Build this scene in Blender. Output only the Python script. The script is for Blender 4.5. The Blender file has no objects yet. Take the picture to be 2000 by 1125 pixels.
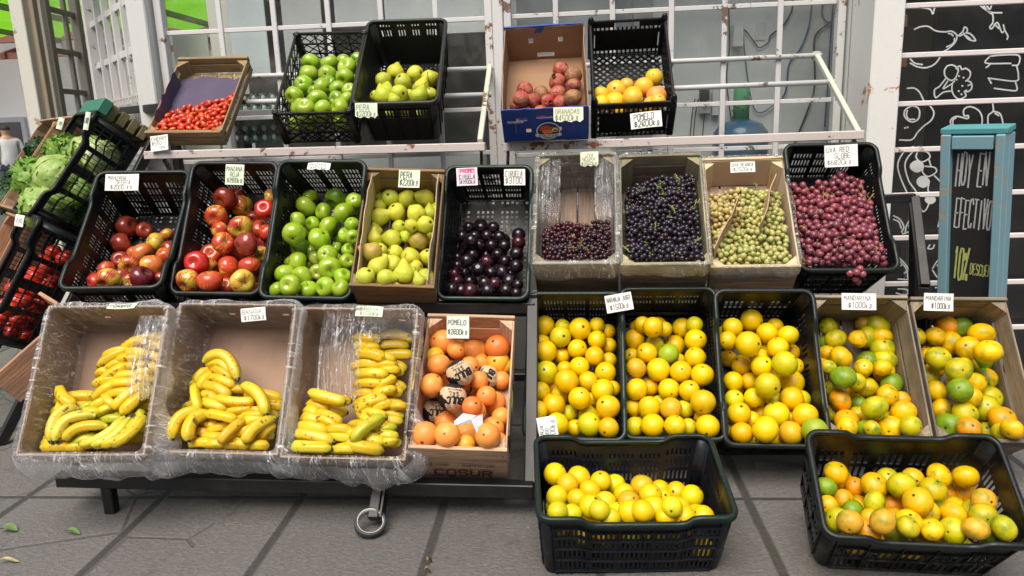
import bpy, math, random
import numpy as np
from mathutils import Vector, Matrix, noise
random.seed(7)
SC = bpy.context.scene
COL = SC.collection
R = math.radians
PI = math.pi

# ---------------------------------------------------------------- camera
CAM = np.array([0.0, 0.0, 1.22]); FPX = 1450.0
def cam_axes(yaw, pitch, roll):
    cy, sy = math.cos(yaw), math.sin(yaw)
    f = np.array([-sy*math.cos(pitch), cy*math.cos(pitch), -math.sin(pitch)])
    r0 = np.array([cy, sy, 0.0]); u0 = np.cross(r0, f)
    return (r0*math.cos(roll)+u0*math.sin(roll), -r0*math.sin(roll)+u0*math.cos(roll), f)
CR, CU, CF = cam_axes(R(4.42), R(12.37), R(-2.055))
cam = bpy.data.objects.new('camera', bpy.data.cameras.new('camera'))
COL.objects.link(cam)
cam.data.sensor_width = 36.0
cam.data.lens = 36.0*FPX/2000.0
cam.data.clip_start = 0.05
cam.data.clip_end = 400
mw = Matrix.Identity(4)
for i in range(3):
    mw[i][0] = CR[i]; mw[i][1] = CU[i]; mw[i][2] = -CF[i]; mw[i][3] = CAM[i]
cam.matrix_world = mw
SC.camera = cam

# ---------------------------------------------------------------- light
SUN_EL, SUN_AZ = 58.0, 195.0      # bright open sky above the street: a wide soft sun from the front
world = bpy.data.worlds.new("World"); SC.world = world
world.use_nodes = True
wn = world.node_tree; wn.nodes.clear()
wo = wn.nodes.new('ShaderNodeOutputWorld'); wb = wn.nodes.new('ShaderNodeBackground')
ws = wn.nodes.new('ShaderNodeTexSky'); ws.sky_type = 'NISHITA'; ws.sun_disc = False
ws.sun_elevation = R(SUN_EL); ws.sun_rotation = R(SUN_AZ)
ws.air_density = 1.0; ws.dust_density = 3.0; ws.ozone_density = 1.0
wb.inputs['Strength'].default_value = 0.055
wn.links.new(ws.outputs[0], wb.inputs['Color']); wn.links.new(wb.outputs[0], wo.inputs['Surface'])
sun = bpy.data.objects.new('sun', bpy.data.lights.new('sun', 'SUN'))
COL.objects.link(sun)
sun.data.energy = 1.5; sun.data.angle = R(42); sun.data.color = (1.0, 0.97, 0.92)
sd = Vector((math.sin(R(SUN_AZ))*math.cos(R(SUN_EL)), math.cos(R(SUN_AZ))*math.cos(R(SUN_EL)), math.sin(R(SUN_EL))))
sun.rotation_euler = sd.to_track_quat('Z', 'Y').to_euler()
sun.location = (-2, -6, 9)
vs = SC.view_settings
vs.view_transform = 'Standard'; vs.look = 'None'; vs.gamma = 1.0; vs.exposure = 1.48
try:
    vs.use_white_balance = True; vs.white_balance_temperature = 6900; vs.white_balance_tint = 10
except Exception:
    pass
SC.cycles.max_bounces = 8; SC.cycles.transparent_max_bounces = 24
SC.cycles.glossy_bounces = 4; SC.cycles.diffuse_bounces = 4; SC.cycles.transmission_bounces = 4

# ---------------------------------------------------------------- helpers
def ray(x, y): return CF + CR*(x-1000)/FPX + CU*(562.5-y)/FPX
def onY(x, y, Y):
    d = ray(x, y); return CAM + d*(Y/d[1])
def onZ(x, y, Z=0.0):
    d = ray(x, y); return CAM + d*((Z-CAM[2])/d[2])
def proj(P):
    d = np.asarray(P, float)-CAM; z = d@CF
    return 1000+FPX*(d@CR)/z, 562.5-FPX*(d@CU)/z, z

def tag(o, label=None, cat=None, group=None, kind=None):
    if label: o['label'] = label
    if cat: o['category'] = cat
    if group: o['group'] = group
    if kind: o['kind'] = kind
    return o
def empty(name, M=None, label=None, cat=None, group=None):
    o = bpy.data.objects.new(name, None); COL.objects.link(o)
    o.empty_display_size = 0.1
    if M is not None: o.matrix_world = M
    return tag(o, label, cat, group)

class MB:
    """collects shapes, then links them as one mesh object"""
    def __init__(s): s.v = []; s.f = []; s.mi = []; s.sm = []
    def add(s, vs_, fs, mi=0, sm=False):
        n = len(s.v); s.v += [tuple(map(float, p)) for p in vs_]
        for f in fs:
            s.f.append([n+i for i in f]); s.mi.append(mi); s.sm.append(sm)
    def box(s, c, d, M=None, mi=0, bev=0.0):
        x, y, z = d[0]/2, d[1]/2, d[2]/2
        if bev <= 0 or min(x, y, z) < bev*1.2:
            P = [(-x,-y,-z),(x,-y,-z),(x,y,-z),(-x,y,-z),(-x,-y,z),(x,-y,z),(x,y,z),(-x,y,z)]
            F = [(0,3,2,1),(4,5,6,7),(0,1,5,4),(1,2,6,5),(2,3,7,6),(3,0,4,7)]
        else:
            P = []; F = []
            idx = {}
            for sx in (-1,1):
                for sy in (-1,1):
                    for sz in (-1,1):
                        for ax in range(3):
                            q = [sx*x, sy*y, sz*z]; sg = (sx, sy, sz)
                            for k in range(3):
                                if k != ax: q[k] -= sg[k]*bev
                            idx[(sx,sy,sz,ax)] = len(P); P.append(tuple(q))
            for ax in range(3):
                for sg in (-1,1):
                    a1, a2 = [k for k in range(3) if k != ax]
                    quad = []
                    for s1, s2 in ((-1,-1),(1,-1),(1,1),(-1,1)):
                        k = [0,0,0]; k[ax] = sg; k[a1] = s1; k[a2] = s2; quad.append(idx[(*k, ax)])
                    F.append(quad if (sg > 0) != (ax == 1) else quad[::-1])
            for ax in range(3):
                a1, a2 = [k for k in range(3) if k != ax]
                for s1 in (-1,1):
                    for s2 in (-1,1):
                        k0 = [0,0,0]; k1 = [0,0,0]; k0[ax] = -1; k1[ax] = 1
                        for k in (k0,k1): k[a1] = s1; k[a2] = s2
                        q = [idx[(*k0,a1)], idx[(*k1,a1)], idx[(*k1,a2)], idx[(*k0,a2)]]
                        if (s1*s2 > 0) == (ax == 1): q = q[::-1]
                        F.append(q)
            for sx in (-1,1):
                for sy in (-1,1):
                    for sz in (-1,1):
                        t = [idx[(sx,sy,sz,0)], idx[(sx,sy,sz,1)], idx[(sx,sy,sz,2)]]
                        F.append(t if sx*sy*sz > 0 else t[::-1])
        P = [Vector(p) for p in P]
        if M is not None: P = [M@p for p in P]
        c = Vector(c)
        s.add([p+c for p in P], F, mi)
    def bar(s, a, b, w, h=None, up=(0,0,1), mi=0, bev=0.0):
        a, b = Vector(a), Vector(b); h = h or w
        d = (b-a); L = d.length; d.normalize()
        u = Vector(up); x = d.cross(u)
        if x.length < 1e-4: x = d.cross(Vector((0,1,0)))
        x.normalize(); u = x.cross(d)
        M = Matrix((x, d, u)).transposed()
        s.box((a+b)/2, (w, L, h), M, mi, bev)
    def tube(s, pts, r, seg=8, mi=0, cap=True, sm=True, flat=1.0):
        pts = [Vector(p) for p in pts]; n = len(pts)
        rs = r if isinstance(r, (list, tuple)) else [r]*n
        ref = None; V = []
        for i, p in enumerate(pts):
            t = (pts[min(i+1,n-1)]-pts[max(i-1,0)]).normalized()
            if ref is None:
                ref = t.orthogonal().normalized()
            x = (ref - t*ref.dot(t)).normalized(); ref = x
            y = t.cross(x)
            for k in range(seg):
                a = 2*PI*k/seg
                V.append(p + x*math.cos(a)*rs[i] + y*math.sin(a)*rs[i]*flat)
        F = []
        for i in range(n-1):
            for k in range(seg):
                a = i*seg+k; b = i*seg+(k+1) % seg
                F.append((a, b, b+seg, a+seg))
        if cap:
            F.append(tuple(range(seg))[::-1]); F.append(tuple((n-1)*seg+k for k in range(seg)))
        s.add(V, F, mi, sm)
    def lathe(s, prof, seg=16, M=None, mi=0, sm=True, f=None):
        V = []; F = []
        n = len(prof)
        for r_, z in prof:
            for k in range(seg):
                a = 2*PI*k/seg
                p = Vector((r_*math.cos(a), r_*math.sin(a), z))
                if f: p = f(p, a)
                V.append(M@p if M is not None else p)
        for i in range(n-1):
            for k in range(seg):
                a = i*seg+k; b = i*seg+(k+1) % seg
                F.append((a, b, b+seg, a+seg))
        F.append(tuple(range(seg))[::-1]); F.append(tuple((n-1)*seg+k for k in range(seg)))
        s.add(V, F, mi, sm)
    def mesh(s, name, mats, uv=None):
        me = bpy.data.meshes.new(name)
        me.from_pydata(s.v, [], s.f)
        for m in (mats if isinstance(mats, (list, tuple)) else [mats]): me.materials.append(m)
        if any(s.mi): me.polygons.foreach_set('material_index', s.mi)
        me.polygons.foreach_set('use_smooth', s.sm)
        if uv is not None:
            ul = me.uv_layers.new(name='UVMap')
            for lp in me.loops: ul.data[lp.index].uv = uv[lp.vertex_index]
        me.update()
        return me
    def build(s, name, mats, parent=None, M=None, uv=None, **kw):
        o = bpy.data.objects.new(name, s.mesh(name, mats, uv)); COL.objects.link(o)
        if parent is not None: o.parent = parent
        if M is not None: o.matrix_world = M
        return tag(o, **kw)
def inst(name, me, parent=None, M=None, **kw):
    o = bpy.data.objects.new(name, me); COL.objects.link(o)
    if parent is not None: o.parent = parent
    if M is not None:
        if parent is None: o.matrix_world = M
        else: o.matrix_local = M
    return tag(o, **kw)

# ---------------------------------------------------------------- materials
MATS = {}
class NT:
    def __init__(s, name):
        s.m = bpy.data.materials.new(name); s.m.use_nodes = True
        s.t = s.m.node_tree; s.t.nodes.clear()
        s.out = s.n('OutputMaterial')
    def n(s, t, **kw):
        nd = s.t.nodes.new('ShaderNode'+t)
        for k, v in kw.items():
            if k in nd.inputs: nd.inputs[k].default_value = v
            else: setattr(nd, k, v)
        return nd
    def l(s, a, b): s.t.links.new(a, b)
    def coord(s, kind='Object', scale=(1,1,1), rnd=False):
        c = s.n('TexCoord'); mp = s.n('Mapping'); mp.inputs['Scale'].default_value = scale
        s.l(c.outputs[kind], mp.inputs['Vector'])
        if rnd:
            oi = s.n('ObjectInfo'); mu = s.n('Math', operation='MULTIPLY'); mu.inputs[1].default_value = 37.0
            s.l(oi.outputs['Random'], mu.inputs[0]); s.l(mu.outputs[0], mp.inputs['Location'])
        return mp.outputs[0]
    def noise(s, vec, scale, detail=4, rough=.6, dist=0.0):
        n = s.n('TexNoise'); n.inputs['Scale'].default_value = scale; n.inputs['Detail'].default_value = detail
        n.inputs['Roughness'].default_value = rough; n.inputs['Distortion'].default_value = dist
        s.l(vec, n.inputs['Vector']); return n.outputs['Fac']
    def ramp(s, fac, stops):
        r = s.n('ValToRGB'); e = r.color_ramp.elements
        while len(e) < len(stops): e.new(0.5)
        for k, (p, c) in enumerate(stops):
            e[k].position = p; e[k].color = (*c, 1) if len(c) == 3 else c
        s.l(fac, r.inputs[0]); return r.outputs[0]
    def mix(s, fac, a, b, mode='MIX'):
        m = s.n('MixRGB', blend_type=mode)
        for k, v in ((0, fac), (1, a), (2, b)):
            if isinstance(v, (int, float)): m.inputs[k].default_value = v
            elif isinstance(v, tuple): m.inputs[k].default_value = (*v, 1) if len(v) == 3 else v
            else: s.l(v, m.inputs[k])
        return m.outputs[0]
    def math(s, op, a, b=0.0, clamp=False):
        m = s.n('Math', operation=op, use_clamp=clamp)
        for k, v in ((0, a), (1, b)):
            if isinstance(v, (int, float)): m.inputs[k].default_value = v
            else: s.l(v, m.inputs[k])
        return m.outputs[0]
    def bump(s, h, strength=.3, dist=.002):
        b = s.n('Bump'); b.inputs['Strength'].default_value = strength; b.inputs['Distance'].default_value = dist
        s.l(h, b.inputs['Height']); return b.outputs[0]
    def bsdf(s, color, rough=.5, bump=None, spec=.5, **kw):
        b = s.n('BsdfPrincipled')
        for k, v in (('Base Color', color), ('Roughness', rough), ('Specular IOR Level', spec)):
            if isinstance(v, (int, float)): b.inputs[k].default_value = v
            elif isinstance(v, tuple): b.inputs[k].default_value = (*v, 1)
            else: s.l(v, b.inputs[k])
        for k, v in kw.items():
            k = k.replace('_', ' ')
            if isinstance(v, tuple): b.inputs[k].default_value = v
            else: b.inputs[k].default_value = v
        if bump is not None: s.l(bump, b.inputs['Normal'])
        return b.outputs[0]
    def done(s, sh):
        s.l(sh, s.out.inputs['Surface']); return s.m
def mat(name):
    def deco(f):
        cache = {}
        def g(*a):
            if a not in cache:
                nt = NT(name + ('_%d' % len(cache) if a else '')); cache[a] = f(nt, *a)
            return cache[a]
        return g
    return deco

@mat('crate_plastic')
def m_plastic(t, col=(.012,.014,.015), dirt=(.09,.075,.06), amt=.5):
    v = t.coord('Object', rnd=True)
    n = t.noise(v, 9, 5, .7); n2 = t.noise(v, 60, 4, .7)
    f = t.ramp(t.math('MULTIPLY', n, n2), [(.30, (0,0,0)), (.48, (amt*.8,)*3)])
    c = t.mix(f, tuple(q*.6 for q in col), dirt)
    r = t.ramp(n2, [(.3, (.26,)*3), (.7, (.5,)*3)])
    scr = t.n('Mapping'); scr.inputs['Scale'].default_value = (8, 60, 90); t.l(v, scr.inputs['Vector'])
    sf = t.ramp(t.noise(scr.outputs[0], 1.0, 4, .7), [(.64, (0,0,0)), (.72, (amt*.5,)*3)])
    c = t.mix(sf, c, dirt)
    return t.done(t.bsdf(c, r, t.bump(t.noise(v, 240, 3), .25, .001), .32))
@mat('wood')
def m_wood(t, axis=0, c1=(.42,.27,.15), c2=(.24,.14,.075), worn=.25, grey=(.16,.15,.13)):
    sc = [26, 26, 26]; sc[axis] = 1.4
    v = t.coord('Object', tuple(sc), rnd=True)
    v2 = t.coord('Object', rnd=True)
    n = t.noise(v, 1.6, 6, .72, 1.3); big = t.noise(v2, 7, 4); fine = t.noise(v, 5.5, 4, .7)
    c = t.ramp(n, [(.28, c2), (.52, c1), (.75, tuple(min(1, q*1.22) for q in c1))])
    c = t.mix(1.0, c, t.ramp(fine, [(.34, (.62,.60,.58)), (.50, (1,1,1)), (.7, (1.1,1.1,1.1))]), 'MULTIPLY')
    g = t.ramp(big, [(.42, (0,0,0)), (.62, (worn*1.6,)*3)])
    c = t.mix(g, c, grey)
    kn = t.ramp(t.noise(v2, 15, 5, .75), [(.64, (0,0,0)), (.70, (.5,)*3)])
    c = t.mix(kn, c, (.07,.05,.035))
    oi = t.n('ObjectInfo')
    c = t.mix(1.0, c, t.ramp(oi.outputs['Random'], [(0, (.78,.76,.74)), (1, (1.12,1.1,1.06))]), 'MULTIPLY')
    return t.done(t.bsdf(c, .78, t.bump(t.math('ADD', n, fine), .8, .002), .2))
@mat('cardboard')
def m_card(t, col=(.36,.235,.16), col2=(.30,.19,.125)):
    v = t.coord('Object', rnd=True)
    c = t.ramp(t.noise(v, 5, 6, .7), [(.35, col2), (.65, col)])
    c = t.mix(t.ramp(t.noise(v, 13, 5, .75), [(.60, (0,0,0)), (.70, (.35,)*3)]), c, (.17,.11,.075))
    w = t.n('TexWave', wave_type='BANDS', bands_direction='X'); w.inputs['Scale'].default_value = 90
    t.l(v, w.inputs['Vector'])
    return t.done(t.bsdf(c, .8, t.bump(w.outputs['Fac'], .12, .0008), .2))
@mat('plain')
def m_plain(t, col=(.5,.5,.5), rough=.5, spec=.5, var=.12, sc=12.0, bs=.15):
    v = t.coord('Object', rnd=True); n = t.noise(v, sc, 5, .65)
    c = t.mix(n, tuple(q*(1-var) for q in col), tuple(min(1, q*(1+var)) for q in col))
    return t.done(t.bsdf(c, rough, t.bump(n, bs, .002), spec))
@mat('metal_paint')
def m_paint(t, col=(.62,.60,.57), rust=(.17,.075,.04), amt=.6, sc=1.0, rough=.45):
    v = t.coord('Object', rnd=True)
    n = t.noise(v, 14*sc, 7, .74); n2 = t.noise(v, 3.2*sc, 3)
    n3 = t.noise(v, 70*sc, 4, .7)
    f = t.math('ADD', t.math('MULTIPLY', n, .72), t.math('MULTIPLY', n2, .42))
    f = t.ramp(f, [(.655-.05*amt, (0,0,0)), (.675-.05*amt, (1,1,1))])
    c = t.mix(t.math('MULTIPLY', n3, .35), col, tuple(q*.72 for q in col))
    c = t.mix(f, c, rust)
    return t.done(t.bsdf(c, t.ramp(f, [(0, (rough,)*3), (1, (.85,)*3)]), t.bump(t.math('SUBTRACT', n3, f), .35, .0012), .4))
@mat('rack_metal')
def m_rack(t):
    v = t.coord('Object', rnd=True); n = t.noise(v, 16, 6, .72)
    c = t.ramp(n, [(.45, (.006,.006,.007)), (.64, (.014,.013,.013)), (.74, (.07,.06,.055))])
    return t.done(t.bsdf(c, .45, t.bump(n, .35, .0015), .5))
@mat('glass')
def m_glass(t, tint=(.90,.93,.93), dirt=.05, ior=1.5):
    v = t.coord('Object')
    tr = t.n('BsdfTransparent'); tr.inputs[0].default_value = (*tint, 1)
    gl = t.n('BsdfGlossy'); gl.inputs['Roughness'].default_value = 0.015; gl.inputs['Color'].default_value = (1,1,1,1)
    lw = t.n('Fresnel'); lw.inputs['IOR'].default_value = ior
    nb = t.noise(v, 1.3, 2, .5); t.l(t.bump(nb, .08, .02), gl.inputs['Normal'])
    ge = t.n('NewGeometry'); fr = t.math('MULTIPLY', lw.outputs[0], t.math('SUBTRACT', 1.0, ge.outputs['Backfacing']))
    m1 = t.n('MixShader'); t.l(fr, m1.inputs[0]); t.l(tr.outputs[0], m1.inputs[1]); t.l(gl.outputs[0], m1.inputs[2])
    df = t.n('BsdfDiffuse'); df.inputs[0].default_value = (.75,.75,.72,1)
    m2 = t.n('MixShader'); t.l(t.ramp(t.noise(v, 4, 8, .75), [(.45, (dirt*.3,)*3), (.75, (dirt*2,)*3)]), m2.inputs[0])
    t.l(m1.outputs[0], m2.inputs[1]); t.l(df.outputs[0], m2.inputs[2])
    return t.done(m2.outputs[0])
@mat('plastic_film')
def m_film(t, milky=.03):
    uv = t.n('UVMap').outputs[0]
    v = t.coord('Object', rnd=True)
    m1_ = t.n('Mapping'); m1_.inputs['Scale'].default_value = (34, 7, 1); t.l(uv, m1_.inputs['Vector'])
    folds = t.noise(m1_.outputs[0], 1.0, 3, .55, .9)
    crk = t.noise(v, 26, 3, .6, 2.4)
    r1 = t.math('ABSOLUTE', t.math('SUBTRACT', folds, .5)); r2 = t.math('ABSOLUTE', t.math('SUBTRACT', crk, .5))
    hgt = t.math('ADD', t.math('MULTIPLY', r1, 1.6), t.math('MULTIPLY', r2, .8))
    bp = t.bump(hgt, 1.0, .030)
    patch = t.ramp(t.noise(v, 7, 3, .6), [(.40, (0,0,0)), (.54, (1,1,1))])
    c1 = t.math('MULTIPLY', t.ramp(r1, [(0.0, (1,1,1)), (.022, (0,0,0))]), patch)
    c2 = t.math('MULTIPLY', t.ramp(r2, [(0.0, (.8,.8,.8)), (.016, (0,0,0))]), t.ramp(t.noise(v, 11, 2, .5), [(.5, (0,0,0)), (.62, (1,1,1))]))
    cr = t.math('MAXIMUM', c1, c2)  # white streaks along the creases, painted in place of glints
    tr = t.n('BsdfTransparent'); tr.inputs[0].default_value = (.975,.98,.985,1)
    gl = t.n('BsdfGlossy'); gl.inputs['Roughness'].default_value = .10; gl.inputs['Color'].default_value = (1,1,1,1)
    t.l(bp, gl.inputs['Normal'])
    df = t.n('BsdfDiffuse'); df.inputs[0].default_value = (.88,.89,.91,1)
    lw = t.n('LayerWeight'); lw.inputs['Blend'].default_value = .3; t.l(bp, lw.inputs['Normal'])
    fc = t.math('ADD', t.math('MULTIPLY', lw.outputs['Facing'], .30), .05)
    fc = t.math('ADD', fc, t.math('MULTIPLY', cr, .30), True)
    fd = t.math('ADD', t.math('MULTIPLY', cr, .62), milky, True)
    m1 = t.n('MixShader'); t.l(fd, m1.inputs[0]); t.l(tr.outputs[0], m1.inputs[1]); t.l(df.outputs[0], m1.inputs[2])
    m2 = t.n('MixShader'); t.l(fc, m2.inputs[0]); t.l(m1.outputs[0], m2.inputs[1]); t.l(gl.outputs[0], m2.inputs[2])
    return t.done(m2.outputs[0])

def pole(t, sgn=1, lo=.86, hi=.97, spread=1.0):
    """mask of the fruit's pole, from the normalised object coordinates"""
    c = t.n('TexCoord'); nv = t.n('VectorMath', operation='NORMALIZE'); t.l(c.outputs['Object'], nv.inputs[0])
    sp = t.n('SeparateXYZ'); t.l(nv.outputs[0], sp.inputs[0])
    z = t.math('MULTIPLY', sp.outputs['Z'], float(sgn))
    return t.ramp(z, [(lo, (0,0,0)), (hi, (1,1,1))]), sp
@mat('citrus')
def m_citrus(t, green=(.13,.22,.010), greenamt=.5, rough=.34, pore=150.0):
    v = t.coord('Object', rnd=True); oi = t.n('ObjectInfo')
    base = oi.outputs['Color']
    n = t.noise(v, 1.1, 3, .5)
    c = t.mix(t.ramp(n, [(.47, (0,0,0)), (.75, (greenamt,)*3)]), base, green)
    spots = t.ramp(t.noise(v, 11, 3, .6), [(.69, (0,0,0)), (.75, (.75,)*3)])
    c = t.mix(spots, c, (.10,.055,.012))
    sc = t.ramp(t.noise(v, 2.6, 6, .78), [(.62, (0,0,0)), (.70, (.55,)*3)])
    c = t.mix(sc, c, (.30,.17,.045))
    p, _ = pole(t, 1, .988, .994)
    c = t.mix(p, c, (.045,.038,.016))
    p2, _ = pole(t, -1, .994, .997)
    c = t.mix(p2, c, (.03,.02,.01))
    vor = t.n('TexVoronoi'); vor.inputs['Scale'].default_value = 22; t.l(v, vor.inputs['Vector'])
    return t.done(t.bsdf(c, rough, t.bump(vor.outputs['Distance'], .16, .03), .42, Coat_Weight=.1, Coat_Roughness=.15))
@mat('apple_skin')
def m_apple(t, under=(.62,.46,.05), streak=1.0):
    v = t.coord('Object', rnd=True); oi = t.n('ObjectInfo')
    c0 = t.n('TexCoord'); sp = t.n('SeparateXYZ'); t.l(c0.outputs['Object'], sp.inputs[0])
    ang = t.math('ARCTAN2', sp.outputs['Y'], sp.outputs['X'])
    cb = t.n('CombineXYZ'); t.l(t.math('SINE', ang), cb.inputs[0]); t.l(t.math('COSINE', ang), cb.inputs[1])
    t.l(t.math('ADD', t.math('MULTIPLY', sp.outputs['Z'], .10), t.math('MULTIPLY', oi.outputs['Random'], 20)), cb.inputs[2])
    st = t.noise(cb.outputs[0], 9, 5, .8)
    big = t.noise(v, .75, 2, .5)
    f = t.math('ADD', t.math('MULTIPLY', st, 1.5*streak), t.math('MULTIPLY', big, .85))
    f = t.math('ADD', f, t.math('MULTIPLY', t.math('SUBTRACT', oi.outputs['Alpha'], .5), 1.0))
    f = t.ramp(f, [(.98, (0,0,0)), (1.34, (1,1,1))])
    c = t.mix(f, under, oi.outputs['Color'])
    c = t.mix(t.ramp(t.noise(v, 26, 1, .4), [(.72, (0,0,0)), (.76, (.35,)*3)]), c, (.55,.42,.2))
    p, _ = pole(t, 1, .955, .992); c = t.mix(t.math('MULTIPLY', p, .8), c, (.20,.17,.035))
    p, _ = pole(t, -1, .982, .993); c = t.mix(p, c, (.05,.035,.015))
    return t.done(t.bsdf(c, .22, None, .5, Coat_Weight=.35, Coat_Roughness=.06))
@mat('green_apple_skin')
def m_gapple(t):
    v = t.coord('Object', rnd=True); oi = t.n('ObjectInfo')
    c = t.mix(t.ramp(t.noise(v, .8, 3, .5), [(.4, (0,0,0)), (.75, (.55,)*3)]), oi.outputs['Color'], (.46,.50,.07))
    c = t.mix(t.ramp(t.noise(v, 24, 1, .4), [(.70, (0,0,0)), (.74, (.4,)*3)]), c, (.55,.60,.25))
    p, _ = pole(t, 1, .955, .99); c = t.mix(t.math('MULTIPLY', p, .7), c, (.22,.20,.05))
    p, _ = pole(t, -1, .982, .993); c = t.mix(p, c, (.06,.045,.02))
    return t.done(t.bsdf(c, .22, None, .5, Coat_Weight=.35, Coat_Roughness=.06))
@mat('pear_skin')
def m_pear(t):
    v = t.coord('Object', rnd=True); oi = t.n('ObjectInfo')
    c = t.mix(t.ramp(t.noise(v, .9, 3, .5), [(.4, (0,0,0)), (.7, (.6,)*3)]), oi.outputs['Color'], (.44,.48,.04))
    c = t.mix(t.ramp(t.noise(v, 32, 2, .5), [(.62, (0,0,0)), (.70, (.5,)*3)]), c, (.36,.29,.07))
    c = t.mix(t.ramp(t.noise(v, 3.4, 5, .7), [(.63, (0,0,0)), (.69, (.65,)*3)]), c, (.16,.085,.025))
    p, _ = pole(t, -1, .972, .985); c = t.mix(p, c, (.05,.03,.015))
    return t.done(t.bsdf(c, .38, t.bump(t.noise(v, 6, 4), .2, .08), .45))
@mat('plum_skin')
def m_plum(t):
    v = t.coord('Object', rnd=True); oi = t.n('ObjectInfo')
    c = t.mix(t.ramp(t.noise(v, 1.1, 3, .5), [(.5, (0,0,0)), (.75, (.5,)*3)]), oi.outputs['Color'], (.03,.004,.007))
    bl = t.ramp(t.noise(v, 2.2, 6, .7), [(.52, (0,0,0)), (.75, (.28,)*3)])
    c = t.mix(bl, c, (.12,.115,.17))
    return t.done(t.bsdf(c, t.ramp(bl, [(0, (.16,)*3), (.3, (.36,)*3)]), None, .55))
@mat('pomegranate_skin')
def m_pomegr(t):
    v = t.coord('Object', rnd=True); oi = t.n('ObjectInfo')
    c = t.mix(t.ramp(t.noise(v, 1.3, 4, .6), [(.42, (0,0,0)), (.62, (.85,)*3)]), oi.outputs['Color'], (.42,.20,.09))
    c = t.mix(t.ramp(t.noise(v, 9, 6, .8), [(.52, (0,0,0)), (.62, (.6,)*3)]), c, (.20,.10,.05))
    return t.done(t.bsdf(c, .42, t.bump(t.noise(v, 4, 5), .3, .06), .45))
@mat('tomato_skin')
def m_tomato(t):
    v = t.coord('Object', rnd=True); oi = t.n('ObjectInfo')
    c = t.mix(t.noise(v, 1.0, 3), oi.outputs['Color'], (.50,.035,.008))
    p, _ = pole(t, 1, .985, .995); c = t.mix(p, c, (.12,.09,.03))
    return t.done(t.bsdf(c, .2, None, .55))
@mat('banana_skin')
def m_banana(t):
    v = t.coord('Object', rnd=True); oi = t.n('ObjectInfo')
    a = t.n('Attribute'); a.attribute_name = 'along'
    al = a.outputs['Fac']
    c = t.mix(t.ramp(t.noise(v, 14, 3), [(.4, (0,0,0)), (.7, (.5,)*3)]), oi.outputs['Color'], (.66,.47,.03))
    gr = t.ramp(al, [(.0, (1,1,1)), (.16, (.6,)*3), (.34, (0,0,0)), (.84, (0,0,0)), (.96, (.9,)*3)])
    c = t.mix(t.math('MULTIPLY', gr, .62), c, (.36,.42,.035))
    sp = t.ramp(t.noise(v, 60, 4, .65), [(.63, (0,0,0)), (.67, (.8,)*3)])
    c = t.mix(sp, c, (.10,.045,.012))
    sp2 = t.ramp(t.noise(v, 24, 5, .72), [(.60, (0,0,0)), (.65, (.85,)*3)])
    c = t.mix(sp2, c, (.06,.03,.012))
    tip = t.ramp(al, [(.0, (.8,.8,.8)), (.025, (0,0,0)), (.955, (0,0,0)), (.968, (1,1,1))])
    c = t.mix(tip, c, (.03,.022,.014))
    return t.done(t.bsdf(c, .38, t.bump(t.noise(v, 50, 3), .12, .002), .45))
@mat('grape_skin')
def m_grape(t, c1=(.012,.010,.022), c2=(.05,.008,.02), bloom=(.11,.12,.19), amt=.5, sss=0.0, rough=.26):
    a = t.n('Attribute'); a.attribute_name = 'tone'
    v = t.coord('Object', rnd=True)
    c = t.mix(a.outputs['Fac'], c1, c2)
    bl = t.ramp(t.noise(v, 120, 4, .65), [(.42, (0,0,0)), (.72, (amt,)*3)])
    c = t.mix(bl, c, bloom)
    kw = dict(Subsurface_Weight=sss, Subsurface_Radius=(.01,.01,.004), Subsurface_Scale=.6) if sss else {}
    return t.done(t.bsdf(c, t.ramp(bl, [(0, (rough,)*3), (.5, (rough+.2,)*3)]), None, .5, **kw))
@mat('leaf')
def m_leaf(t, c1=(.16,.28,.03), c2=(.38,.46,.12), sc=18.0):
    v = t.coord('Object', rnd=True)
    c = t.mix(t.ramp(t.noise(v, sc, 5, .65), [(.35, (0,0,0)), (.68, (1,1,1))]), c1, c2)
    b = t.bsdf(c, .42, t.bump(t.noise(v, sc*2.5, 4), .5, .004), .45)
    tl = t.n('BsdfTranslucent'); t.l(c, tl.inputs[0])
    m = t.n('MixShader'); m.inputs[0].default_value = .25; t.l(b, m.inputs[1]); t.l(tl.outputs[0], m.inputs[2])
    return t.done(m.outputs[0])
INK = lambda: m_plain((.012,.012,.015), .6, .3, .0)
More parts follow.
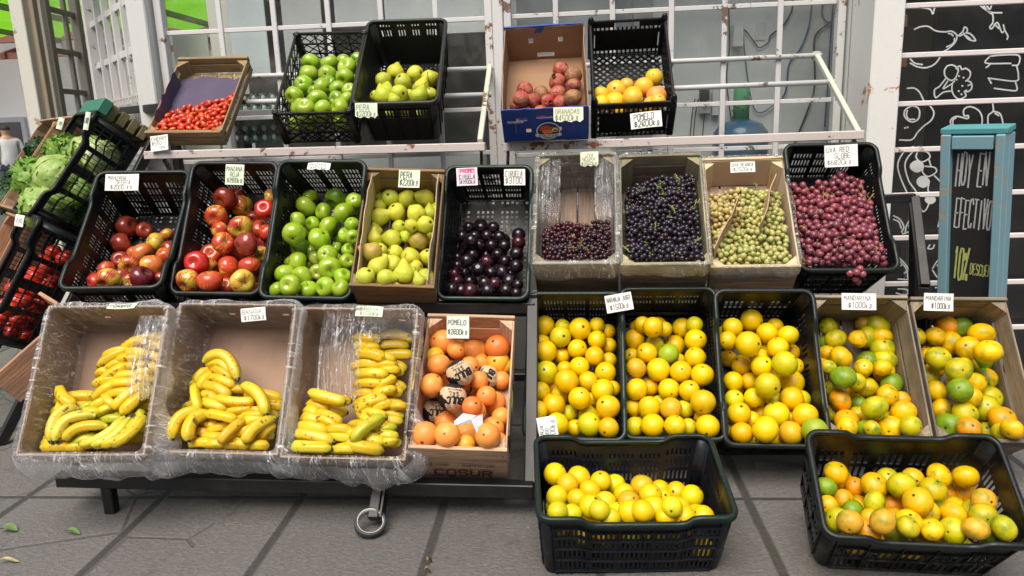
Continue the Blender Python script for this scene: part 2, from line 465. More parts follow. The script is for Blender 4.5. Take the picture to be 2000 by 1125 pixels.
# ---------------------------------------------------------------- pavement, street
@mat('pavement_stone')
def m_pave(t):
    v = t.coord('Object')
    sp = t.n('SeparateXYZ'); t.l(v, sp.inputs[0])
    big = t.noise(v, 1.1, 4); mid = t.noise(v, 9, 6, .7)
    mp = t.n('Mapping'); mp.inputs['Scale'].default_value = (42, 70, 50); t.l(v, mp.inputs['Vector'])
    chip = t.noise(mp.outputs[0], 1.5, 5, .62, .6)
    c = t.mix(big, (.125,.119,.111), (.185,.176,.164))
    c = t.mix(t.math('MULTIPLY', mid, .55), c, (.125,.12,.115))
    # joints: lines along Y every .425 m, across every .40/.80 m, wobbling a little
    wob = t.math('MULTIPLY', t.math('SUBTRACT', t.noise(v, 6, 3), .5), .006)
    def joint(coord, period, off, w):
        x = t.math('ADD', t.math('ADD', coord, off+100*period), wob)
        x = t.math('ABSOLUTE', t.math('SUBTRACT', t.math('FRACT', t.math('DIVIDE', x, period)), .5))
        return t.ramp(x, [(.5-w/period, (0,0,0)), (.5-.55*w/period, (1,1,1))])
    jx = joint(sp.outputs['X'], PAVE[0], PAVE[1], .017)
    jy = joint(sp.outputs['Y'], PAVE[2], PAVE[3], .012)
    j = t.math('MAXIMUM', jx, jy)
    # cracks on the broken slabs at the left
    vo = t.n('TexVoronoi', feature='DISTANCE_TO_EDGE'); vo.inputs['Scale'].default_value = 2.1
    vv = t.mix(.06, v, t.n('TexNoise', Scale=5.0).outputs['Color'], 'ADD'); t.l(vv, vo.inputs['Vector'])
    ck = t.ramp(vo.outputs['Distance'], [(.006, (1,1,1)), (.016, (0,0,0))])
    left = t.ramp(t.math('ADD', sp.outputs['X'], 2.6), [(.0, (1,1,1)), (1.25, (1,1,1)), (1.4, (0,0,0))])
    lm = t.math('LESS_THAN', sp.outputs['X'], -1.15)
    ck = t.math('MULTIPLY', ck, lm)
    j = t.math('MAXIMUM', j, t.math('MULTIPLY', ck, .55))
    # every slab has its own tone
    cx_ = t.math('FLOOR', t.math('ADD', t.math('DIVIDE', t.math('ADD', sp.outputs['X'], PAVE[1]+100*PAVE[0]), PAVE[0]), 0.0))
    cy_ = t.math('FLOOR', t.math('DIVIDE', t.math('ADD', sp.outputs['Y'], PAVE[3]+100*PAVE[2]), PAVE[2]))
    cc_ = t.n('CombineXYZ'); t.l(cx_, cc_.inputs[0]); t.l(cy_, cc_.inputs[1])
    wn_ = t.n('TexWhiteNoise', noise_dimensions='2D'); t.l(cc_.outputs[0], wn_.inputs['Vector'])
    c = t.mix(1.0, c, t.ramp(wn_.outputs['Value'], [(0, (.86,.86,.87)), (1, (1.12,1.11,1.09))]), 'MULTIPLY')
    gum = t.ramp(t.noise(v, 13, 3, .6), [(.70, (0,0,0)), (.73, (.6,)*3)])
    c = t.mix(gum, c, (.06,.058,.055))
    grit = t.ramp(t.noise(v, 90, 2, .5), [(.72, (0,0,0)), (.75, (.7,)*3)])
    c = t.mix(grit, c, (.42,.40,.36))
    st = t.ramp(t.noise(v, 2.6, 6, .75, .8), [(.57, (0,0,0)), (.66, (.6,)*3)])
    c = t.mix(st, c, (.045,.043,.040))
    c = t.mix(j, c, (.055,.052,.046))
    chm = t.ramp(chip, [(.36, (.84,.84,.84)), (.50, (1,1,1)), (.64, (1.10,1.10,1.10))])
    c = t.mix(1.0, c, chm, 'MULTIPLY')
    h = t.math('SUBTRACT', t.math('ADD', t.ramp(chip, [(.42, (0,0,0)), (.56, (1,1,1))]), t.math('MULTIPLY', mid, .6)), t.math('MULTIPLY', j, 3.5))
    r = t.ramp(mid, [(.3, (.42,)*3), (.7, (.68,)*3)])
    return t.done(t.bsdf(c, r, t.bump(h, .6, .004), .5))
PAVE = (0.415, 0.0, 0.80, 0.0)
jx = [onZ(608,948)[0], onZ(876,960)[0], onZ(1439,918)[0], onZ(352,938)[0]]
jy = onZ(700, 972)[1]
PAVE = (round(abs(jx[1]-jx[0]), 4), 0.0, .62, 0.0)
PAVE = (PAVE[0], PAVE[0]*.0 - jx[1], .62, -jy)
print('joints', [round(float(q), 3) for q in jx], jy)
def sheet(name, x0, x1, y0, y1, z, m, nx=1, ny=1, **kw):
    b = MB()
    V = [(x0+(x1-x0)*i/nx, y0+(y1-y0)*j/ny, z) for j in range(ny+1) for i in range(nx+1)]
    F = [(j*(nx+1)+i, j*(nx+1)+i+1, (j+1)*(nx+1)+i+1, (j+1)*(nx+1)+i) for j in range(ny) for i in range(nx)]
    b.add(V, F)
    return b.build(name, m, **kw)
sheet('pavement', -9, 9, -3.2, 9, 0.0, m_pave(), kind='structure')
k = MB(); k.box((0, -3.27, -.07), (18, .14, .139), bev=.01)
k.build('kerb', m_plain((.30,.29,.27), .8, .3, .2, 9.0), kind='structure')
sheet('street', -150, 150, -150, 150, -0.14, m_plain((.09,.088,.085), .85, .3, .25, 5.0), kind='structure')

# ---------------------------------------------------------------- shop front
YW, YR = 3.62, 3.33            # window plane, right-hand window plane
WHITE = m_paint((.60,.60,.585), (.16,.10,.07), .25)
WHITE2 = m_paint((.66,.655,.64), (.22,.12,.08), -.1)
PINKW = m_paint((.60,.53,.50), (.20,.085,.05), .75, 1.0)
xl0 = onY(318, 60, YW)[0]; xl1 = onY(962, 40, YW)[0]
xr0 = onY(984, 40, YW)[0]; xr1 = onY(1650, 20, YW)[0]
ZT = 2.35
def grille_window(name, label, vx, hz, x0, x1, z0, z1, Y, bw, mats, gl):
    w = empty(name, Matrix.Translation((x0, Y, z0)), label, 'window')
    f = MB()
    fw = .035
    for xx in (x0+fw/2, x1-fw/2): f.box((xx-x0, 0, (z1-z0)/2), (fw, .05, z1-z0), bev=.003)
    for zz in (z0+fw/2, z1-fw/2): f.box(((x1-x0)/2, .001, zz-z0), (x1-x0-2*fw-.001, .046, fw), bev=.003)
    f.build('frame', mats[0], w)
    g = MB()
    for x in vx: g.box((x-x0, -.004, (z1-z0)/2), (bw, .014, z1-z0-2*fw), bev=.002)
    for z in hz: g.box(((x1-x0)/2, .005, z-z0), (x1-x0-2*fw-.002, .012, bw*.85), bev=.002)
    g.build('grille', mats[1], w)
    p = MB(); p.box(((x1-x0)/2, .045, (z1-z0)/2), (x1-x0-.004, .004, z1-z0-.004)); p.build('pane', gl, w)
    return w
GL = m_glass((.88,.90,.90), .05)
lvx = [onY(x, 30, YW)[0] for x in (429,535,641,744,851)]
lhz = [onY(645, 50, YW)[2], onY(500, 230, YW)[2], onY(700, 306, YW)[2], 2.1]
rvx = [onY(x, 20, YW)[0] for x in (1085,1196,1311,1415,1524)]
rhz = [onY(1350, 16, YW)[2], onY(1400, 203, YW)[2], onY(1250, 296, YW)[2], 2.1]
grille_window('shop_window', 'large glass window behind a white painted steel grid, over the green apples and grey pear crate', lvx, lhz, xl0-.02, xl1, .80, ZT, YW, .024, (WHITE2, WHITE2), GL)
grille_window('shop_window', 'glass window behind a chipped white grid with cables and a water bottle inside', rvx, rhz, xr0, xr1, .80, ZT, YW, .024, (WHITE, WHITE), GL)
# posts and walls
b = MB(); b.box(((xl1+xr0)/2, YW+.01, 1.175), (xr0-xl1-.004, .09, 2.35), bev=.004)
b.build('window_post', WHITE2, label='slim white steel post between the two gridded windows', cat='post')
b = MB(); b.box(((xl0+xr1)/2, YW+.03, .398), (xr1-xl0, .12, .79), bev=.004)
b.build('low_wall', m_plain((.28,.28,.27), .8, .3, .2, 6.0), label='low plastered wall under the gridded windows, mostly behind the crates', cat='wall')
xp0 = onY(1706, 60, YR)[0]; xp1 = onY(1766, 60, YR)[0]
b = MB(); b.box(((xp0+xp1)/2, (YR+YW+.2)/2, 1.4), (xp1-xp0, YW+.2-YR, 2.8), bev=.004)
pil = b.build('pillar', m_paint((.74,.73,.70), (.45,.16,.08), -.35, .6), label='broad white painted pillar right of the cable window', cat='pillar')
b = MB(); b.box(((xr1+xp0)/2+.0, (YR+.03+YW+.2)/2, 1.4), (xp0-xr1-.003, YW+.17-YR, 2.8), bev=.0)
xrv = xp0
b = MB(); b.box(((xr1+.004+xp0-.003)/2, YW+.06, 1.4), (xp0-xr1-.007, .2, 2.8))
b.build('wall_strip', m_plain((.38,.41,.38), .7, .3, .15, 5.0), label='grey green painted wall strip between cable window and white pillar', cat='wall')
xq0 = onY(1240/3.41*0+ 268, 60, YW-.02)[0]
xc0 = onY(249, 20, YW-.06)[0]; xc1 = onY(287, 20, YW-.06)[0]
b = MB(); b.box(((xc0+xc1)/2, YW+.0, 1.3), (xc1-xc0, .16, 2.6), bev=.006)
b.box(((xc1+xl0-.02)/2, YW+.045, 1.3), (xl0-.02-xc1-.003, .10, 2.6), bev=.004)
b.build('corner_post', m_paint((.64,.65,.62), (.25,.17,.12), -.25, .7), label='thick white wooden corner post behind the cherry tomato box', cat='post')
# facade above and body of the shop
b = MB(); b.box((2.55, YW+.15, 4.9), (9.4, .3, 5.0)); b.box((7.2, 6.9, 3.65), (.3, 6.2, 7.5)); b.box((2.1, 10.0, 3.65), (10.3, .3, 7.5))
b.box((2.1, 6.9, 2.52), (9.9, 6.1, .14)); b.box((-2.9, 8.2, 3.65), (.3, 3.3, 7.5)); b.box((4.7, YR+.25, 3.5), (.1,.1,1.0))
b.box((2.55, 6.9, 7.45), (9.4, 6.2, .1))
b.build('shop_building', m_plain((.62,.60,.56), .8, .3, .1, 2.0), label='pale two storey shop building the fruit stall leans against', cat='building')
sheet('shop_floor', -2.2, 7.0, YW+.12, 9.8, .02, m_plain((.30,.29,.27), .5, .4, .1, 3.0), kind='structure')
# interior wall right behind the windows
b = MB(); b.box((.55, 4.12, 1.28), (1.9, .05, 2.4)); b.box((1.52, 4.25, 1.28), (.05,.3,2.4))
b.build('partition_wall', m_plain((.68,.69,.68), .7, .3, .06, 3.0), label='plain grey interior wall with cables seen through the right gridded window', cat='wall')
b = MB(); b.box((.30, 4.07, 1.28), (.09, .04, 2.4), bev=.004); b.box((.41, 4.075, 1.28), (.10, .03, 2.4), bev=.004)
b.build('door_frame', m_plain((.30,.31,.31), .5, .4, .1), label='grey vertical door frame on the interior wall behind the window', cat='frame')
for k, (x0, y0, x1, y1, c) in enumerate(((436,-60,530,150,(.74,.79,.82)), (541,-70,640,170,(.62,.61,.59)), (646,-70,740,50,(.66,.655,.65)), (745,-70,1010,60,(.72,.72,.71)), (335,60,436,330,(.72,.73,.58)))):
    p, q = onY(x0, y0, 3.80+k*.012), onY(x1, y1, 3.80+k*.012)
    b = MB(); b.box(((p[0]+q[0])/2, 3.80+k*.012, (p[2]+q[2])/2), (q[0]-p[0], .008, p[2]-q[2]), bev=.002)
    b.build('board', m_plain(tuple(min(.9, q*1.15) for q in c), .6, .4, .05, 2.0), label=('pale blue board behind the glass, second pane from the corner', 'dark grey board behind the glass above the green apple crate', 'grey board behind the glass above the grey pear crate', 'wide light grey board inside the window near the slim post', 'cream yellow board inside the window beside the corner post')[k], cat='board')

# right-hand window: black film with white drawings behind horizontal bars
zr = [onY(1880, y, YR+.05)[2] for y in (7, 104, 199, 289, 378, 462, 552, 640)]
xw0 = xp1+.004; xw1 = 3.4
rw = empty('drawing_window', Matrix.Translation((xw0, YR+.05, 0.0)), 'black window with white outline drawings of vegetables behind white bars', 'window')
b = MB(); b.box(((xw1-xw0)/2, .07, 1.2), (xw1-xw0, .006, 2.38)); b.build('pane', m_glass((.95,.96,.96), .008, 1.40), rw)
b = MB(); b.box(((xw1-xw0)/2+.09, .10, 1.2), (xw1-xw0-.18, .004, 2.38)); b.build('black_film', m_plain((.012,.011,.011), .45, .4, .3, 3.0), rw)
b = MB()
for z in zr+[2.05, 2.3]: b.box(((xw1-xw0)/2, 0, z), (xw1-xw0, .016, .022), bev=.003)
b.build('bars', m_paint((.72,.66,.64), (.3,.2,.15), -.3), rw)
b = MB(); b.box((xw1-xw0, .05, 1.2), (.09, .1, 2.4)); b.build('frame', WHITE2, rw)
b = MB(); b.box((xw0+.09, YR+.48, .62), (.17, .5, 1.24), mi=1)
for k in range(6): b.box((xw0+.05+.012*(k*7 % 3), YR+.42+.03*(k % 2), 1.27+.085*k), (.12-.02*(k % 2), .3, .055 if k % 3 else .035), bev=.003)
b.box((xw0+.10, YR+.75, 1.6), (.2, .04, 1.6), mi=1)
b.build('shelf_unit', [m_wood(0, (.30,.18,.11), (.18,.10,.06)), m_plain((.03,.025,.025), .8)], label='wooden shelf stacked with boxes in the slit beside the black film window', cat='shelf')

def ribbon(b, pts, w, M, mi=0, z=0.0):
    """flat stroke in the local xy plane of M"""
    P = [Vector((p[0], p[1], z)) for p in pts]
    for k_, (a, c) in enumerate(zip(P[:-1], P[1:])):
        d = c-a
        if d.length < 1e-6: continue
        zo = Vector((0, 0, w*(.02 if k_ % 2 else 0)+w*.01*(len(b.f) % 5))); a = a+zo; c = c+zo
        d.normalize(); n = Vector((-d.y, d.x, 0))*w/2; e = d*w*.35
        b.add([M@(a-e-n), M@(c+e-n), M@(c+e+n), M@(a-e+n)], [(0,1,2,3)], mi)
def smooth_pts(pts, n=6, closed=False):
    """Catmull-Rom through the points"""
    P = [np.array(p, float) for p in pts]
    if closed: P = [P[-1]]+P+[P[0], P[1]]
    else: P = [2*P[0]-P[1]]+P+[2*P[-1]-P[-2]]
    out = []
    for i in range(1, len(P)-2):
        for k in range(n):
            t = k/n
            out.append(.5*((2*P[i])+(-P[i-1]+P[i+1])*t+(2*P[i-1]-5*P[i]+4*P[i+1]-P[i+2])*t*t+(-P[i-1]+3*P[i]-3*P[i+1]+P[i+2])*t**3))
    out.append(P[-2]); return [tuple(p) for p in out]
# outline drawings traced in the photo: (zoom origin, scale, list of strokes)
DR = [
 (1640,0,3.41, ['498,195 540,178 590,176 640,205 700,212 745,208 780,235 770,280 730,320 690,345', '690,345 640,420 580,450 520,445 470,420', '725,222 745,228 755,238', '765,255 762,280 740,300 712,312', '470,392 500,420 550,430',
   '780,245 820,210 830,182 848,190 845,215 800,240', '825,222 870,225 905,270 860,262 825,225', '845,240 870,258',
   '715,440 745,432 775,445 790,470 770,520 740,535 705,510 698,470 715,440', '775,455 800,440 815,462 840,455 870,480 865,515 850,535 875,550 880,585 860,608 835,612 840,640 800,660 770,645 750,610 750,560 765,540', '705,525 665,575 632,600 640,650 690,615 750,605', '720,540 690,590 745,560', '840,540 860,525', '855,570 870,562', '830,610 845,600',
   '450,588 500,588 535,620 560,670', '600,700 628,750 610,800 560,840 520,880 480,930 400,932', '450,720 490,705 530,730 525,790 480,812 435,780 432,740 450,720', '450,735 445,765 455,790', '465,795 500,795',
   '1000,375 1060,368 1190,368 1190,430 1150,435', '1000,375 975,420 1140,422', '1000,430 990,440 975,450', '1180,440 1190,500 1170,540 990,520', '1170,540 1180,600 1120,600 1030,588', '990,520 1010,555',
   '745,850 740,800 780,775 850,790 855,770 830,770 828,730 870,710 930,740 950,800 935,862', '775,785 755,800 755,850', '800,858 850,850',
   '1020,690 1022,740 990,770 990,830 1010,862', '1022,740 1070,760 1090,830 1110,900 1165,960', '1035,755 1060,770',
   '530,50 600,60 620,92 630,60 640,40', '940,40 1000,85 1020,100 1020,150 1000,180 1015,190 1050,150 1080,215 1100,200', '960,40 1000,80 1080,85', '980,40 1000,60 1010,40', '1090,165 1100,200 1120,240 1115,262', '1030,160 1060,190']),
 (1690,240,2.813, ['265,130 220,150 180,220 190,290 230,385', '300,130 250,170 218,230 240,320 280,380 310,480 335,475 355,430', '285,165 280,190 310,215 355,190 340,160 300,155', '320,240 315,270 345,295 390,270 380,245 330,238', '350,200 360,235', '380,290 400,310 415,325', '350,330 345,370 360,390',
   '155,510 190,530 212,570 200,600', '155,530 185,545 198,580', '220,610 225,570 250,530 270,570 250,610', '205,610 240,600 270,610', '245,530 240,570',
   '185,740 230,790 250,855 180,858', '190,760 225,800 235,855', '210,770 195,785', '235,810 215,825',
   '370,800 400,755 440,745', '370,810 400,850 445,850', '395,780 400,790', '415,770 420,782', '405,810 410,820', '430,800 435,812', '170,935 210,945 235,935 225,915 180,912', '385,905 420,905 420,925', '355,670 345,690 370,690 380,670', '420,560 415,500 425,470', '400,570 410,520']),
]
b = MB()
for ox, oy, s, strokes in DR:
    for st in strokes:
        pts = [tuple(map(float, q.split(','))) for q in st.split()]
        pts = [onY(ox+x/s, oy+y/s, YR+.146) for x, y in pts]
        pts = [(p[0]-xw0, p[2]) for p in pts]
        ribbon(b, smooth_pts(pts, 5), .0062, Matrix(((1,0,0,0),(0,0,-1,.0965),(0,1,0,0),(0,0,0,1))))
def blob(b, cx, cy, rx, ry, Yo, n=14):
    V = []
    for k in range(n):
        a = 2*PI*k/n; p = onY(cx+rx*math.cos(a)*(1+.12*math.cos(2*a)), cy+ry*math.sin(a), YR+.146)
        V.append((p[0]-xw0, Yo, p[2]))
    b.add(V, [tuple(range(n))])
for cx, cy, rx, ry in ((1791,325,13,12), (1803,355,12,12), (1817,390,10,9)): blob(b, cx, cy, rx, ry, .0963)
for q in ('780,457','795,507','825,517','778,530','817,572','793,607','812,628','435,852','452,848'):
    x, y = map(float, q.split(',')); blob(b, 1640+x/3.41, y/3.41, 2, 2, .0963, 8)
b.build('drawings', m_plain((.78,.79,.77), .6, .3, .0), rw)

# corner windows at the left: gridded panel turning back, then a backlit taupe frame and cream jambs
dA = Vector((-.67, .742, 0)).normalized(); pA = Vector((xc0-.01, YW+.04, 0))
cw = empty('corner_window', Matrix.Translation(pA), 'white gridded glass door with wire mesh turning back at the corner behind the lettuce', 'window')
LA = 1.25
b = MB()
for s_ in (0.03, LA-.03): b.bar(dA*s_, dA*s_+Vector((0,0,2.6)), .06, .05, up=dA, bev=.004)
for z in (.06, 1.13, 2.56): b.bar(dA*.06+Vector((0,0,z)), dA*(LA-.06)+Vector((0,0,z)), .045, .05, bev=.004)
b.build('frame', WHITE2, cw)
b = MB()
for k in range(1, 5): b.bar(dA*(.06+k*.225)+Vector((0,0,.09)), dA*(.06+k*.225)+Vector((0,0,2.53)), .034, .02, up=dA, bev=.002)
for z in (1.42, 1.66, 1.9, 2.14, 2.36): b.bar(dA*.06+Vector((0,.012,z)), dA*(LA-.06)+Vector((0,.012,z)), .02, .034, bev=.002)
b.build('grille', WHITE2, cw)
b = MB()
nrm = Vector((.742, .67, 0))
for k in range(1, 30): b.bar(dA*(.06+k*.038)-nrm*.03+Vector((0,0,.6)), dA*(.06+k*.038)-nrm*.03+Vector((0,0,1.44)), .004, .004, up=dA)
for k in range(15): b.bar(dA*.04-nrm*.033+Vector((0,0,.62+k*.058)), dA*(LA-.04)-nrm*.033+Vector((0,0,.62+k*.058)), .004, .004)
b.build('wire_mesh', m_paint((.62,.61,.58), (.2,.12,.08), .2), cw)
b = MB(); b.bar(dA*.05+nrm*.03+Vector((0,0,1.3)), dA*(LA-.05)+nrm*.03+Vector((0,0,1.3)), .004, 2.5); b.build('pane', m_glass((.93,.95,.94), .06), cw)
BACKLIT_TAUPE = m_plain((.26,.23,.20), .55, .4, .1)  # backlit shade of the frame put into its brown-grey colour
tw0 = Vector(onY(84, 40, 5.0)); tw0.z = 0; tw1 = Vector(onY(152, 40, 5.45)); tw1.z = 0
tw = empty('side_window', Matrix.Translation(tw0), 'narrow window with backlit taupe frame and crossbars left of the wire mesh door', 'window')
d = tw1-tw0; Ls = d.length; dn = d.normalized()
b = MB()
for s_ in (.03, Ls-.02): b.bar(dn*s_, dn*s_+Vector((0,0,2.7)), .06, .06, up=dn, bev=.004)
b.bar(dn*Ls*.62, dn*Ls*.62+Vector((0,0,2.7)), .03, .03, up=dn, bev=.003)
for z in (.06, .75, 1.02, 1.29, 1.56, 1.83, 2.1, 2.37, 2.66): b.bar(dn*.0+Vector((0,-.03,z)), d+Vector((0,-.03,z)), .03, .035, bev=.003)
b.build('frame', BACKLIT_TAUPE, tw)
b = MB(); b.bar(dn*.03+Vector((0,.02,1.35)), dn*(Ls-.02)+Vector((0,.02,1.35)), .004, 2.6); b.build('pane', m_glass((.92,.94,.93), .08), tw)
b = MB()
for k, (x0, x1, Y, c) in enumerate(((22, 50, 4.9, 0), (50, 70, 4.95, 1), (66, 84, 5.0, 0))):
    p, q = onY(x0, 0, Y), onY(x1, 0, Y)
    b.box(((p[0]+q[0])/2, Y, 1.4), (q[0]-p[0]-.004, .08, 2.8), bev=.005, mi=c)
b.build('door_jamb', [m_paint((.62,.60,.52), (.3,.25,.18), -.2, .8), m_plain((.36,.30,.22), .7, .3, .15)], label='cream painted wooden door jamb at the far left edge of the shop', cat='jamb')

# ---------------------------------------------------------------- street beyond the left corner
b = MB()
V = []; nx, ny = 24, 10
for j in range(ny+1):
    for i in range(nx+1):
        x = -7.6+4.3*i/nx; y = 5.3+3.6*j/ny
        V.append((x, y, 2.47+.05*math.sin(i*1.3)*math.sin(j*.7)+.02*math.sin(i*2.9+j)))
b.add(V, [(j*(nx+1)+i, j*(nx+1)+i+1, (j+1)*(nx+1)+i+1, (j+1)*(nx+1)+i) for j in range(ny) for i in range(nx)], 0, True)
@mat('awning_cloth')
def m_awn(t):
    v = t.coord('Object'); n = t.noise(v, 3, 5)
    c = t.mix(n, (.15,.50,.02), (.33,.75,.06))
    d = t.n('BsdfDiffuse'); t.l(c, d.inputs[0]); tl = t.n('BsdfTranslucent'); t.l(c, tl.inputs[0])
    m = t.n('MixShader'); m.inputs[0].default_value = .55; t.l(d.outputs[0], m.inputs[1]); t.l(tl.outputs[0], m.inputs[2])
    return t.done(m.outputs[0])
aw = empty('awning', Matrix.Identity(4), 'bright lime green sunlit awning beyond the left corner', 'awning')
b.build('canvas', m_awn(), aw)
b = MB()
for x in (-7.2, -6, -4.9, -3.8): b.bar((x, 5.3, 2.39), (x, 8.9, 2.39), .04, .05)
for x in (-7.2, -3.8): b.bar((x, 8.8, -.13), (x, 8.8, 2.39), .06)
b.build('poles', m_plain((.22,.20,.18), .6), aw)
fb = empty('street_building', Matrix.Translation((-11, 14, -.14)), 'bright white building across the side street at the far left', 'building')
b = MB(); b.box((0, 1.5, 1.8), (11, 3, 3.6)); b.build('wall', m_plain((.92,.91,.90), .8, .3, .02, 1.0), fb)
b = MB()
for k in range(60): b.bar((-5.5+k*.187, -1.6, 3.15), (-5.5+k*.187, 1.2, 3.95), .14, .035, bev=.01)
b.build('roof', m_plain((.58,.54,.54), .5, .4, .1), fb)
b = MB(); b.bar((-5.6, -1.6, 3.08), (5.6, -1.6, 3.08), .1, .16); b.bar((-5.6, -1.5, 2.8), (5.6, -1.5, 2.8), .08, .1)
for k in range(7): b.bar((-5.2+k*1.7, -1.6, 2.8), (-5.2+k*1.7, -.02, 3.3), .07, .09)
b.build('beam', m_plain((.24,.09,.07), .6), fb)
for k in range(5):
    b = MB(); b.box((-4.2+k*2.1, -.03, 1.0), (1.3, .06, 1.7), bev=.01); o = b.build('window', m_plain((.55,.55,.57), .5), fb)
    b = MB(); b.box((-4.2+k*2.1, -.07, 1.0), (1.1, .02, 1.5)); b.build('pane', m_plain((.10,.11,.12), .1, .6, .4, 3.0), o)
# person with a white shirt beyond the corner
def skin_person(loc, rz):
    V = [(0,0,.95),(0,0,1.15),(0,0,1.38),(0,0,1.48),(0,-.01,1.58),(0,-.01,1.68),
         (.1,0,.88),(.11,-.02,.48),(.1,.02,.06),(.1,-.12,.03),(-.1,0,.88),(-.11,-.02,.48),(-.1,.02,.06),(-.1,-.12,.03),
         (.18,0,1.40),(.24,-.02,1.14),(.22,-.16,.95),(.21,-.22,.9),(-.18,0,1.40),(-.24,-.02,1.14),(-.22,-.16,.95),(-.21,-.22,.9)]
    E_ = [(0,1),(1,2),(2,3),(3,4),(4,5),(0,6),(6,7),(7,8),(8,9),(0,10),(10,11),(11,12),(12,13),(2,14),(14,15),(15,16),(16,17),(2,18),(18,19),(19,20),(20,21)]
    rad = [.13,.14,.13,.055,.09,.085,.085,.06,.045,.035,.085,.06,.045,.035,.06,.045,.035,.03,.06,.045,.035,.03]
    me = bpy.data.meshes.new('person'); me.from_pydata(V, E_, [])
    o = bpy.data.objects.new('person', me); COL.objects.link(o)
    o.modifiers.new('s', 'SKIN'); o.modifiers.new('d', 'SUBSURF').levels = 1; o.modifiers['d'].render_levels = 1
    sk = me.skin_vertices[0].data
    for i, r_ in enumerate(rad): sk[i].radius = (r_, r_*.85)
    sk[0].use_root = True
    dg = bpy.context.evaluated_depsgraph_get()
    me2 = bpy.data.meshes.new_from_object(o.evaluated_get(dg))
    o.modifiers.clear(); o.data = me2
    for m in (m_plain((.42,.25,.17), .5), m_plain((.55,.56,.55), .8), m_plain((.05,.055,.08), .8), m_plain((.03,.02,.015), .8)): me2.materials.append(m)
    for p in me2.polygons:
        c = p.center; p.use_smooth = True
        p.material_index = 2 if c.z < .98 else (1 if c.z < 1.44 and (abs(c.x) < .21 or c.z > 1.02) else (3 if c.z > 1.60 or (c.z > 1.5 and c.y > -.02) else 0))
    o.location = loc; o.rotation_euler = (0, 0, rz)
    return o
p = onY(16, 290, 12.6)
skin_person((p[0], 12.6, -.14), .9); 
tag(bpy.data.objects['person'], 'person in a white shirt and dark trousers standing in the side street', 'person')
# street side behind the camera, mirrored in the panes
ob = empty('street_building', Matrix.Translation((1, -15, -.14)), 'long building on the far side of the street, darkened to dim its reflections', 'building')
b = MB(); b.box((0, -2, 2.6), (30, 4, 5.2)); b.build('wall', m_plain((.13,.12,.11), .8, .3, .3, .6), ob)  # wall colour darkened so reflections and light thrown into the crates stay low
for k in range(9):
    b = MB(); b.box((-13+k*3.3, .02, 1.6), (1.5, .1, 1.9)); b.build('window', m_plain((.08,.09,.10), .2, .5), ob)
def tree(x, y, h, seed, label):
    rnd = random.Random(seed)
    t = empty('street_tree', Matrix.Translation((x, y, -.14)), label, 'tree')
    b = MB(); b.tube([(0,0,0), (.05,.02,h*.3), (-.05,.05,h*.55), (0,0,h*.8)], [.16,.13,.10,.04], 10)
    for k in range(7):
        a = k*.9; b.tube([(0,0,h*(.4+.04*k)), (math.cos(a)*.6, math.sin(a)*.6, h*(.55+.04*k)), (math.cos(a)*1.2, math.sin(a)*1.2, h*(.66+.03*k))], [.06,.04,.015], 6)
    b.build('trunk', m_plain((.16,.13,.10), .9, .2, .3, 9.0), t)
    b = MB()
    cl = [(rnd.uniform(-1.6,1.6), rnd.uniform(-1.6,1.6), h*rnd.uniform(.55,1.0)) for _ in range(38)]
    for cx, cy, cz in cl:
        for _ in range(70):
            p = Vector((cx+rnd.gauss(0,.28), cy+rnd.gauss(0,.28), cz+rnd.gauss(0,.22)))
            u = Vector((rnd.gauss(0,1), rnd.gauss(0,1), rnd.gauss(0,.6))).normalized()*.06; w = u.orthogonal().normalized()*.03
            b.add([p-u, p+w, p+u, p-w], [(0,1,2,3)])
    b.build('crown', m_leaf((.05,.09,.02), (.12,.18,.04), 2.0), t)
for k, (x, y, h_) in enumerate(((-6.5,-6.0,6.0), (-2.6,-5.4,5.6), (.6,-6.8,6.6), (3.6,-5.6,5.8), (6.6,-6.4,6.4), (10,-6,6))):  # row thickened with added trees to darken crate insides and reflections
    tree(x, y, h_, k+3, 'leafy street tree behind the viewer, %s from the left, seen in reflections' % ['first','second','third','fourth','fifth','sixth'][k])
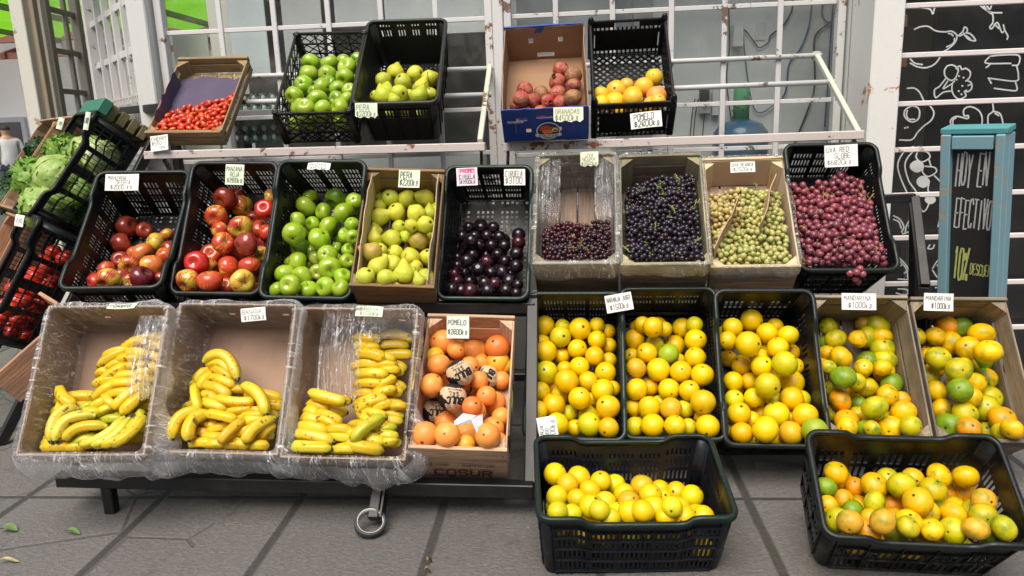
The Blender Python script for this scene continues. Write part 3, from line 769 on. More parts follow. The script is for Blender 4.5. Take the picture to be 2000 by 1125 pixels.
# ---------------------------------------------------------------- crate poses: rim front centre, w, l, h, tilt, yaw, roll
POSE = {
'M1':[-1.650, 2.509, 0.702, 0.350, 0.535, 0.26, 0.80, 0.10, 0.027],
'M2':[-1.294, 2.571, 0.66, 0.329, 0.52, 0.25, 1.047, -0.015, 0.03],
'M3':[-0.946, 2.539, 0.645, 0.329, 0.529, 0.25, 1.062, -0.048, 0.029],
'M4':[-0.615, 2.496, 0.686, 0.300, 0.505, 0.18, 0.875, 0.053, 0.061],
'M5':[-0.310, 2.596, 0.617, 0.320, 0.525, 0.25, 1.015, -0.025, 0.022],
'M6':[0.027, 2.598, 0.733, 0.305, 0.506, 0.211, 0.828, -0.041, 0.002],
'M7':[0.34, 2.576, 0.728, 0.308, 0.504, 0.187, 0.811, -0.06, -0.002],
'M8':[0.659, 2.617, 0.705, 0.307, 0.514, 0.161, 0.783, -0.077, -0.005],
'M9':[0.993, 2.65, 0.683, 0.325, 0.518, 0.25, 0.942, -0.021, 0.013],
'B1':[-1.462, 1.962, 0.302, 0.390, 0.47, 0.2, 1.015, 0.044, 0.021],
'B2':[-1.083, 2.038, 0.272, 0.388, 0.477, 0.2, 1.041, 0.007, 0.033],
'B3':[-0.69, 2.038, 0.253, 0.386, 0.483, 0.2, 0.986, -0.007, 0.025],
'B4':[-0.341, 2.058, 0.275, 0.300, 0.5, 0.207, 0.689, 0.017, 0.049],
'O1':[0.011, 2.312, 0.196, 0.326, 0.523, 0.25, 0.925, -0.038, 0.008],
'O2':[0.344, 2.323, 0.192, 0.325, 0.53, 0.25, 0.953, -0.025, 0.007],
'O3':[0.671, 2.306, 0.174, 0.325, 0.529, 0.25, 0.997, -0.017, 0.016],
'N1':[1.008, 2.319, 0.187, 0.325, 0.507, 0.22, 0.928, -0.02, 0.02],
'N2':[1.35, 2.328, 0.171, 0.325, 0.507, 0.22, 0.931, -0.009, 0.023],
'T1':[-1.605, 3.082, 1.24, 0.329, 0.493, 0.086, 0.748, 0.009, 0.023],
'T2':[-1.022, 3.019, 1.294, 0.320, 0.512, 0.175, 0.774, 0.022, 0.013],
'T3':[-0.688, 3.066, 1.328, 0.340, 0.528, 0.226, 0.756, 0.025, 0.013],
'T4':[-0.076, 2.892, 1.277, 0.331, 0.498, 0.17, 0.752, 0.001, -0.015],
'T5':[0.278, 3.09, 1.285, 0.332, 0.497, 0.197, 0.833, -0.01, -0.007],
'F1':[0.171, 1.786, 0.207, 0.51, 0.324, 0.223, 0.272, 0.061, 0.021],
'F2':[0.878, 1.725, 0.184, 0.477, 0.293, 0.233, 0.625, -0.082, 0.001],
'L1':[-2.403, 3.117, 0.924, 0.331, 0.519, 0.234, 0.924, -0.742, 0.0],
'L2':[-2.502, 2.835, 0.456, 0.33, 0.536, 0.22, 1.012, -0.759, 0.01],
}
def frame(k):
    X, Y, Z, w, l, h, t, yaw, ro = POSE[k]
    M = Matrix.Rotation(yaw, 3, 'Z') @ Matrix.Rotation(ro, 3, 'Y')
    a = M@Vector((1,0,0)); b_ = M@Vector((0,math.cos(t),math.sin(t))); n = M@Vector((0,-math.sin(t),math.cos(t)))
    o = Vector((X,Y,Z)) - n*h
    m = Matrix((a, b_, n)).transposed().to_4x4(); m.translation = o
    return m, w, l, h
def to_local(k, P): return frame(k)[0].inverted() @ Vector(P)

def rrect(w0, w1, l0, l1, rc, n=4):
    """rounded rectangle path (x, y, outward normal)"""
    out = []
    for cx, cy, a0 in ((w1-rc, l0+rc, -90), (w1-rc, l1-rc, 0), (w0+rc, l1-rc, 90), (w0+rc, l0+rc, 180)):
        for k in range(n+1):
            a = R(a0+90*k/n); out.append((cx+rc*math.cos(a), cy+rc*math.sin(a), math.cos(a), math.sin(a)))
    return out
def wallgrid(b, P, xs, ts, solid, th, mi=0):
    """solid[i][j] cells of a wall mapped by P(u,t,off)"""
    idx = {}; V = []; F = []
    def vid(i, j, s):
        if (i,j,s) not in idx:
            idx[(i,j,s)] = len(V); V.append(P(xs[i], ts[j], th*s))
        return idx[(i,j,s)]
    nx, nt = len(xs)-1, len(ts)-1
    for i in range(nx):
        for j in range(nt):
            if not solid(i, j): continue
            F.append((vid(i,j,1), vid(i+1,j,1), vid(i+1,j+1,1), vid(i,j+1,1)))
            F.append((vid(i,j,0), vid(i,j+1,0), vid(i+1,j+1,0), vid(i+1,j,0)))
            for di, dj, p, q in ((-1,0,(i,j),(i,j+1)), (1,0,(i+1,j+1),(i+1,j)), (0,-1,(i+1,j),(i,j)), (0,1,(i,j+1),(i+1,j+1))):
                a, c = i+di, j+dj
                if 0 <= a < nx and 0 <= c < nt and solid(a, c): continue
                F.append((vid(*p,1), vid(*p,0), vid(*q,0), vid(*q,1)))
    b.add(V, F, mi)
def dipf(u, L, depth, e0=.16, e1=.24):
    """rim height drop along a wall: high at both ends, low in the middle"""
    s = min(u, L-u)/L
    if s < e0: return 0.0
    if s > e1: return depth
    q = (s-e0)/(e1-e0); return depth*(q*q*(3-2*q))

def plastic_crate(key, label, group, style='slot', rimc=(.012,.026,.022), body=(.012,.014,.015), dirt=.5, dip=.022, long_x=False, fins=True, seed=0):
    M, w, l, h = frame(key)
    rt = empty('plastic_crate', M, label, 'crate', group)
    mb = m_plastic(body, (.085,.075,.065), dirt); mr = m_plastic(rimc, (.085,.085,.075), .35)
    tp = .016; rc = .028; th = .0035
    def corner(sx, sy, t):
        ins = tp*(1-t)
        return Vector(((w/2-ins)*sx, (ins if sy < 0 else l-ins), 0))
    # dips are on the long sides
    dx, dy = (dip, 0.0) if long_x else (0.0, dip)
    def wall(name, A, B, L, dpt, cols, cw, rows, slant=0.0, nfin=3, bottomfin=True):
        """A, B: (sx,sy) of the wall's ends, seen so that outward is to the right of A->B"""
        b = MB()
        def P(u, t, off):
            a = corner(*A, t); c = corner(*B, t); d = (c-a); LL = d.length; d.normalize()
            n = Vector((d.y, -d.x, 0))
            q = rc + (LL-2*rc)*(u/L)
            p = a + d*q + n*off
            p.z = t*(h - dipf(u, L, dpt))
            return p
        # columns
        xs = [0.0]; hole = []
        pitch = (L-.02)/cols
        nmain = max(2, nfin+1)
        for i in range(cols):
            x0 = .01+i*pitch+(pitch-cw)/2
            g = (i+.5)/cols*nmain
            near = abs(g-round(g)) < .5*nmain/cols*1.01 and 0 < round(g) < nmain
            if near and cols > 12: continue
            xs += [x0, x0+cw]
            hole += [False, True]
        xs.append(L); hole.append(False)
        # extra subdivisions so the dip bends smoothly
        extra = [L*q for q in (.16,.18,.20,.22,.24,.76,.78,.80,.82,.84)] if dpt else []
        X = sorted(set([round(x, 5) for x in xs+extra]))
        def is_hole(i):
            m = (X[i]+X[i+1])/2
            for k in range(len(hole)):
                if xs[k] < m < xs[k+1]: return hole[k]
            return False
        T = [0.0]; hr = []
        for a, c in rows: T += [a, c]; hr += [False, True]
        T.append(1.0); hr.append(False)
        H = [is_hole(i) for i in range(len(X)-1)]
        wallgrid(b, P, X, T, lambda i, j: not (H[i] and hr[j]), th)
        if fins:
            fr = [(rows[k][1]+(rows[k+1][0] if k+1 < len(rows) else rows[k][1]+.05))/2 for k in range(len(rows))]
            fr = [rows[0][0]-.03 if rows[0][0] > .04 else .01] + fr
            for t in fr:
                if t > .93: continue
                pr = [P(L*q, t, 0) for q in (0,.16,.24,.5,.76,.84,1)]
                po = [P(L*q, t, .010) for q in (0,.16,.24,.5,.76,.84,1)]
                V = []; F = []
                for i in range(7):
                    V += [pr[i]+Vector((0,0,.0015)), po[i]+Vector((0,0,.001)), po[i]-Vector((0,0,.001)), pr[i]-Vector((0,0,.0015))]
                for i in range(6):
                    for k in range(3): F.append((i*4+k, i*4+4+k, i*4+5+k, i*4+1+k))
                F.append((0,1,2,3)); F.append((24,27,26,25)); b.add(V, F)
            for k in range(nfin+2):
                u = L*(k/(nfin+1)); u = min(max(u, .002), L-.002)
                V = []
                for t in (.01, .96):
                    for off in (.001, .0085):
                        for s_ in (-.0013, .0013): V.append(P(u+s_, t, off))
                b.add(V, [(0,4,5,1), (2,3,7,6), (0,2,6,4), (1,5,7,3), (4,6,7,5), (0,1,3,2)])
        b.build(name, mb, rt)
    Lx = w-2*rc-2*tp*.0; Ly = l-2*rc
    if style == 'slot':      # thin upright slots in rows
        rw = [(.10,.24), (.30,.44), (.50,.64), (.69,.80)]
        sx, sy, cw = (32 if long_x else 20), (20 if long_x else 32), .0062
        nx_, ny_ = (4, 2) if long_x else (2, 4)
    elif style == 'open':    # two rows of wide openings
        rw = [(.08,.34), (.42,.66)]
        sx, sy, cw = (22 if long_x else 13), (13 if long_x else 22), .012
        nx_, ny_ = (4, 2) if long_x else (2, 4)
    elif style == 'fine':
        rw = [(.07,.18), (.22,.33), (.37,.48), (.52,.63), (.67,.78)]
        sx, sy, cw = 18, 30, .0085
        nx_, ny_ = 2, 4
    elif style == 'grid':
        rw = [(.05,.19), (.22,.36), (.39,.53), (.56,.70), (.74,.86)]
        sx, sy, cw = 13, 22, .0175
        nx_, ny_ = 2, 3
    elif style == 'closed':
        rw = [(.66,.80)]
        sx, sy, cw = 20, 26, .0055
        nx_, ny_ = 3, 5
    wall('end_wall', (-1,-1), (1,-1), Lx, dx, sx, cw, rw, nfin=nx_)
    wall('end_wall', (1,1), (-1,1), Lx, dx, sx, cw, rw + ([(.875,.925)] if style == 'closed' else []), nfin=nx_)
    wall('side_wall', (1,-1), (1,1), Ly, dy, sy, cw, rw, nfin=ny_)
    wall('side_wall', (-1,1), (-1,-1), Ly, dy, sy, cw, rw, nfin=ny_)
    for sx_, sy_ in ((1,-1),(1,1),(-1,1),(-1,-1)):
        b = MB(); V = []; F = []; n = 5
        for t in (0, 1):
            c = corner(sx_, sy_, t); cx = c.x-sx_*rc; cy = c.y - sy_*rc
            for k in range(n+1):
                a = math.atan2(sy_, sx_) - PI/4 + (PI/2)*k/n
                for rr in (rc, rc+th): V.append((cx+rr*math.cos(a), cy+rr*math.sin(a), t*h))
        m = 2*(n+1)
        for k in range(n):
            i = 2*k
            F += [(i, i+m, i+m+2, i+2), (i+1, i+3, i+m+3, i+m+1), (i, i+2, i+3, i+1), (i+m, i+m+1, i+m+3, i+m+2)]
        F += [(0,1,m+1,m), (2*n, 2*n+m, 2*n+m+1, 2*n+1)]
        b.add(V, F, 0, True); b.build('corner_post', mb, rt)
    # rim
    b = MB(); path = rrect(-w/2, w/2, 0, l, rc, 5)
    pts = []
    P0 = path+[path[0]]
    for (x, y, nx, ny), (x2, y2, nx2, ny2) in zip(P0[:-1], P0[1:]):
        straight = math.hypot(x2-x, y2-y) > .06
        pts.append((x, y, nx, ny))
        if straight:
            for q in (.06,.14,.18,.22,.26,.3,.5,.7,.74,.78,.82,.86,.94):
                pts.append((x+(x2-x)*q, y+(y2-y)*q, nx, ny))
    prof = [(-.003,-.010), (-.003,.002), (0,.005), (.008,.005), (.0125,.001), (.0125,-.013), (.010,-.013), (.009,-.004), (.002,-.006)]
    V = []; F = []; m = len(prof); N = len(pts)
    for x, y, nx, ny in pts:
        dd = 0.0
        if abs(nx) < .01: dd = dipf(x+w/2-rc, Lx, dx)
        elif abs(ny) < .01: dd = dipf(y-rc, Ly, dy)
        for o_, z in prof: V.append((x+nx*o_, y+ny*o_, h-dd+z))
    for i in range(N):
        j = (i+1) % N
        for k in range(m):
            F.append((i*m+k, j*m+k, j*m+(k+1) % m, i*m+(k+1) % m))
    b.add(V, F, 0, True); b.build('rim', mr, rt)
    # base with holes
    b = MB(); nx_, ny_ = int(w/.022), int(l/.022)
    X = []; Y = []
    wi, li = w-2*tp-.008, l-2*tp-.008
    for i in range(nx_): X += [-wi/2+wi*(i+.25)/nx_, -wi/2+wi*(i+.75)/nx_]
    for j in range(ny_): Y += [tp+.004+li*(j+.2)/ny_, tp+.004+li*(j+.8)/ny_]
    X = [-wi/2]+X+[wi/2]; Y = [tp+.004]+Y+[tp+.004+li]
    sol = (lambda i, j: not (i % 2 == 1 and j % 2 == 1 and (i//2) % 5 != 2 and (j//2) % 6 != 3)) if style != 'closed' else (lambda i, j: not (i % 2 and j % 2 and Y[j] > l*.75))
    wallgrid(b, lambda u, v, o: Vector((u, v, .006-o)), X, Y, sol, .004)
    b.build('base', mb, rt)
    return rt

def lattice_crate(key, label, group, kind):
    """crates of thin diagonal bars (kind 'diamond') or with solid ends, corner knobs and a diamond base (kind 'knob')"""
    M, w, l, h = frame(key)
    rt = empty('plastic_crate', M, label, 'crate', group)
    mb = m_plastic((.010,.010,.011), (.06,.06,.06), .25)
    def panel(name, O, U, Vv, Lu, Lv, nu, nv, band=(0,0), solid_top=None):
        b = MB(); O, U, Vv = Vector(O), Vector(U), Vector(Vv); N = U.cross(Vv)
        r_ = .0024 if kind == 'diamond' else .0042
        su, sv = Lu/nu, Lv/nv
        for i in range(-nv, nu):
            for d in (1, -1):
                # diagonal from (i,0) going up with slope +-1 cell per cell
                x0, y0, x1, y1 = (i if d > 0 else i+nv), 0.0, (i+nv if d > 0 else i), float(nv)
                pts = []
                for q in np.linspace(0, 1, 41):
                    x = x0+(x1-x0)*q; y = y0+(y1-y0)*q
                    if -1e-6 <= x <= nu+1e-6: pts.append((x*su, y*sv))
                if len(pts) > 1:
                    a = O+U*pts[0][0]+Vv*pts[0][1]; c = O+U*pts[-1][0]+Vv*pts[-1][1]
                    if (c-a).length > .01: b.bar(a, c, r_*1.6, r_*1.6, up=N)
        for q in np.linspace(0, 1, 4 if kind == 'diamond' else 2): b.bar(O+U*0+Vv*Lv*q, O+U*Lu+Vv*Lv*q, .006, .006, up=N)
        if kind == 'diamond':
            for q in (.25, .5, .75): b.bar(O+U*Lu*q, O+U*Lu*q+Vv*Lv, .005, .005, up=N)
        b.build(name, mb, rt)
    x0, x1 = -w/2+.012, w/2-.012; hh = h-.02
    if kind == 'diamond':
        panel('end_wall', (x0,.006,.012), (1,0,0), (0,0,1), x1-x0, hh, 6, 4)
        panel('end_wall', (x0,l-.006,.012), (1,0,0), (0,0,1), x1-x0, hh, 6, 4)
        panel('side_wall', (-w/2+.006,.012,.012), (0,1,0), (0,0,1), l-.024, hh, 10, 4)
        panel('side_wall', (w/2-.006,.012,.012), (0,1,0), (0,0,1), l-.024, hh, 10, 4)
        panel('base', (x0,.012,.006), (1,0,0), (0,1,0), x1-x0, l-.024, 8, 13)
    else:
        panel('base', (x0,.012,.006), (1,0,0), (0,1,0), x1-x0, l-.024, 9, 14)
        panel('side_wall', (-w/2+.006,.012,.012), (0,1,0), (0,0,1), l-.024, hh, 12, 5)
        panel('side_wall', (w/2-.006,.012,.012), (0,1,0), (0,0,1), l-.024, hh, 12, 5)
        for yy, nrm in ((.004, 1), (l-.004, -1)):
            b = MB(); L = x1-x0
            n = 16; X = []
            for i in range(n): X += [L*(i+.2)/n, L*(i+.8)/n]
            X = [0]+X+[L]; T = [0,.02,.13,.2,.62,.74,.86,.93,1] if yy < .1 else [0,.03,.12,.2,.60,.72,.80,.93,1]
            def sol(i, j):
                m = (X[i]+X[i+1])/2/L
                if j in (1, 5) and i % 2: return False
                if j == 3 and (m < .09 or m > .91) and i % 2: return False
                if j == 6 and .33 < m < .67 and yy > .1: return False
                return True
            wallgrid(b, lambda u, t, o: Vector((x0+u, yy-o*nrm+.002*nrm, .006+t*(h-.006))), X, T, sol, .004)
            b.build('end_wall', mb, rt)
    b = MB()
    pth = [(-w/2+.006,.006), (w/2-.006,.006), (w/2-.006,l-.006), (-w/2+.006,l-.006)]
    for i in range(4):
        a, c = pth[i], pth[(i+1) % 4]
        b.bar((a[0],a[1],h-.004), (c[0],c[1],h-.004), .012, .012, bev=.003)
    b.build('rim', mb, rt)
    for x, y in pth:
        b = MB(); b.box((x*.985, y+(.008 if y < l/2 else -.008), h/2-.006), (.028, .034, h-.012), bev=.005)
        if kind == 'knob': b.lathe([(.014,h-.006), (.014,h+.012), (.011,h+.018), (.010,h+.024), (.004,h+.028)], 12, Matrix.Translation((x*.985, y+(.008 if y < l/2 else -.008), 0)))
        else: b.lathe([(.013,h-.008), (.014,h+.004), (.010,h+.008), (.007,h+.004)], 12, Matrix.Translation((x*.985, y+(.008 if y < l/2 else -.008), 0)))
        b.build('corner_post', mb, rt)
    return rt

def wood_box(key, label, group=None, cols=((.42,.27,.15),(.24,.14,.075)), worn=.25, front=2, sides=2, th=.012, toph=None, top_extra=0.0, post=True, seed=1, low=None):
    M, w, l, h = frame(key)
    rnd = random.Random(seed)
    rt = empty('wooden_box', M, label, 'box', group)
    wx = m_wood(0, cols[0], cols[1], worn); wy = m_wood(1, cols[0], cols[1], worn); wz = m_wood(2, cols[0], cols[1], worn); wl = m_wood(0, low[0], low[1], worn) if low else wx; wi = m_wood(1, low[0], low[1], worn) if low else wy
    def plank(name, c, d, m, rot=0):
        b = MB(); c = list(c); c[2] += rnd.uniform(-.001,.001)
        b.box(c, d, Matrix.Rotation(rnd.uniform(-.006,.006), 3, 'Y') if d[0] > d[1] else None, bev=.0018)
        o = b.build(name, m, rt)
        for xx in ((-.45,.45) if d[0] > d[1] else ()):
            pass
        return o
    toph = toph or h*.36
    for y in (th/2, l-th/2):
        s_ = -1 if y < l/2 else 1
        plank('end_plank', (0, y+s_*.002, h-toph/2+top_extra), (w, th, toph), wx)
        rem = h-toph-.006; n = front-1
        for k in range(n):
            hh = rem/n-.004
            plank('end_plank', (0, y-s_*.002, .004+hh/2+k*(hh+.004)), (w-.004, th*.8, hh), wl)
    for x in (-w/2+.004, w/2-.004):
        hh = (h-.004)/sides-.012
        for k in range(sides):
            plank('side_slat', (x, l/2, .004+hh/2+k*(hh+.014)), (.006, l-2*th-.004, hh), wy)
    if post:
        for sx in (-1, 1):
            for sy in (-1, 1):
                b = MB(); x = sx*(w/2-.008); y = th+.001 if sy < 0 else l-th-.001; q = .045
                P_ = [(x,y),(x-sx*q,y),(x,y-sy*q*.9)]
                zz = h-.012
                b.add([(a, c, .004) for a, c in P_]+[(a, c, zz) for a, c in P_], [(0,1,2) if sx*sy > 0 else (0,2,1), (3,5,4) if sx*sy > 0 else (3,4,5), (0,3,4,1), (1,4,5,2), (2,5,3,0)])
                b.build('corner_post', wz, rt)
    n = 4
    for k in range(n):
        ww = (w-.02)/n-.006
        plank('base_slat', (-w/2+.01+(k+.5)*(w-.02)/n, l/2, .002), (ww, l-2*th, .005), wi)
    b = MB()
    for y, s_ in ((-.0025, -1), (l+.0025, 1)):
        for x in (-w/2+.014, w/2-.014, -w/2+.022):
            b.lathe([(.0001,-.0006), (.0022,-.0006), (.0022,.0006), (.0001,.0006)], 8, Matrix.Translation((x, y, h-toph*.5+rnd.uniform(-.01,.01)))@Matrix.Rotation(PI/2, 4, 'X'))
    b.build('nails', m_plain((.05,.05,.05), .4, .5, .1), rt)
    return rt

def sub_panel(b, O, U, V, Lu, Lv, th, holes=(), n=None, mi=0, jag=0.0, wob=0.0, seed=0):
    """sheet with rectangular holes (u0,u1,v0,v1); jag tears the far edge, wob waves it"""
    O, U, V = Vector(O), Vector(U), Vector(V); N = U.cross(V).normalized()
    us = sorted(set([0, Lu]+[q for h_ in holes for q in h_[:2]]+[Lu*i/10 for i in range(11)]))
    vs_ = sorted(set([0, Lv]+[q for h_ in holes for q in h_[2:]]+[Lv*i/4 for i in range(5)]))
    def sol(i, j):
        mu, mv = (us[i]+us[i+1])/2, (vs_[j]+vs_[j+1])/2
        return not any(a < mu < c and d < mv < e for a, c, d, e in holes)
    def P(u, v, o):
        p = O+U*u+V*v+N*o
        if wob: p = p+N*noise.noise(Vector((u*9+seed, v*9, seed*3.1)))*wob
        if jag and v > Lv-1e-6: p = p+V*noise.noise(Vector((u*40, seed, 1)))*jag
        return p
    wallgrid(b, P, us, vs_, sol, th, mi)

def carton(key, label, group=None, col=None, inner=None):
    M, w, l, h = frame(key)
    rt = empty('cardboard_box', M, label, 'box', group)
    mo = m_card(); th = .005
    b = MB(); sub_panel(b, (-w/2,0,0), (1,0,0), (0,0,1), w, h, -th, [(w*.42,w*.58,h*.62,h*.76)], wob=.004, seed=1); b.build('end_panel', mo, rt)
    b = MB(); sub_panel(b, (-w/2,l,0), (1,0,0), (0,0,1), w, h, th, [(w*.30,w*.36,h*.42,h*.52), (w*.78,w*.84,h*.42,h*.52)], wob=.004, seed=2); b.build('end_panel', mo, rt)
    for x, s_ in ((-w/2, 1), (w/2, -1)):
        b = MB(); sub_panel(b, (x,.001,0), (0,1,0), (0,0,1), l-.002, h, th*s_, [], wob=.008, seed=3+s_); b.build('side_panel', mo, rt)
    b = MB(); b.box((0, l/2, .003), (w-.002, l-.002, .005)); b.build('base', m_card((.40,.27,.20), (.34,.225,.16)), rt)
    # corrugated edge
    b = MB()
    for (x0, y0, x1, y1) in ((-w/2,.002,w/2,.002), (-w/2,l-.002,w/2,l-.002), (-w/2+.002,0,-w/2+.002,l), (w/2-.002,0,w/2-.002,l)):
        n = 40
        P_ = [(x0+(x1-x0)*i/n, y0+(y1-y0)*i/n, h+.0015+(.0012 if i % 2 else 0)) for i in range(n+1)]
        for p, q in zip(P_[:-1], P_[1:]): b.bar(p, q, .005, .002)
    b.build('edge_trim', m_card((.46,.34,.24), (.36,.25,.17)), rt)
    return rt

def film(key, label, seed, out=.10, flare=.05, inner_gap=.010, milky=.07, tuck=.02, res=(300, 60), flap=None):
    """thin plastic bag lining a box, folded out over its rim; long loose folds"""
    M, w, l, h = frame(key)
    b = MB(); nu, nv = res
    V = []; UV = []
    per = rrect(-w/2, w/2, 0, l, .03, 6); per.append(per[0])
    cum = [0]
    for p, q in zip(per[:-1], per[1:]): cum.append(cum[-1]+math.hypot(q[0]-p[0], q[1]-p[1]))
    T = cum[-1]
    def at(s):
        s %= T
        for i in range(len(per)-1):
            if cum[i+1] >= s:
                q = (s-cum[i])/max(1e-9, cum[i+1]-cum[i]); a, c = per[i], per[i+1]
                return [a[k]+(c[k]-a[k])*q for k in range(4)]
        return per[0]
    def ridge(s, f, t, k): 
        return abs(noise.noise(Vector((s*f+seed*9.1, t*1.4+k, seed*2.7+k))))
    for j in range(nv+1):
        t = j/nv
        for i in range(nu):
            s = T*i/nu
            x, y, nx, ny = at(s)
            fr = max(0.0, 1-y/(l*.35))
            loose = .5+.5*noise.noise(Vector((s*5+seed*3, 1.5, seed)))
            fold = ridge(s, 10, t*.8, 1)*1.1+ridge(s, 25, t*.8, 4)*.25
            big = noise.noise(Vector((x*6+seed, y*6, t*2)))
            if t < .55:
                q = t/.55; env = math.sin(PI*min(1, q*1.02))**.7
                off = -inner_gap - tuck*(1-q)**2*(.6+.6*loose) - (.030*fold*loose+.006*big)*env*(1 if key[0] == 'B' else .45)
                z = .012 + q*(h+.004-.012) + .006*big*env
                vv = q*h
            else:
                q = (t-.55)/.45
                drop = out*(.40+.75*fr)*(1+.45*noise.noise(Vector((s*7, 5, seed))))
                if key[0] == 'M': drop = out*(.25+.75*fr)*(1+.4*big)
                a = min(1, q/.16)
                off = -inner_gap+(inner_gap+.007)*a + flare*(.25+.75*fr)*math.sin(q*PI*.62)*(1+.4*big) + (.034*fold-.008)*q*(1 if key[0] == 'B' else .4)
                z = h+.005+.004*math.sin(PI*a) - drop*max(0, q-.1)/.9 + .006*big*q
                vv = h+q*drop
            V.append((x+nx*off, y+ny*off, z)); UV.append((s, vv))
    F = [(j*nu+i, j*nu+(i+1) % nu, (j+1)*nu+(i+1) % nu, (j+1)*nu+i) for j in range(nv) for i in range(nu)]
    b.add(V, F, 0, True)
    for fi in range(len(b.f)): b.mi[fi] = 1 if fi//nu > nv*.62 else 0
    o = b.build('plastic_bag', [m_film(milky), m_film(milky+.20)], M=M, uv=UV, label=label, cat='plastic bag', group='clear plastic bags lining the boxes')
    for fk, (x0, y0, z0, x1, y1, z1, dx, dy, dz, sag) in enumerate(flap or ()):
        # loose flap: hangs from the line p0-p1 along (dx,dy,dz)
        b = MB(); V = []; UV = []; n, m = 60, 40
        for j in range(m+1):
            for i in range(n+1):
                u, q = i/n, j/m
                f_ = abs(noise.noise(Vector((u*7+seed, q*.9, fk*3.3))))*.05+abs(noise.noise(Vector((u*17+seed, q*1.3, 2))))*.02
                V.append((x0+(x1-x0)*u+dx*q*(1+.1*noise.noise(Vector((u*4, 0, seed)))), y0+(y1-y0)*u+dy*q*(1+.15*noise.noise(Vector((u*5, 3, seed)))), z0+(z1-z0)*u+dz*q+sag*math.sin(PI*q)+f_*(.3+q)-.012))
                UV.append((u*.3, q*.3))
        b.add(V, [(j*(n+1)+i, j*(n+1)+i+1, (j+1)*(n+1)+i+1, (j+1)*(n+1)+i) for j in range(m) for i in range(n)], 0, True)
        b.build('flap', m_film(max(0, milky-.02)), o, uv=UV)
    return o
# ---------------------------------------------------------------- racks
RM = m_rack()
rk = empty('display_rack', Matrix.Translation((-1.0, 2.3, 0)), 'black steel rack carrying the banana boxes and the wooden grapefruit box', 'rack')
b = MB(); o = Vector((-1.0, 2.3, 0))
def rb(a, c, w, h=None, bev=.003): b.bar(Vector(a)-o, Vector(c)-o, w, h, bev=bev)
rb((-1.70,2.165,.125), (-.12,2.15,.095), .045, .045); rb((-1.70,2.19,.105), (-.12,2.175,.075), .05, .006)
rb((-1.70,2.62,.60), (-.12,2.62,.57), .04); 
b.build('front_rail', RM, rk)
for x in (-1.69, -.90, -.13):
    b = MB(); rb((x,2.17,.10), (x,2.66,.62), .04, .035); b.build('side_rail', RM, rk)
p1 = onZ(208, 1010, 0); 
for x, y in ((-1.69,2.64), (-.13,2.64)):
    b = MB(); rb((x,y,.0), (x,y,.62), .04, .04); b.build('leg', RM, rk)
b = MB(); rb((p1[0], 2.17, 0), (p1[0], 2.17, .10), .036, .036); b.build('leg', RM, rk)
b = MB(); rb((-1.69,2.64,.30), (-.13,2.64,.30), .03, .03); b.build('cross_bar', RM, rk)
q = onZ(726, 1018, .04)
b = MB(); rb((q[0], 2.165, .115), (q[0], q[1]+.02, .035), .034, .03); rb((q[0]+.028, 2.165, .115), (q[0]+.026, q[1]+.02, .035), .006, .05); b.build('caster_bracket', RM, rk)
b = MB()
Mr = Matrix.Translation(Vector((q[0]-.005, q[1]+.0, .034))-o) @ Matrix.Rotation(R(14), 4, 'Y') @ Matrix.Rotation(R(28), 4, 'X')
prof = [(.041,-.013),(.047,-.013),(.049,-.010),(.049,.010),(.047,.013),(.041,.013)]
n = 36; V = []; F = []; m = len(prof)
for i in range(n):
    a = 2*PI*i/n
    for r_, z in prof: V.append(Mr@Vector((r_*math.cos(a), r_*math.sin(a), z)))
for i in range(n):
    for k in range(m): F.append((i*m+k, ((i+1) % n)*m+k, ((i+1) % n)*m+(k+1) % m, i*m+(k+1) % m))
b.add(V, F, 0, True); b.build('tyre', m_plain((.035,.037,.04), .55, .5, .4, 30.0), rk)
b = MB(); V = []; F = []
for i in range(n):
    a = 2*PI*i/n
    for r_, z in ((.0405,-.012),(.0405,.012),(.038,.011),(.038,-.011)): V.append(Mr@Vector((r_*math.cos(a), r_*math.sin(a), z+(.006 if 8 < i < 20 and z > 0 else 0))))
for i in range(n):
    for k in range(4): F.append((i*4+k, ((i+1) % n)*4+k, ((i+1) % n)*4+(k+1) % 4, i*4+(k+1) % 4))
b.add(V, F, 0, True); b.build('rim', m_plain((.55,.53,.49), .6), rk)

o = Vector((.85, 2.6, 0))
r2 = empty('display_rack', Matrix.Translation(o), 'low black rack under the orange crates and mandarin boxes', 'rack')
b = MB(); rb((-.10,2.56,.045), (1.55,2.56,.045), .04); rb((-.10,2.86,.44), (1.55,2.86,.44), .04); b.build('front_rail', RM, r2)
for x in (-.10, .50, 1.18, 1.54):
    b = MB(); rb((x,2.56,.05), (x,2.88,.46), .035); rb((x,2.88,0), (x,2.88,.46), .035); b.build('side_rail', RM, r2)
o = Vector((-.3, 2.9, 0))
r3 = empty('display_rack', Matrix.Translation(o), 'tall black rack of the middle row, its bare end frame showing at the right', 'rack')
b = MB(); rb((-1.9,2.80,.53), (1.25,2.80,.50), .04); rb((-1.9,3.12,.97), (1.25,3.12,.95), .04); b.build('shelf_rail', RM, r3)
for x in (-1.85, -1.12, -.45, .18, .82):
    b = MB(); rb((x,2.80,.53), (x,3.16,.99), .03); rb((x,3.16,0), (x,3.16,.99), .035); rb((x,2.82,0), (x,2.82,.52), .035); b.build('leg', RM, r3)
e1 = onY(1722, 389, 3.05); e2 = onY(1786, 386, 3.05); e3 = onY(1806, 560, 2.78); e3b = onY(1816, 572, 3.05)
b = MB(); rb(e1, e2, .03, .035); rb(e1-np.array([.35,0,0]), e1, .03, .035); rb(e2, e3, .034, .034); rb(e3, (e3[0]+.02, e3[1]-.02, 0), .034, .034)
b.build('end_frame', RM, r3)
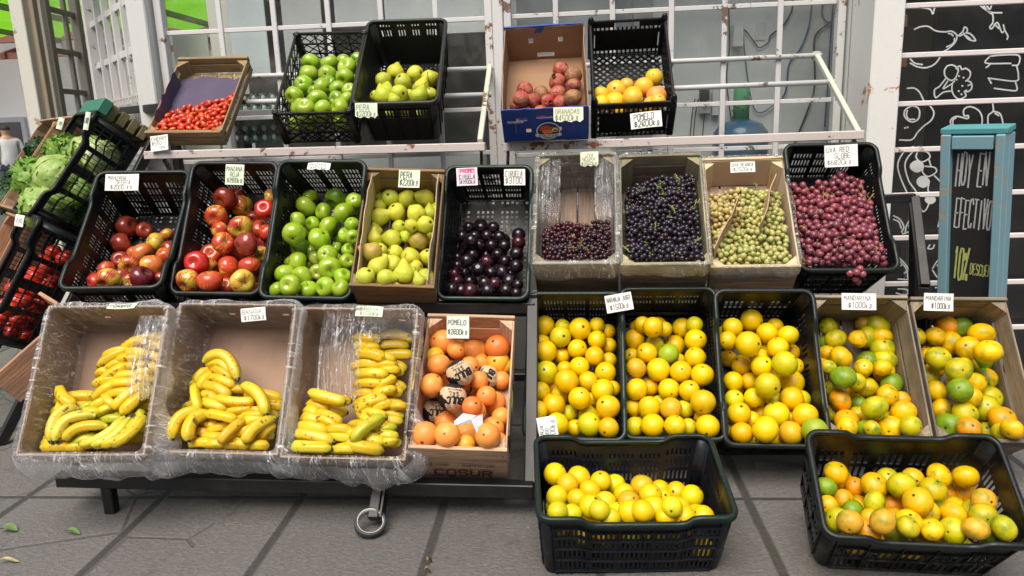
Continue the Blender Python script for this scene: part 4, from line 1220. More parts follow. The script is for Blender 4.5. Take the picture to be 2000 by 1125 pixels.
b = MB(); rb(e2, (e3b[0]-.0, 3.12, 0), .03, .03); b.build('end_frame', RM, r3)

# upper shelves welded to the windows
def shelf(name, xa, xb, za, zb, label, armx, open_left):
    s = empty(name, Matrix.Translation((xa, 3.06, za)), label, 'shelf')
    o2 = Vector((xa, 3.06, za))
    b = MB(); b.bar((0,0,0), Vector((xb,3.06,zb))-o2, .03, .034, bev=.003); b.bar((0,.018,-.014), Vector((xb,3.078,zb-.014))-o2, .03, .004)
    b.build('front_rail', PINKW, s)
    for q, zt in ((.62, .218), (.98, .345)):
        b = MB(); y = 3.06+.555*q; b.tube([(0, y-3.06, zt), (xb-xa, y-3.06, zt+(zb-za))], .0115, 10); b.build('rod', WHITE, s)
    for x in armx:
        b = MB(); b.bar((x-xa, 0, .01), (x-xa, .545, .345), .022, .022, bev=.002); b.bar((x-xa, .545, .345), (x-xa, .57, .345), .03, .04); b.build('arm', m_paint((.50,.53,.44), (.2,.12,.08), .5), s)
        b = MB(); b.bar((x-xa, .03, -.02), (x-xa-.01, .10, -.10), .012, .02); b.bar((x-xa-.01, .10, -.10), (x-xa+.02, .50, -.22), .014, .02); b.build('brace', m_paint((.30,.26,.24), (.16,.08,.05), .9), s)
    return s
shelf('wall_shelf', -1.765, -.325, 1.150, 1.138, 'rusty pink white metal shelf carrying the cherry box and two apple and pear crates', (-1.70, -.345), True)
shelf('wall_shelf', -.25, 1.165, 1.134, 1.135, 'rusty pink white metal shelf carrying the blue box, its right half empty', (-.235, 1.145), False)

# ---------------------------------------------------------------- left side rack
o = Vector((-2.6, 3.0, 0))
r4 = empty('display_rack', Matrix.Translation(o), 'black side rack at the left with lettuce and tomato crates', 'rack')
dw = Vector((math.cos(-.75), math.sin(-.75), 0)); dv = Vector((-math.sin(-.75), math.cos(-.75), 0))
b = MB()
M2, w2, l2, h2 = frame('L2')
pa = M2@Vector((w2/2+.03, -.38, -.025)); pb = M2@Vector((w2/2+.03, 1.22, -.03))
rb(pa, pb, .04, .04); b.build('side_rail', RM, r4)
pc = M2@Vector((-w2*1.9, -.38, -.025)); pd = M2@Vector((-w2*1.9, 1.22, -.03))
b = MB(); rb(pc, pd, .04, .04); rb(pa, pc, .035); rb(pb, pd, .035); b.build('cross_bar', RM, r4)
b = MB(); rb(pa, (pa.x, pa.y, 0), .035) if pa.z > .05 else None
q0 = M2@Vector((w2/2+.03, .1, -.03)); rb(q0+Vector((0,0,-.02)), (q0.x+.25, q0.y+.16, q0.z-.02), .03, .025)
rb(pb, (pb.x, pb.y, 0), .035); b.build('leg', RM, r4)

# ---------------------------------------------------------------- boxes
G1 = 'black plastic crates on the middle row'; G2 = 'black orange crates on the bottom row'
plastic_crate('M1', 'black plastic crate of offer apples, leftmost of the middle row', G1, 'fine', body=(.010,.011,.012), dirt=.9)
plastic_crate('M2', 'black plastic crate of red apples under the cherry tomato box', G1, 'fine', (.014,.017,.018), dirt=.8, seed=2)
plastic_crate('M3', 'dark green rimmed crate full of green apples beside the wooden pear box', G1, 'fine', (.010,.024,.024), dirt=.8, seed=3)
plastic_crate('M5', 'black crate with a green rim holding dark plums', G1, 'slot', (.010,.034,.022), seed=4)
plastic_crate('M9', 'black plastic crate of red globe grapes at the right end of the middle row', G1, 'slot', (.012,.018,.018), dirt=.2, seed=5)
plastic_crate('O1', 'dark green rimmed orange crate next to the wooden grapefruit box', G2, 'slot', (.012,.036,.028), dirt=.3, seed=6)
plastic_crate('O2', 'dark green rimmed orange crate behind the floor orange crate', G2, 'slot', (.010,.028,.022), dirt=.3, seed=7)
plastic_crate('O3', 'black crate of oranges beside the wooden mandarin boxes', G2, 'open', (.014,.024,.024), seed=8)
plastic_crate('F1', 'wide black crate standing on the floor, a quarter full of oranges', None, 'slot', (.014,.030,.026), (.014,.017,.024), .3, long_x=True, seed=9)
plastic_crate('F2', 'worn black crate of mandarins leaning on the floor at the right', None, 'open', (.013,.018,.018), dirt=.8, long_x=True, seed=10)
plastic_crate('T3', 'dark grey solid sided plastic crate with pears on the left shelf', None, 'closed', (.034,.036,.033), (.026,.028,.026), .35, dip=.0, seed=11)
plastic_crate('L1', 'tilted black crate of lettuce on the left side rack', 'side rack crates', 'grid', (.016,.018,.018), seed=12)
plastic_crate('L2', 'tilted black crate of red tomatoes low on the left side rack', 'side rack crates', 'grid', (.016,.018,.018), seed=13)
lattice_crate('T2', 'black crate of thin diamond lattice full of green apples on the left shelf', None, 'diamond')
lattice_crate('T5', 'black crate with corner knobs and diamond mesh base holding yellow grapefruit', None, 'knob')
wood_box('M4', 'brown wooden box full of yellow green pears between apples and plums', None, ((.30,.185,.10),(.15,.085,.045)), .3, front=2, seed=1, toph=.05)
GREYW = ((.33,.27,.20),(.20,.155,.11)); 
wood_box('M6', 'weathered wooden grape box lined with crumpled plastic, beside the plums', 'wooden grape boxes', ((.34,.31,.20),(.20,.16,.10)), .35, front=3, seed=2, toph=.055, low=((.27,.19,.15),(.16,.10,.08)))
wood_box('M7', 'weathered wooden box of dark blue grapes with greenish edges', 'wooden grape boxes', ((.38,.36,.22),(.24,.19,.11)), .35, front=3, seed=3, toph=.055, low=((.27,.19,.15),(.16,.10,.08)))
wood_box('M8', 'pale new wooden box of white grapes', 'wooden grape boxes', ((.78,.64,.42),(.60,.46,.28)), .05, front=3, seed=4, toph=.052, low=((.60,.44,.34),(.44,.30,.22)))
wood_box('B4', 'reddish wooden box of pink grapefruit with stencilled front', None, ((.64,.43,.29),(.47,.29,.18)), .10, front=3, seed=5, toph=.06)
wood_box('N1', 'weathered grey wooden box of mandarins next to the orange crates', 'grey wooden mandarin boxes', GREYW, .45, front=3, seed=6, toph=.06)
wood_box('N2', 'weathered grey wooden box of mandarins at the right end, in front of the blackboard', 'grey wooden mandarin boxes', GREYW, .45, front=3, seed=7, toph=.06)
wood_box('T1', 'shallow wooden box of cherry tomatoes lined with purple paper', None, ((.36,.26,.13),(.24,.16,.08)), .25, front=2, sides=2, seed=8, toph=.03, th=.016)
carton('B1', 'open cardboard box of bananas in clear plastic, leftmost of three', 'cardboard banana boxes')
carton('B2', 'open cardboard box of bananas with a white price card, middle of three', 'cardboard banana boxes')
carton('B3', 'open cardboard box of bananas in clear plastic beside the wooden grapefruit box', 'cardboard banana boxes')
film('B1', 'crumpled clear bag lining the leftmost banana box and hanging over its front', 1, .12, .05, flap=[(.10,.44,.20, .19,.44,.20, .0,-.26,-.02,.01)])
film('B2', 'crumpled clear bag lining the middle banana box and hanging over its front', 2, .13, .05)
film('B3', 'crumpled clear bag lining the banana box beside the grapefruit', 3, .13, .05, milky=.03, flap=[(-.12,.475,.20, .02,.475,.20, .0,-.28,-.06,.02), (.02,.475,.21, .19,.475,.21, .0,-.10,-.01,.0)])
film('M6', 'crumpled clear bag lining the half empty black grape box', 4, .085, .008, .012, .05, tuck=.03, flap=[(-.14,.49,.205, -.06,.49,.205, .0,-.26,-.06,.01), (.07,.49,.205, .14,.49,.205, .0,-.26,-.06,.01)])
film('M7', 'clear bag over the edges of the dark blue grape box', 5, .06, .004, .004, .03, tuck=.004)
film('M8', 'clear bag over the edges of the white grape box', 6, .06, .004, .004, .02, tuck=.004)

# liners and details belonging to the boxes
def kid(key, name, pl, m):
    """part of the box at a pose: mesh in its local frame"""
    r_ = [o for o in bpy.data.objects if o.type == 'EMPTY' and (o.matrix_world.translation-frame(key)[0].translation).length < 1e-4][0]
    return pl.build(name, m, r_)
M, w, l, h = frame('T1')
b = MB(); sub_panel(b, (-w/2+.012,.16,.012), (1,0,0), (0,1,0), w-.03, l-.22, .002, jag=.02, wob=.012, seed=4)
sub_panel(b, (-w/2+.013,.10,.012), (0,1,0), (0,0,1), l-.20, h*.9, .0015, jag=.02, wob=.006, seed=5)
kid('T1', 'paper_liner', b, m_plain((.085,.068,.115), .75, .3, .25, 9.0))
M, w, l, h = frame('M4')
b = MB(); sub_panel(b, (-w/2+.014,.02,.02), (0,1,0), (.06,0,1), l-.05, h*.96, .003, jag=.03, wob=.008, seed=6)
kid('M4', 'cardboard_liner', b, m_card((.52,.42,.24), (.46,.36,.20)))
b = MB(); sub_panel(b, (w/2-.014,.02,.02), (0,1,0), (-.06,0,1), l-.05, h*.96, .003, jag=.03, wob=.008, seed=7)
kid('M4', 'cardboard_liner', b, m_card((.52,.42,.24), (.46,.36,.20)))
M, w, l, h = frame('M8')
b = MB(); sub_panel(b, (-w/2+.012,.04,.06), (.40,.92,.02), (0,0,1), .26, h-.005, .003, jag=.01, wob=.01, seed=8)
sub_panel(b, (w*.09,.16,.06), (.30,.95,.0), (0,0,1), .24, h-.015, .003, jag=.01, wob=.01, seed=9)
kid('M8', 'cardboard_divider', b, m_card((.52,.34,.22), (.44,.28,.17)))
b = MB(); sub_panel(b, (-w/2+.008,.014,.01), (0,1,0), (0,0,1), l-.03, h-.012, .001, wob=.002, seed=1); sub_panel(b, (w/2-.008,.014,.01), (0,1,0), (0,0,1), l-.03, h-.012, -.001, wob=.002, seed=2)
sub_panel(b, (-w/2+.012,l-.016,.01), (1,0,0), (0,0,1), w-.024, h-.012, -.001, wob=.002, seed=3)
kid('M8', 'paper_liner', b, m_plain((.60,.47,.36), .7, .3, .1))
M, w, l, h = frame('B4')
b = MB(); b.bar((-w/2-.004,.03,h-.02), (-w/2-.004,l-.03,h-.01), .003, .12); kid('B4', 'black_liner', b, m_plain((.012,.012,.013), .4)); b = MB(); b.bar((w/2+.004,.03,h-.02), (w/2+.004,l-.25,h-.02), .003, .12)
kid('B4', 'black_liner', b, m_plain((.012,.012,.013), .4))
b = MB(); b.bar((-w/2-.0065,.17,h-.01), (-w/2-.0065,l-.14,h-.01), .001, .05); b.bar((w/2+.0065,.14,h-.012), (w/2+.0065,l-.30,h-.012), .001, .05)
b.bar((-w/2-.003,.17,h+.0505), (-w/2-.003,l-.14,h+.0505), .004, .001)
kid('B4', 'yellow_print', b, m_plain((.70,.62,.02), .5))

# blue carton with a flap and the fruit emblem
M, w, l, h = frame('T4')
rt = empty('cardboard_box', M, 'blue printed cardboard box of pomegranates on the right shelf', 'box')
BLUE = m_plain((.018,.06,.30), .45, .5, .08, 4.0); KR = m_card((.33,.20,.12), (.28,.165,.095)); th = .004
hf = h-.055
b = MB(); sub_panel(b, (-w/2,0,0), (1,0,0), (0,0,1), w, h, -th, [(w*.16,w*.29,hf-.004,hf+.012), (w*.40,w*.62,hf+.006,hf+.018), (w*.27,w*.33,hf*.46,hf*.62), (w*.63,w*.69,hf*.46,hf*.62)], wob=.003, seed=1, jag=.006)
b.build('front_panel', BLUE, rt)
b = MB(); sub_panel(b, (-w/2,l,0), (1,0,0), (0,0,1), w, h, th, [(w*.30,w*.36,h*.55,h*.68), (w*.68,w*.74,h*.55,h*.68), (w*.40,w*.62,h*.12,h*.24)], wob=.004, seed=2, jag=.012); b.build('back_panel', KR, rt)
for x, s_ in ((-w/2, 1), (w/2, -1)):
    b = MB(); sub_panel(b, (x,.002,0), (0,1,0), (0,0,1), l-.004, h-.006, th*s_, wob=.006, seed=5+s_, jag=.01); b.build('side_panel', KR, rt)
    b = MB(); b.bar((x-s_*.002,.004,(h-.012)/2), (x-s_*.002,l-.004,(h-.012)/2), .001, h-.012); b.build('side_print', BLUE, rt)
b = MB(); sub_panel(b, (-w/2,0,.002), (1,0,0), (0,1,0), w, l, .004, [(w*.17,w*.23,l*.28,l*.38)], seed=3); b.build('base', KR, rt)
b = MB(); b.bar((-w/2,l+.001,h-.012), (w/2,l+.001,h-.012), .008, .035); b.build('back_edge', BLUE, rt)

# ---------------------------------------------------------------- handwriting
GLY = {'A':'002640,1232','B':'00063645443303,033342413000','C':'4536160501103041','D':'00062644422000','E':'46060040,0333','F':'460600,0333','G':'453616050110304143 23'.replace(' ',''),
'H':'0006,4046,0343','I':'2026','J':'4641301001','K':'0006,460340','L':'060040','M':'0006234640','N':'00064046','O':'100105163645413010','P':'00063645443303','Q':'100105163645413010,2240','R':'00063645443303,2340',
'S':'453616050413334241301001','T':'0646,2620','U':'060110304146','V':'062046','W':'0610233046','X':'0046,0640','Y':'062346,2320','Z':'06460040',
'0':'100105163645413010','1':'152620','2':'051636454300 40'.replace(' ',''),'3':'051636454433 13,334241301001'.replace(' ',''),'4':'36024 2,3630'.replace(' ',''),'5':'4606033342413000','6':'361502011030414233 13 02'.replace(' ',''),'7':'064610','8':'13041636443313024130 10 02'.replace(' ',''),'9':'334403 04163645 44 3010'.replace(' ',''),
'$':'4435150413334231 1102,2620'.replace(' ',''),'k':'0006,340230','g':'4525141322 42,4541301001'.replace(' ',''),'/':'0046','%':'0046,0515140405,3141403031','!':'2622,2120','x':'0134,0431','.':'1011','o':'10010313323130 10'.replace(' ',''),'r':'0003,021333',' ':'','-':'0343'}
def writing(b, text, x0, y0, hgt, wdt, M, wfrac=.16, jit=.25, seed=0, mi=0, z=0.0, sub=0):
    """one line of hand lettering: x0,y0 lower left corner, width is fitted to wdt"""
    rnd = random.Random(seed*31+len(text))
    n = max(1, len(text)); adv = wdt/n; cw = adv*.70/4; ch = hgt/6
    small = {'k': .85, 'g': .85, 'x': .7, 'r': .7, 'o': .7}
    for i, c in enumerate(text):
        sc_ = small.get(c, 1.0); sh = rnd.uniform(-.05,.05)*hgt
        for st in GLY.get(c, '').split(','):
            pts = []
            for k in range(0, len(st)-1, 2):
                px_, py_ = int(st[k])+rnd.uniform(-jit,jit)*.5, int(st[k+1])+rnd.uniform(-jit,jit)*.5
                pts.append((x0+i*adv+px_*cw*sc_+py_*ch*.06, y0+sh+py_*ch*sc_))
            if sub: pts = [(p[0]+(q[0]-p[0])*u/sub, p[1]+(q[1]-p[1])*u/sub) for p, q in zip(pts[:-1], pts[1:]) for u in range(sub)]+pts[-1:]
            if len(pts) > 1: ribbon(b, pts, hgt*wfrac, M, mi, z)
WHITEC = (.80,.80,.76); GREENC = (.66,.76,.58); YELC = (.74,.78,.58); PINKC = (.80,.72,.80)
def card(cx, cy, wp, hp, rot, Y, lines, label, col=WHITEC, lean=.22, side=None, nm='price_card', torn=False, seed=0, margin=.08, topw=None):
    c = Vector(onY(cx, cy, Y)); s = (c-Vector(CAM)).dot(Vector(CF))/FPX
    W, Hh = wp*s, hp*s/math.cos(lean)*1.02
    M = Matrix.Translation(c) @ Matrix.Rotation(R(-3.5), 4, 'Z') @ Matrix.Rotation(PI/2-lean, 4, 'X') @ Matrix.Rotation(R(-rot)+R(2), 4, 'Z')
    rt = empty(nm, M, label, 'price card', 'handwritten price cards')
    b = MB(); nx, ny = 10, 6; V = []; rnd = random.Random(seed+int(cx))
    ph = rnd.uniform(0, 6)
    def bend(x, y): return .0034*math.sin(x/W*4+ph)+.0018*math.sin(y/Hh*3+ph*2)-.004*(x/W)**2
    for s_ in (0, 1):
        for j in range(ny+1):
            for i in range(nx+1):
                x = (i/nx-.5)*W; y = (j/ny-.5)*Hh
                if torn and j == 0: y += .06*Hh*(1+math.sin(i*1.9))
                if torn and (i in (0, nx)) and j == 0: x *= .85
                V.append((x, y, bend(x, y)-s_*.0006))
    F = []; m = (nx+1)*(ny+1)
    for j in range(ny):
        for i in range(nx):
            a = j*(nx+1)+i
            F += [(a, a+1, a+nx+2, a+nx+1), (m+a, m+a+nx+1, m+a+nx+2, m+a+1)]
    b.add(V, F); b.build('paper', m_plain(col, .65, .3, .04, 20.0), rt)
    b = MB(); n = len(lines); gap = Hh*(1-2*margin)/max(1, n)
    for k, ln in enumerate(lines):
        if isinstance(ln, str): ln = (ln, 0.0, 1.0, .68)
        t, xo, wf, hf_ = ln
        y = Hh/2-margin*Hh-(k+1)*gap+gap*(1-hf_)/2
        writing(b, t, -W/2+W*.06+W*xo, y, gap*hf_, W*.88*wf, Matrix.Identity(4), .075+.035*((int(cx)*7 % 5)/4), .26, seed+k+int(cx), 0, 0)
    b.v = [(x, y, bend(x, y)+.0008) for x, y, z in b.v]
    b.build('lettering', m_plain([(.02,.02,.022), (.03,.03,.05), (.015,.015,.015)][int(cx) % 3], .6, .3, .0), rt)
    return rt, W, Hh, bend
card(311, 279, 37, 29, -3, 3.035, [('CHERRY',0,1,.8), ('$550 x',0,1,.8), ('100gr',.35,.55,.6)], 'white card reading CHERRY 550 on the cherry tomato box')
card(715, 216, 44, 28, 3, 3.03, [('PERA',0,.7,.8), ('$2200kg',0,1,.8)], 'pale green card reading PERA 2200 on the grey crate', GREENC, torn=True)
card(1110, 224, 58, 28, 2, 2.86, [('GRANADAS',0,.95,.7), ('$4500kg',0,.9,.95)], 'pale card reading GRANADAS 4500 on the blue box', YELC, torn=True)
card(1262, 234, 60, 30, -2, 3.05, [('POMELO',.05,.75,.9), ('$2800kg',.05,.95,.9)], 'white card reading POMELO 2800 on the knobbed black crate')
def rimY(k, v=1.0, dz=0.0):
    M, w, l, h = frame(k); return (M@Vector((0, l*v, h+dz))).y
card(238, 356, 71, 31, 3, rimY('M1')-.035, [('MANZANA',.02,.62,.85), ('OFERTA!!',.25,.68,.85), ('$2000 kg',.1,.75,.9)], 'white card reading MANZANA OFERTA 2000 on the leftmost apple crate')
card(458, 341, 40, 38, 6, rimY('M2')-.03, [('MANZANA',0,1,.75), ('ROJA',.22,.6,.75), ('$3900kg',.05,.95,.8)], 'pale green card reading MANZANA ROJA 3900 on the red apple crate', GREENC)
card(622, 325, 46, 14, 4, rimY('M3')-.02, [('MANZANA',.0,.9,.8), ('$4500kg',.1,.8,.8)], 'crumpled white card reading MANZANA on the green apple crate', torn=True, lean=.5)
card(799, 349, 43, 33, 5, rimY('M4')-.035, [('PERA',.02,.65,.85), ('$2200kg',.0,1,.8)], 'pale green card reading PERA 2200 on the wooden pear box', GREENC)
pr, W, Hh, bend = card(912, 345, 41, 33, 0, rimY('M5')-.02, [('',0,1,.8), ('CIRUELA',.08,.85,.8), ('$3900kg',.12,.8,.7)], 'white and pink card reading PROMO CIRUELA on the plum crate', PINKC)
b = MB(); writing(b, 'PROMO', -W*.30, Hh*.22, Hh*.19, W*.64, Matrix.Identity(4), .24, .1, 3)
fr = [(-W*.36,-Hh*.38),(W*.36,-Hh*.38),(W*.38,Hh*.1),(W*.36,Hh*.43),(-W*.36,Hh*.43),(-W*.38,Hh*.1),(-W*.36,-Hh*.38)]
ribbon(b, fr, .0022, Matrix.Identity(4)); ribbon(b, [(-W*.34,-Hh*.14),(W*.34,-Hh*.14)], .0015, Matrix.Identity(4))
b.v = [(x, y, bend(x, y)+.0007) for x, y, z in b.v]; b.build('pink_print', m_plain((.72,.05,.20), .6, .3, .0), pr)
card(1005, 346, 41, 30, 2, rimY('M5')-.02, [('CIRUELA',0,.95,.85), ('$3100',.0,.95,.95)], 'white card reading CIRUELA 3100 on the plum crate')
card(1151, 311, 35, 28, 2, rimY('M6')-.03, [('UVA',.25,.5,.8), ('NEGRA',.05,.85,.8), ('$2500kg',.0,1,.75)], 'pale card reading UVA NEGRA on the plastic lined grape box', YELC, torn=True)
card(1451, 326, 47, 20, 1, rimY('M8')-.03, [('UVA BLANCA',0,1,.7), ('$2500kg',.05,.9,.75)], 'white card reading UVA BLANCA on the pale grape box')
card(1643, 304, 61, 41, 1, rimY('M9')-.03, [('UVA RED',0,.8,.8), ('GLOBE',.25,.55,.8), ('$6800kg',.02,.85,.8)], 'white card reading UVA RED GLOBE 6800')
card(238, 597, 58, 9, 1, rimY('B1')-.005, [('BANANA',.15,.75,.8)], 'green card reading BANANA lying on the leftmost banana box rim', GREENC, lean=.9)
card(495, 614, 50, 25, -3, rimY('B2')-.03, [('BANANA',0,.9,.75), ('$1700kg',.06,.95,.8)], 'white card reading BANANA 1700 inside the middle banana box')
card(721, 608, 56, 18, 5, rimY('B3')-.01, [('BANANA',.1,.8,.8), ('$1700kg',.12,.8,.8)], 'green card reading BANANA 1700 under the plastic beside the grapefruit box', GREENC, lean=.5)
card(894, 639, 44, 42, 3, rimY('B4')-.05, [('POMELO',0,.95,.5), ('$2800kg',0,1,.55)], 'pale green card reading POMELO 2800 on the wooden grapefruit box', (.70,.78,.70))
card(1209, 591, 52, 33, -8, rimY('O2')-.075, [('NARANJA JUGO',0,1,.6), ('$1500kg',.08,.8,.7)], 'white card reading NARANJA JUGO between two orange crates')
c0, W, Hh, bend = card(1071, 844, 38, 56, -9, 2.22, [], 'white card turned sideways reading NARANJA JUGO 1500 on the orange crate front', (.78,.81,.82), lean=.35)
b = MB(); Mq = Matrix.Rotation(R(84), 4, 'Z')
writing(b, 'NARANJA', -Hh*.46, W*.24, W*.2, Hh*.7, Mq, .10, .2, 1); writing(b, 'JUGO', -Hh*.2, -W*.02, W*.18, Hh*.34, Mq, .10, .2, 2); writing(b, '$1500kg', -Hh*.42, -W*.36, W*.26, Hh*.82, Mq, .09, .2, 3)
b.v = [(x, y, bend(x, y)+.0008) for x, y, z in b.v]; b.build('lettering', m_plain((.02,.02,.022), .6, .3, .0), c0)
card(1678, 589, 64, 31, 3, rimY('N1')-.04, [('MANDARINA',0,.9,.65), ('$1000kg',.12,.8,.8)], 'white card reading MANDARINA 1000 on the box next to the oranges')
card(1834, 590, 55, 33, 4, rimY('N2')-.04, [('MANDARINA',0,1,.55), ('$1000kg',.18,.75,.75)], 'white card reading MANDARINA 1000 on the rightmost wooden box')
def tagcard(cx, cy, w, h, rot, Y, label, col=WHITEC): card(cx, cy, w, h, rot, Y, [('170',.1,.8,.35)], label, col)
tagcard(117, 241, 13, 22, 16, 3.32, 'small green topped price tag on the wooden box behind the lettuce', GREENC)
tagcard(169, 236, 11, 34, 10, 3.19, 'narrow green topped price tag on the rim of the lettuce crate', GREENC)
tagcard(38, 431, 17, 22, 14, 2.86, 'small white price tag on the rim of the tomato crate')

# print on the blue box and the grapefruit box
M, w, l, h = frame('T4'); rt = [o for o in bpy.data.objects if o.get('label', '').startswith('blue printed')][0]
Mf = Matrix(((1,0,0,0),(0,0,-1,-.0075),(0,1,0,0),(0,0,0,1)))
def disc(b, cx, cy, rx, ry, z, mi=0, a0=0, a1=2*PI, n=24):
    V = [Mf@Vector((cx, cy, z))]+[Mf@Vector((cx+rx*math.cos(a0+(a1-a0)*k/n), cy+ry*math.sin(a0+(a1-a0)*k/n), z)) for k in range(n+1)]
    b.add(V, [(0, k+1, k+2) for k in range(n)], mi)
b = MB(); cx, cy = .01, .062
disc(b, cx, cy, .047, .045, 0, 0); disc(b, cx, cy, .042, .040, .0006, 1)
for q, (x, y, r_, mi) in enumerate(((-.018,.012,.015,2), (-.006,.018,.012,2), (.006,-.002,.012,3), (-.012,-.004,.011,3), (.016,.012,.011,4), (.026,.006,.012,5), (.027,.004,.007,2), (.0,.020,.010,2))): disc(b, cx+x, cy+y, r_, r_*.95, .0010+.0003*q, mi)
V = [Mf@Vector(p) for p in ((cx-.052,cy-.010,.004),(cx-.05,cy-.024,.004),(cx-.02,cy-.031,.004),(cx+.02,cy-.031,.004),(cx+.05,cy-.024,.004),(cx+.052,cy-.010,.004),(cx+.02,cy-.014,.004),(cx-.02,cy-.014,.004))]
b.add(V, [(0,1,2,7), (7,2,3,6), (6,3,4,5)], 0)
writing(b, 'FRUTAS', cx-.036, cy-.027, .010, .074, Mf, .2, .05, 1, 1, .0046)
b.add([Mf@Vector(p) for p in ((-.145,.112,.001),(-.085,.110,.001),(-.085,.120,.001),(-.145,.122,.001))], [(0,1,2,3)], 0)
writing(b, 'FRUTAS', -.140, .1135, .006, .05, Mf, .2, .05, 2, 1, .0014)
for q in range(5): disc(b, -.115, .104-q*.012, .0012, .0025, .001, 0, n=6)
b.build('logo', [m_plain((.72,.74,.76), .5), m_plain((.03,.04,.09), .5), m_plain((.70,.06,.03), .5), m_plain((.80,.25,.05), .5), m_plain((.10,.22,.05), .5), m_plain((.75,.70,.45), .5)], rt)
rt = [o for o in bpy.data.objects if o.get('label', '').startswith('reddish wooden')][0]
M, w, l, h = frame('B4'); b = MB(); Mf = Matrix(((1,0,0,0),(0,0,-1,-.0022),(0,1,0,0),(0,0,0,1)))
writing(b, 'CALIDAD', -.115, .090, .013, .082, Mf, .2, .03, 1); writing(b, 'SUPERIOR', .005, .088, .013, .105, Mf, .2, .03, 2)
writing(b, 'COSUR', -.085, .022, .038, .19, Mf, .22, .03, 3)
b.build('lettering', m_plain((.10,.04,.03), .7, .3, .0), rt)
# ---------------------------------------------------------------- fruit meshes (unit size, pole along +z)
def fruit_mesh(name, m, kind, seed, nseg=28, nr=20):
    rnd = random.Random(seed); b = MB()
    prof = []
    for i in range(nr+1):
        ph = PI*(i/nr)
        ph = min(max(ph, .02), PI-.02)
        s, c = math.sin(ph), math.cos(ph)
        if kind == 'apple':
            r_ = s*(1.02+.05*c); z = .90*c-.34*math.exp(-(ph/.36)**2)-.06 +.16*math.exp(-((PI-ph)/.30)**2)
            r_ *= 1-.05*math.exp(-((PI-ph)/.8)**2)
        elif kind == 'orange': r_ = s; z = .975*c-.03*math.exp(-(ph/.10)**2)
        elif kind == 'mandarin': r_ = s*1.03; z = .91*c-.07*math.exp(-(ph/.22)**2)+.05*math.exp(-((PI-ph)/.2)**2)
        elif kind == 'plum': r_ = s; z = 1.0*c-.06*math.exp(-(ph/.2)**2)
        elif kind == 'tomato': r_ = s; z = .86*c-.12*math.exp(-(ph/.28)**2)
        elif kind == 'cherry': r_ = s*.78; z = 1.30*c
        elif kind == 'pear':
            r_ = s*(1.0-.10*math.exp(-((ph-.9)/.5)**2)); z = .95*c
            if c > 0: z = c*(1.0+.75*c*c); r_ = s*(1-.33*c*c)*(1.0)
            z += .10*math.exp(-((PI-ph)/.25)**2)
        elif kind == 'pomegranate': r_ = s; z = .93*c
        prof.append((r_, z))
    prof = prof[::-1]
    e = rnd.uniform(0, 9); amp = {'apple':.05,'orange':.018,'mandarin':.045,'plum':.02,'tomato':.05,'cherry':.07,'pear':.07,'pomegranate':.05}[kind]
    lob = {'apple':5,'tomato':6,'pomegranate':6}.get(kind, 0)
    def f(p, a):
        k = 1+amp*noise.noise(p*1.1+Vector((e, seed, 0)))*1.6
        if lob: k += .018*math.cos(lob*a+e)*(1 if kind != 'apple' else max(0, -p.z)+.3)
        if kind == 'mandarin': k += .012*math.cos(9*a)*math.exp(-(1-abs(p.z)/.84)*3)
        q = Vector((p.x*k, p.y*k, p.z*(1+(k-1)*.5)))
        if kind == 'pear' and p.z > .6: q.x += (p.z-.6)**2*.10*math.cos(e)
        return q
    b.lathe(prof, nseg, f=f)
    if kind == 'pomegranate':
        V = []; n = 12
        for j, (r_, z) in enumerate(((.24,.86),(.20,1.02),(.26,1.16))):
            for k in range(n): V.append((r_*math.cos(2*PI*k/n), r_*math.sin(2*PI*k/n), z+(.10 if j == 2 and k % 2 else 0)))
        F = [(j*n+k, j*n+(k+1) % n, (j+1)*n+(k+1) % n, (j+1)*n+k) for j in range(2) for k in range(n)]
        b.add(V, F, 1, True)
        return b.mesh(name, [m, m_plain((.20,.10,.045), .8, .3, .3)])
    return b.mesh(name, m)
def stem_mesh(name, L, r_, z0, bend, col=(.09,.055,.02)):
    b = MB(); b.tube([(0,0,z0), (bend*.2,0,z0+L*.4), (bend*.6,.02,z0+L*.8), (bend,.03,z0+L)], [r_, r_*.8, r_*.9, r_*1.35], 6)
    return b.mesh(name, m_plain(col, .7, .3, .2))
FM = {}
for kind, m, key in (('apple', m_apple(), 'apple'), ('apple', m_gapple(), 'green_apple'), ('orange', m_citrus((.36,.40,.02), .55), 'orange'),
                     ('mandarin', m_citrus((.09,.20,.012), .85, .30), 'mandarin'), ('orange', m_citrus((.75,.42,.05), .35, .33), 'grapefruit'),
                     ('plum', m_plum(), 'plum'), ('pear', m_pear(), 'pear'), ('pomegranate', m_pomegr(), 'pomegranate'),
                     ('cherry', m_tomato(), 'cherry_tomato'), ('tomato', m_tomato(), 'tomato')):
    FM[key] = [fruit_mesh(key, m, kind, s_*7+len(key), 28 if kind != 'cherry' else 16, 20 if kind != 'cherry' else 12) for s_ in range(3)]
STEM = {'apple': stem_mesh('stem', .42, .028, .52, .12), 'green_apple': stem_mesh('stem', .40, .028, .52, .10, (.12,.09,.03)), 'pear': stem_mesh('stem', .55, .038, 1.66, .15)}

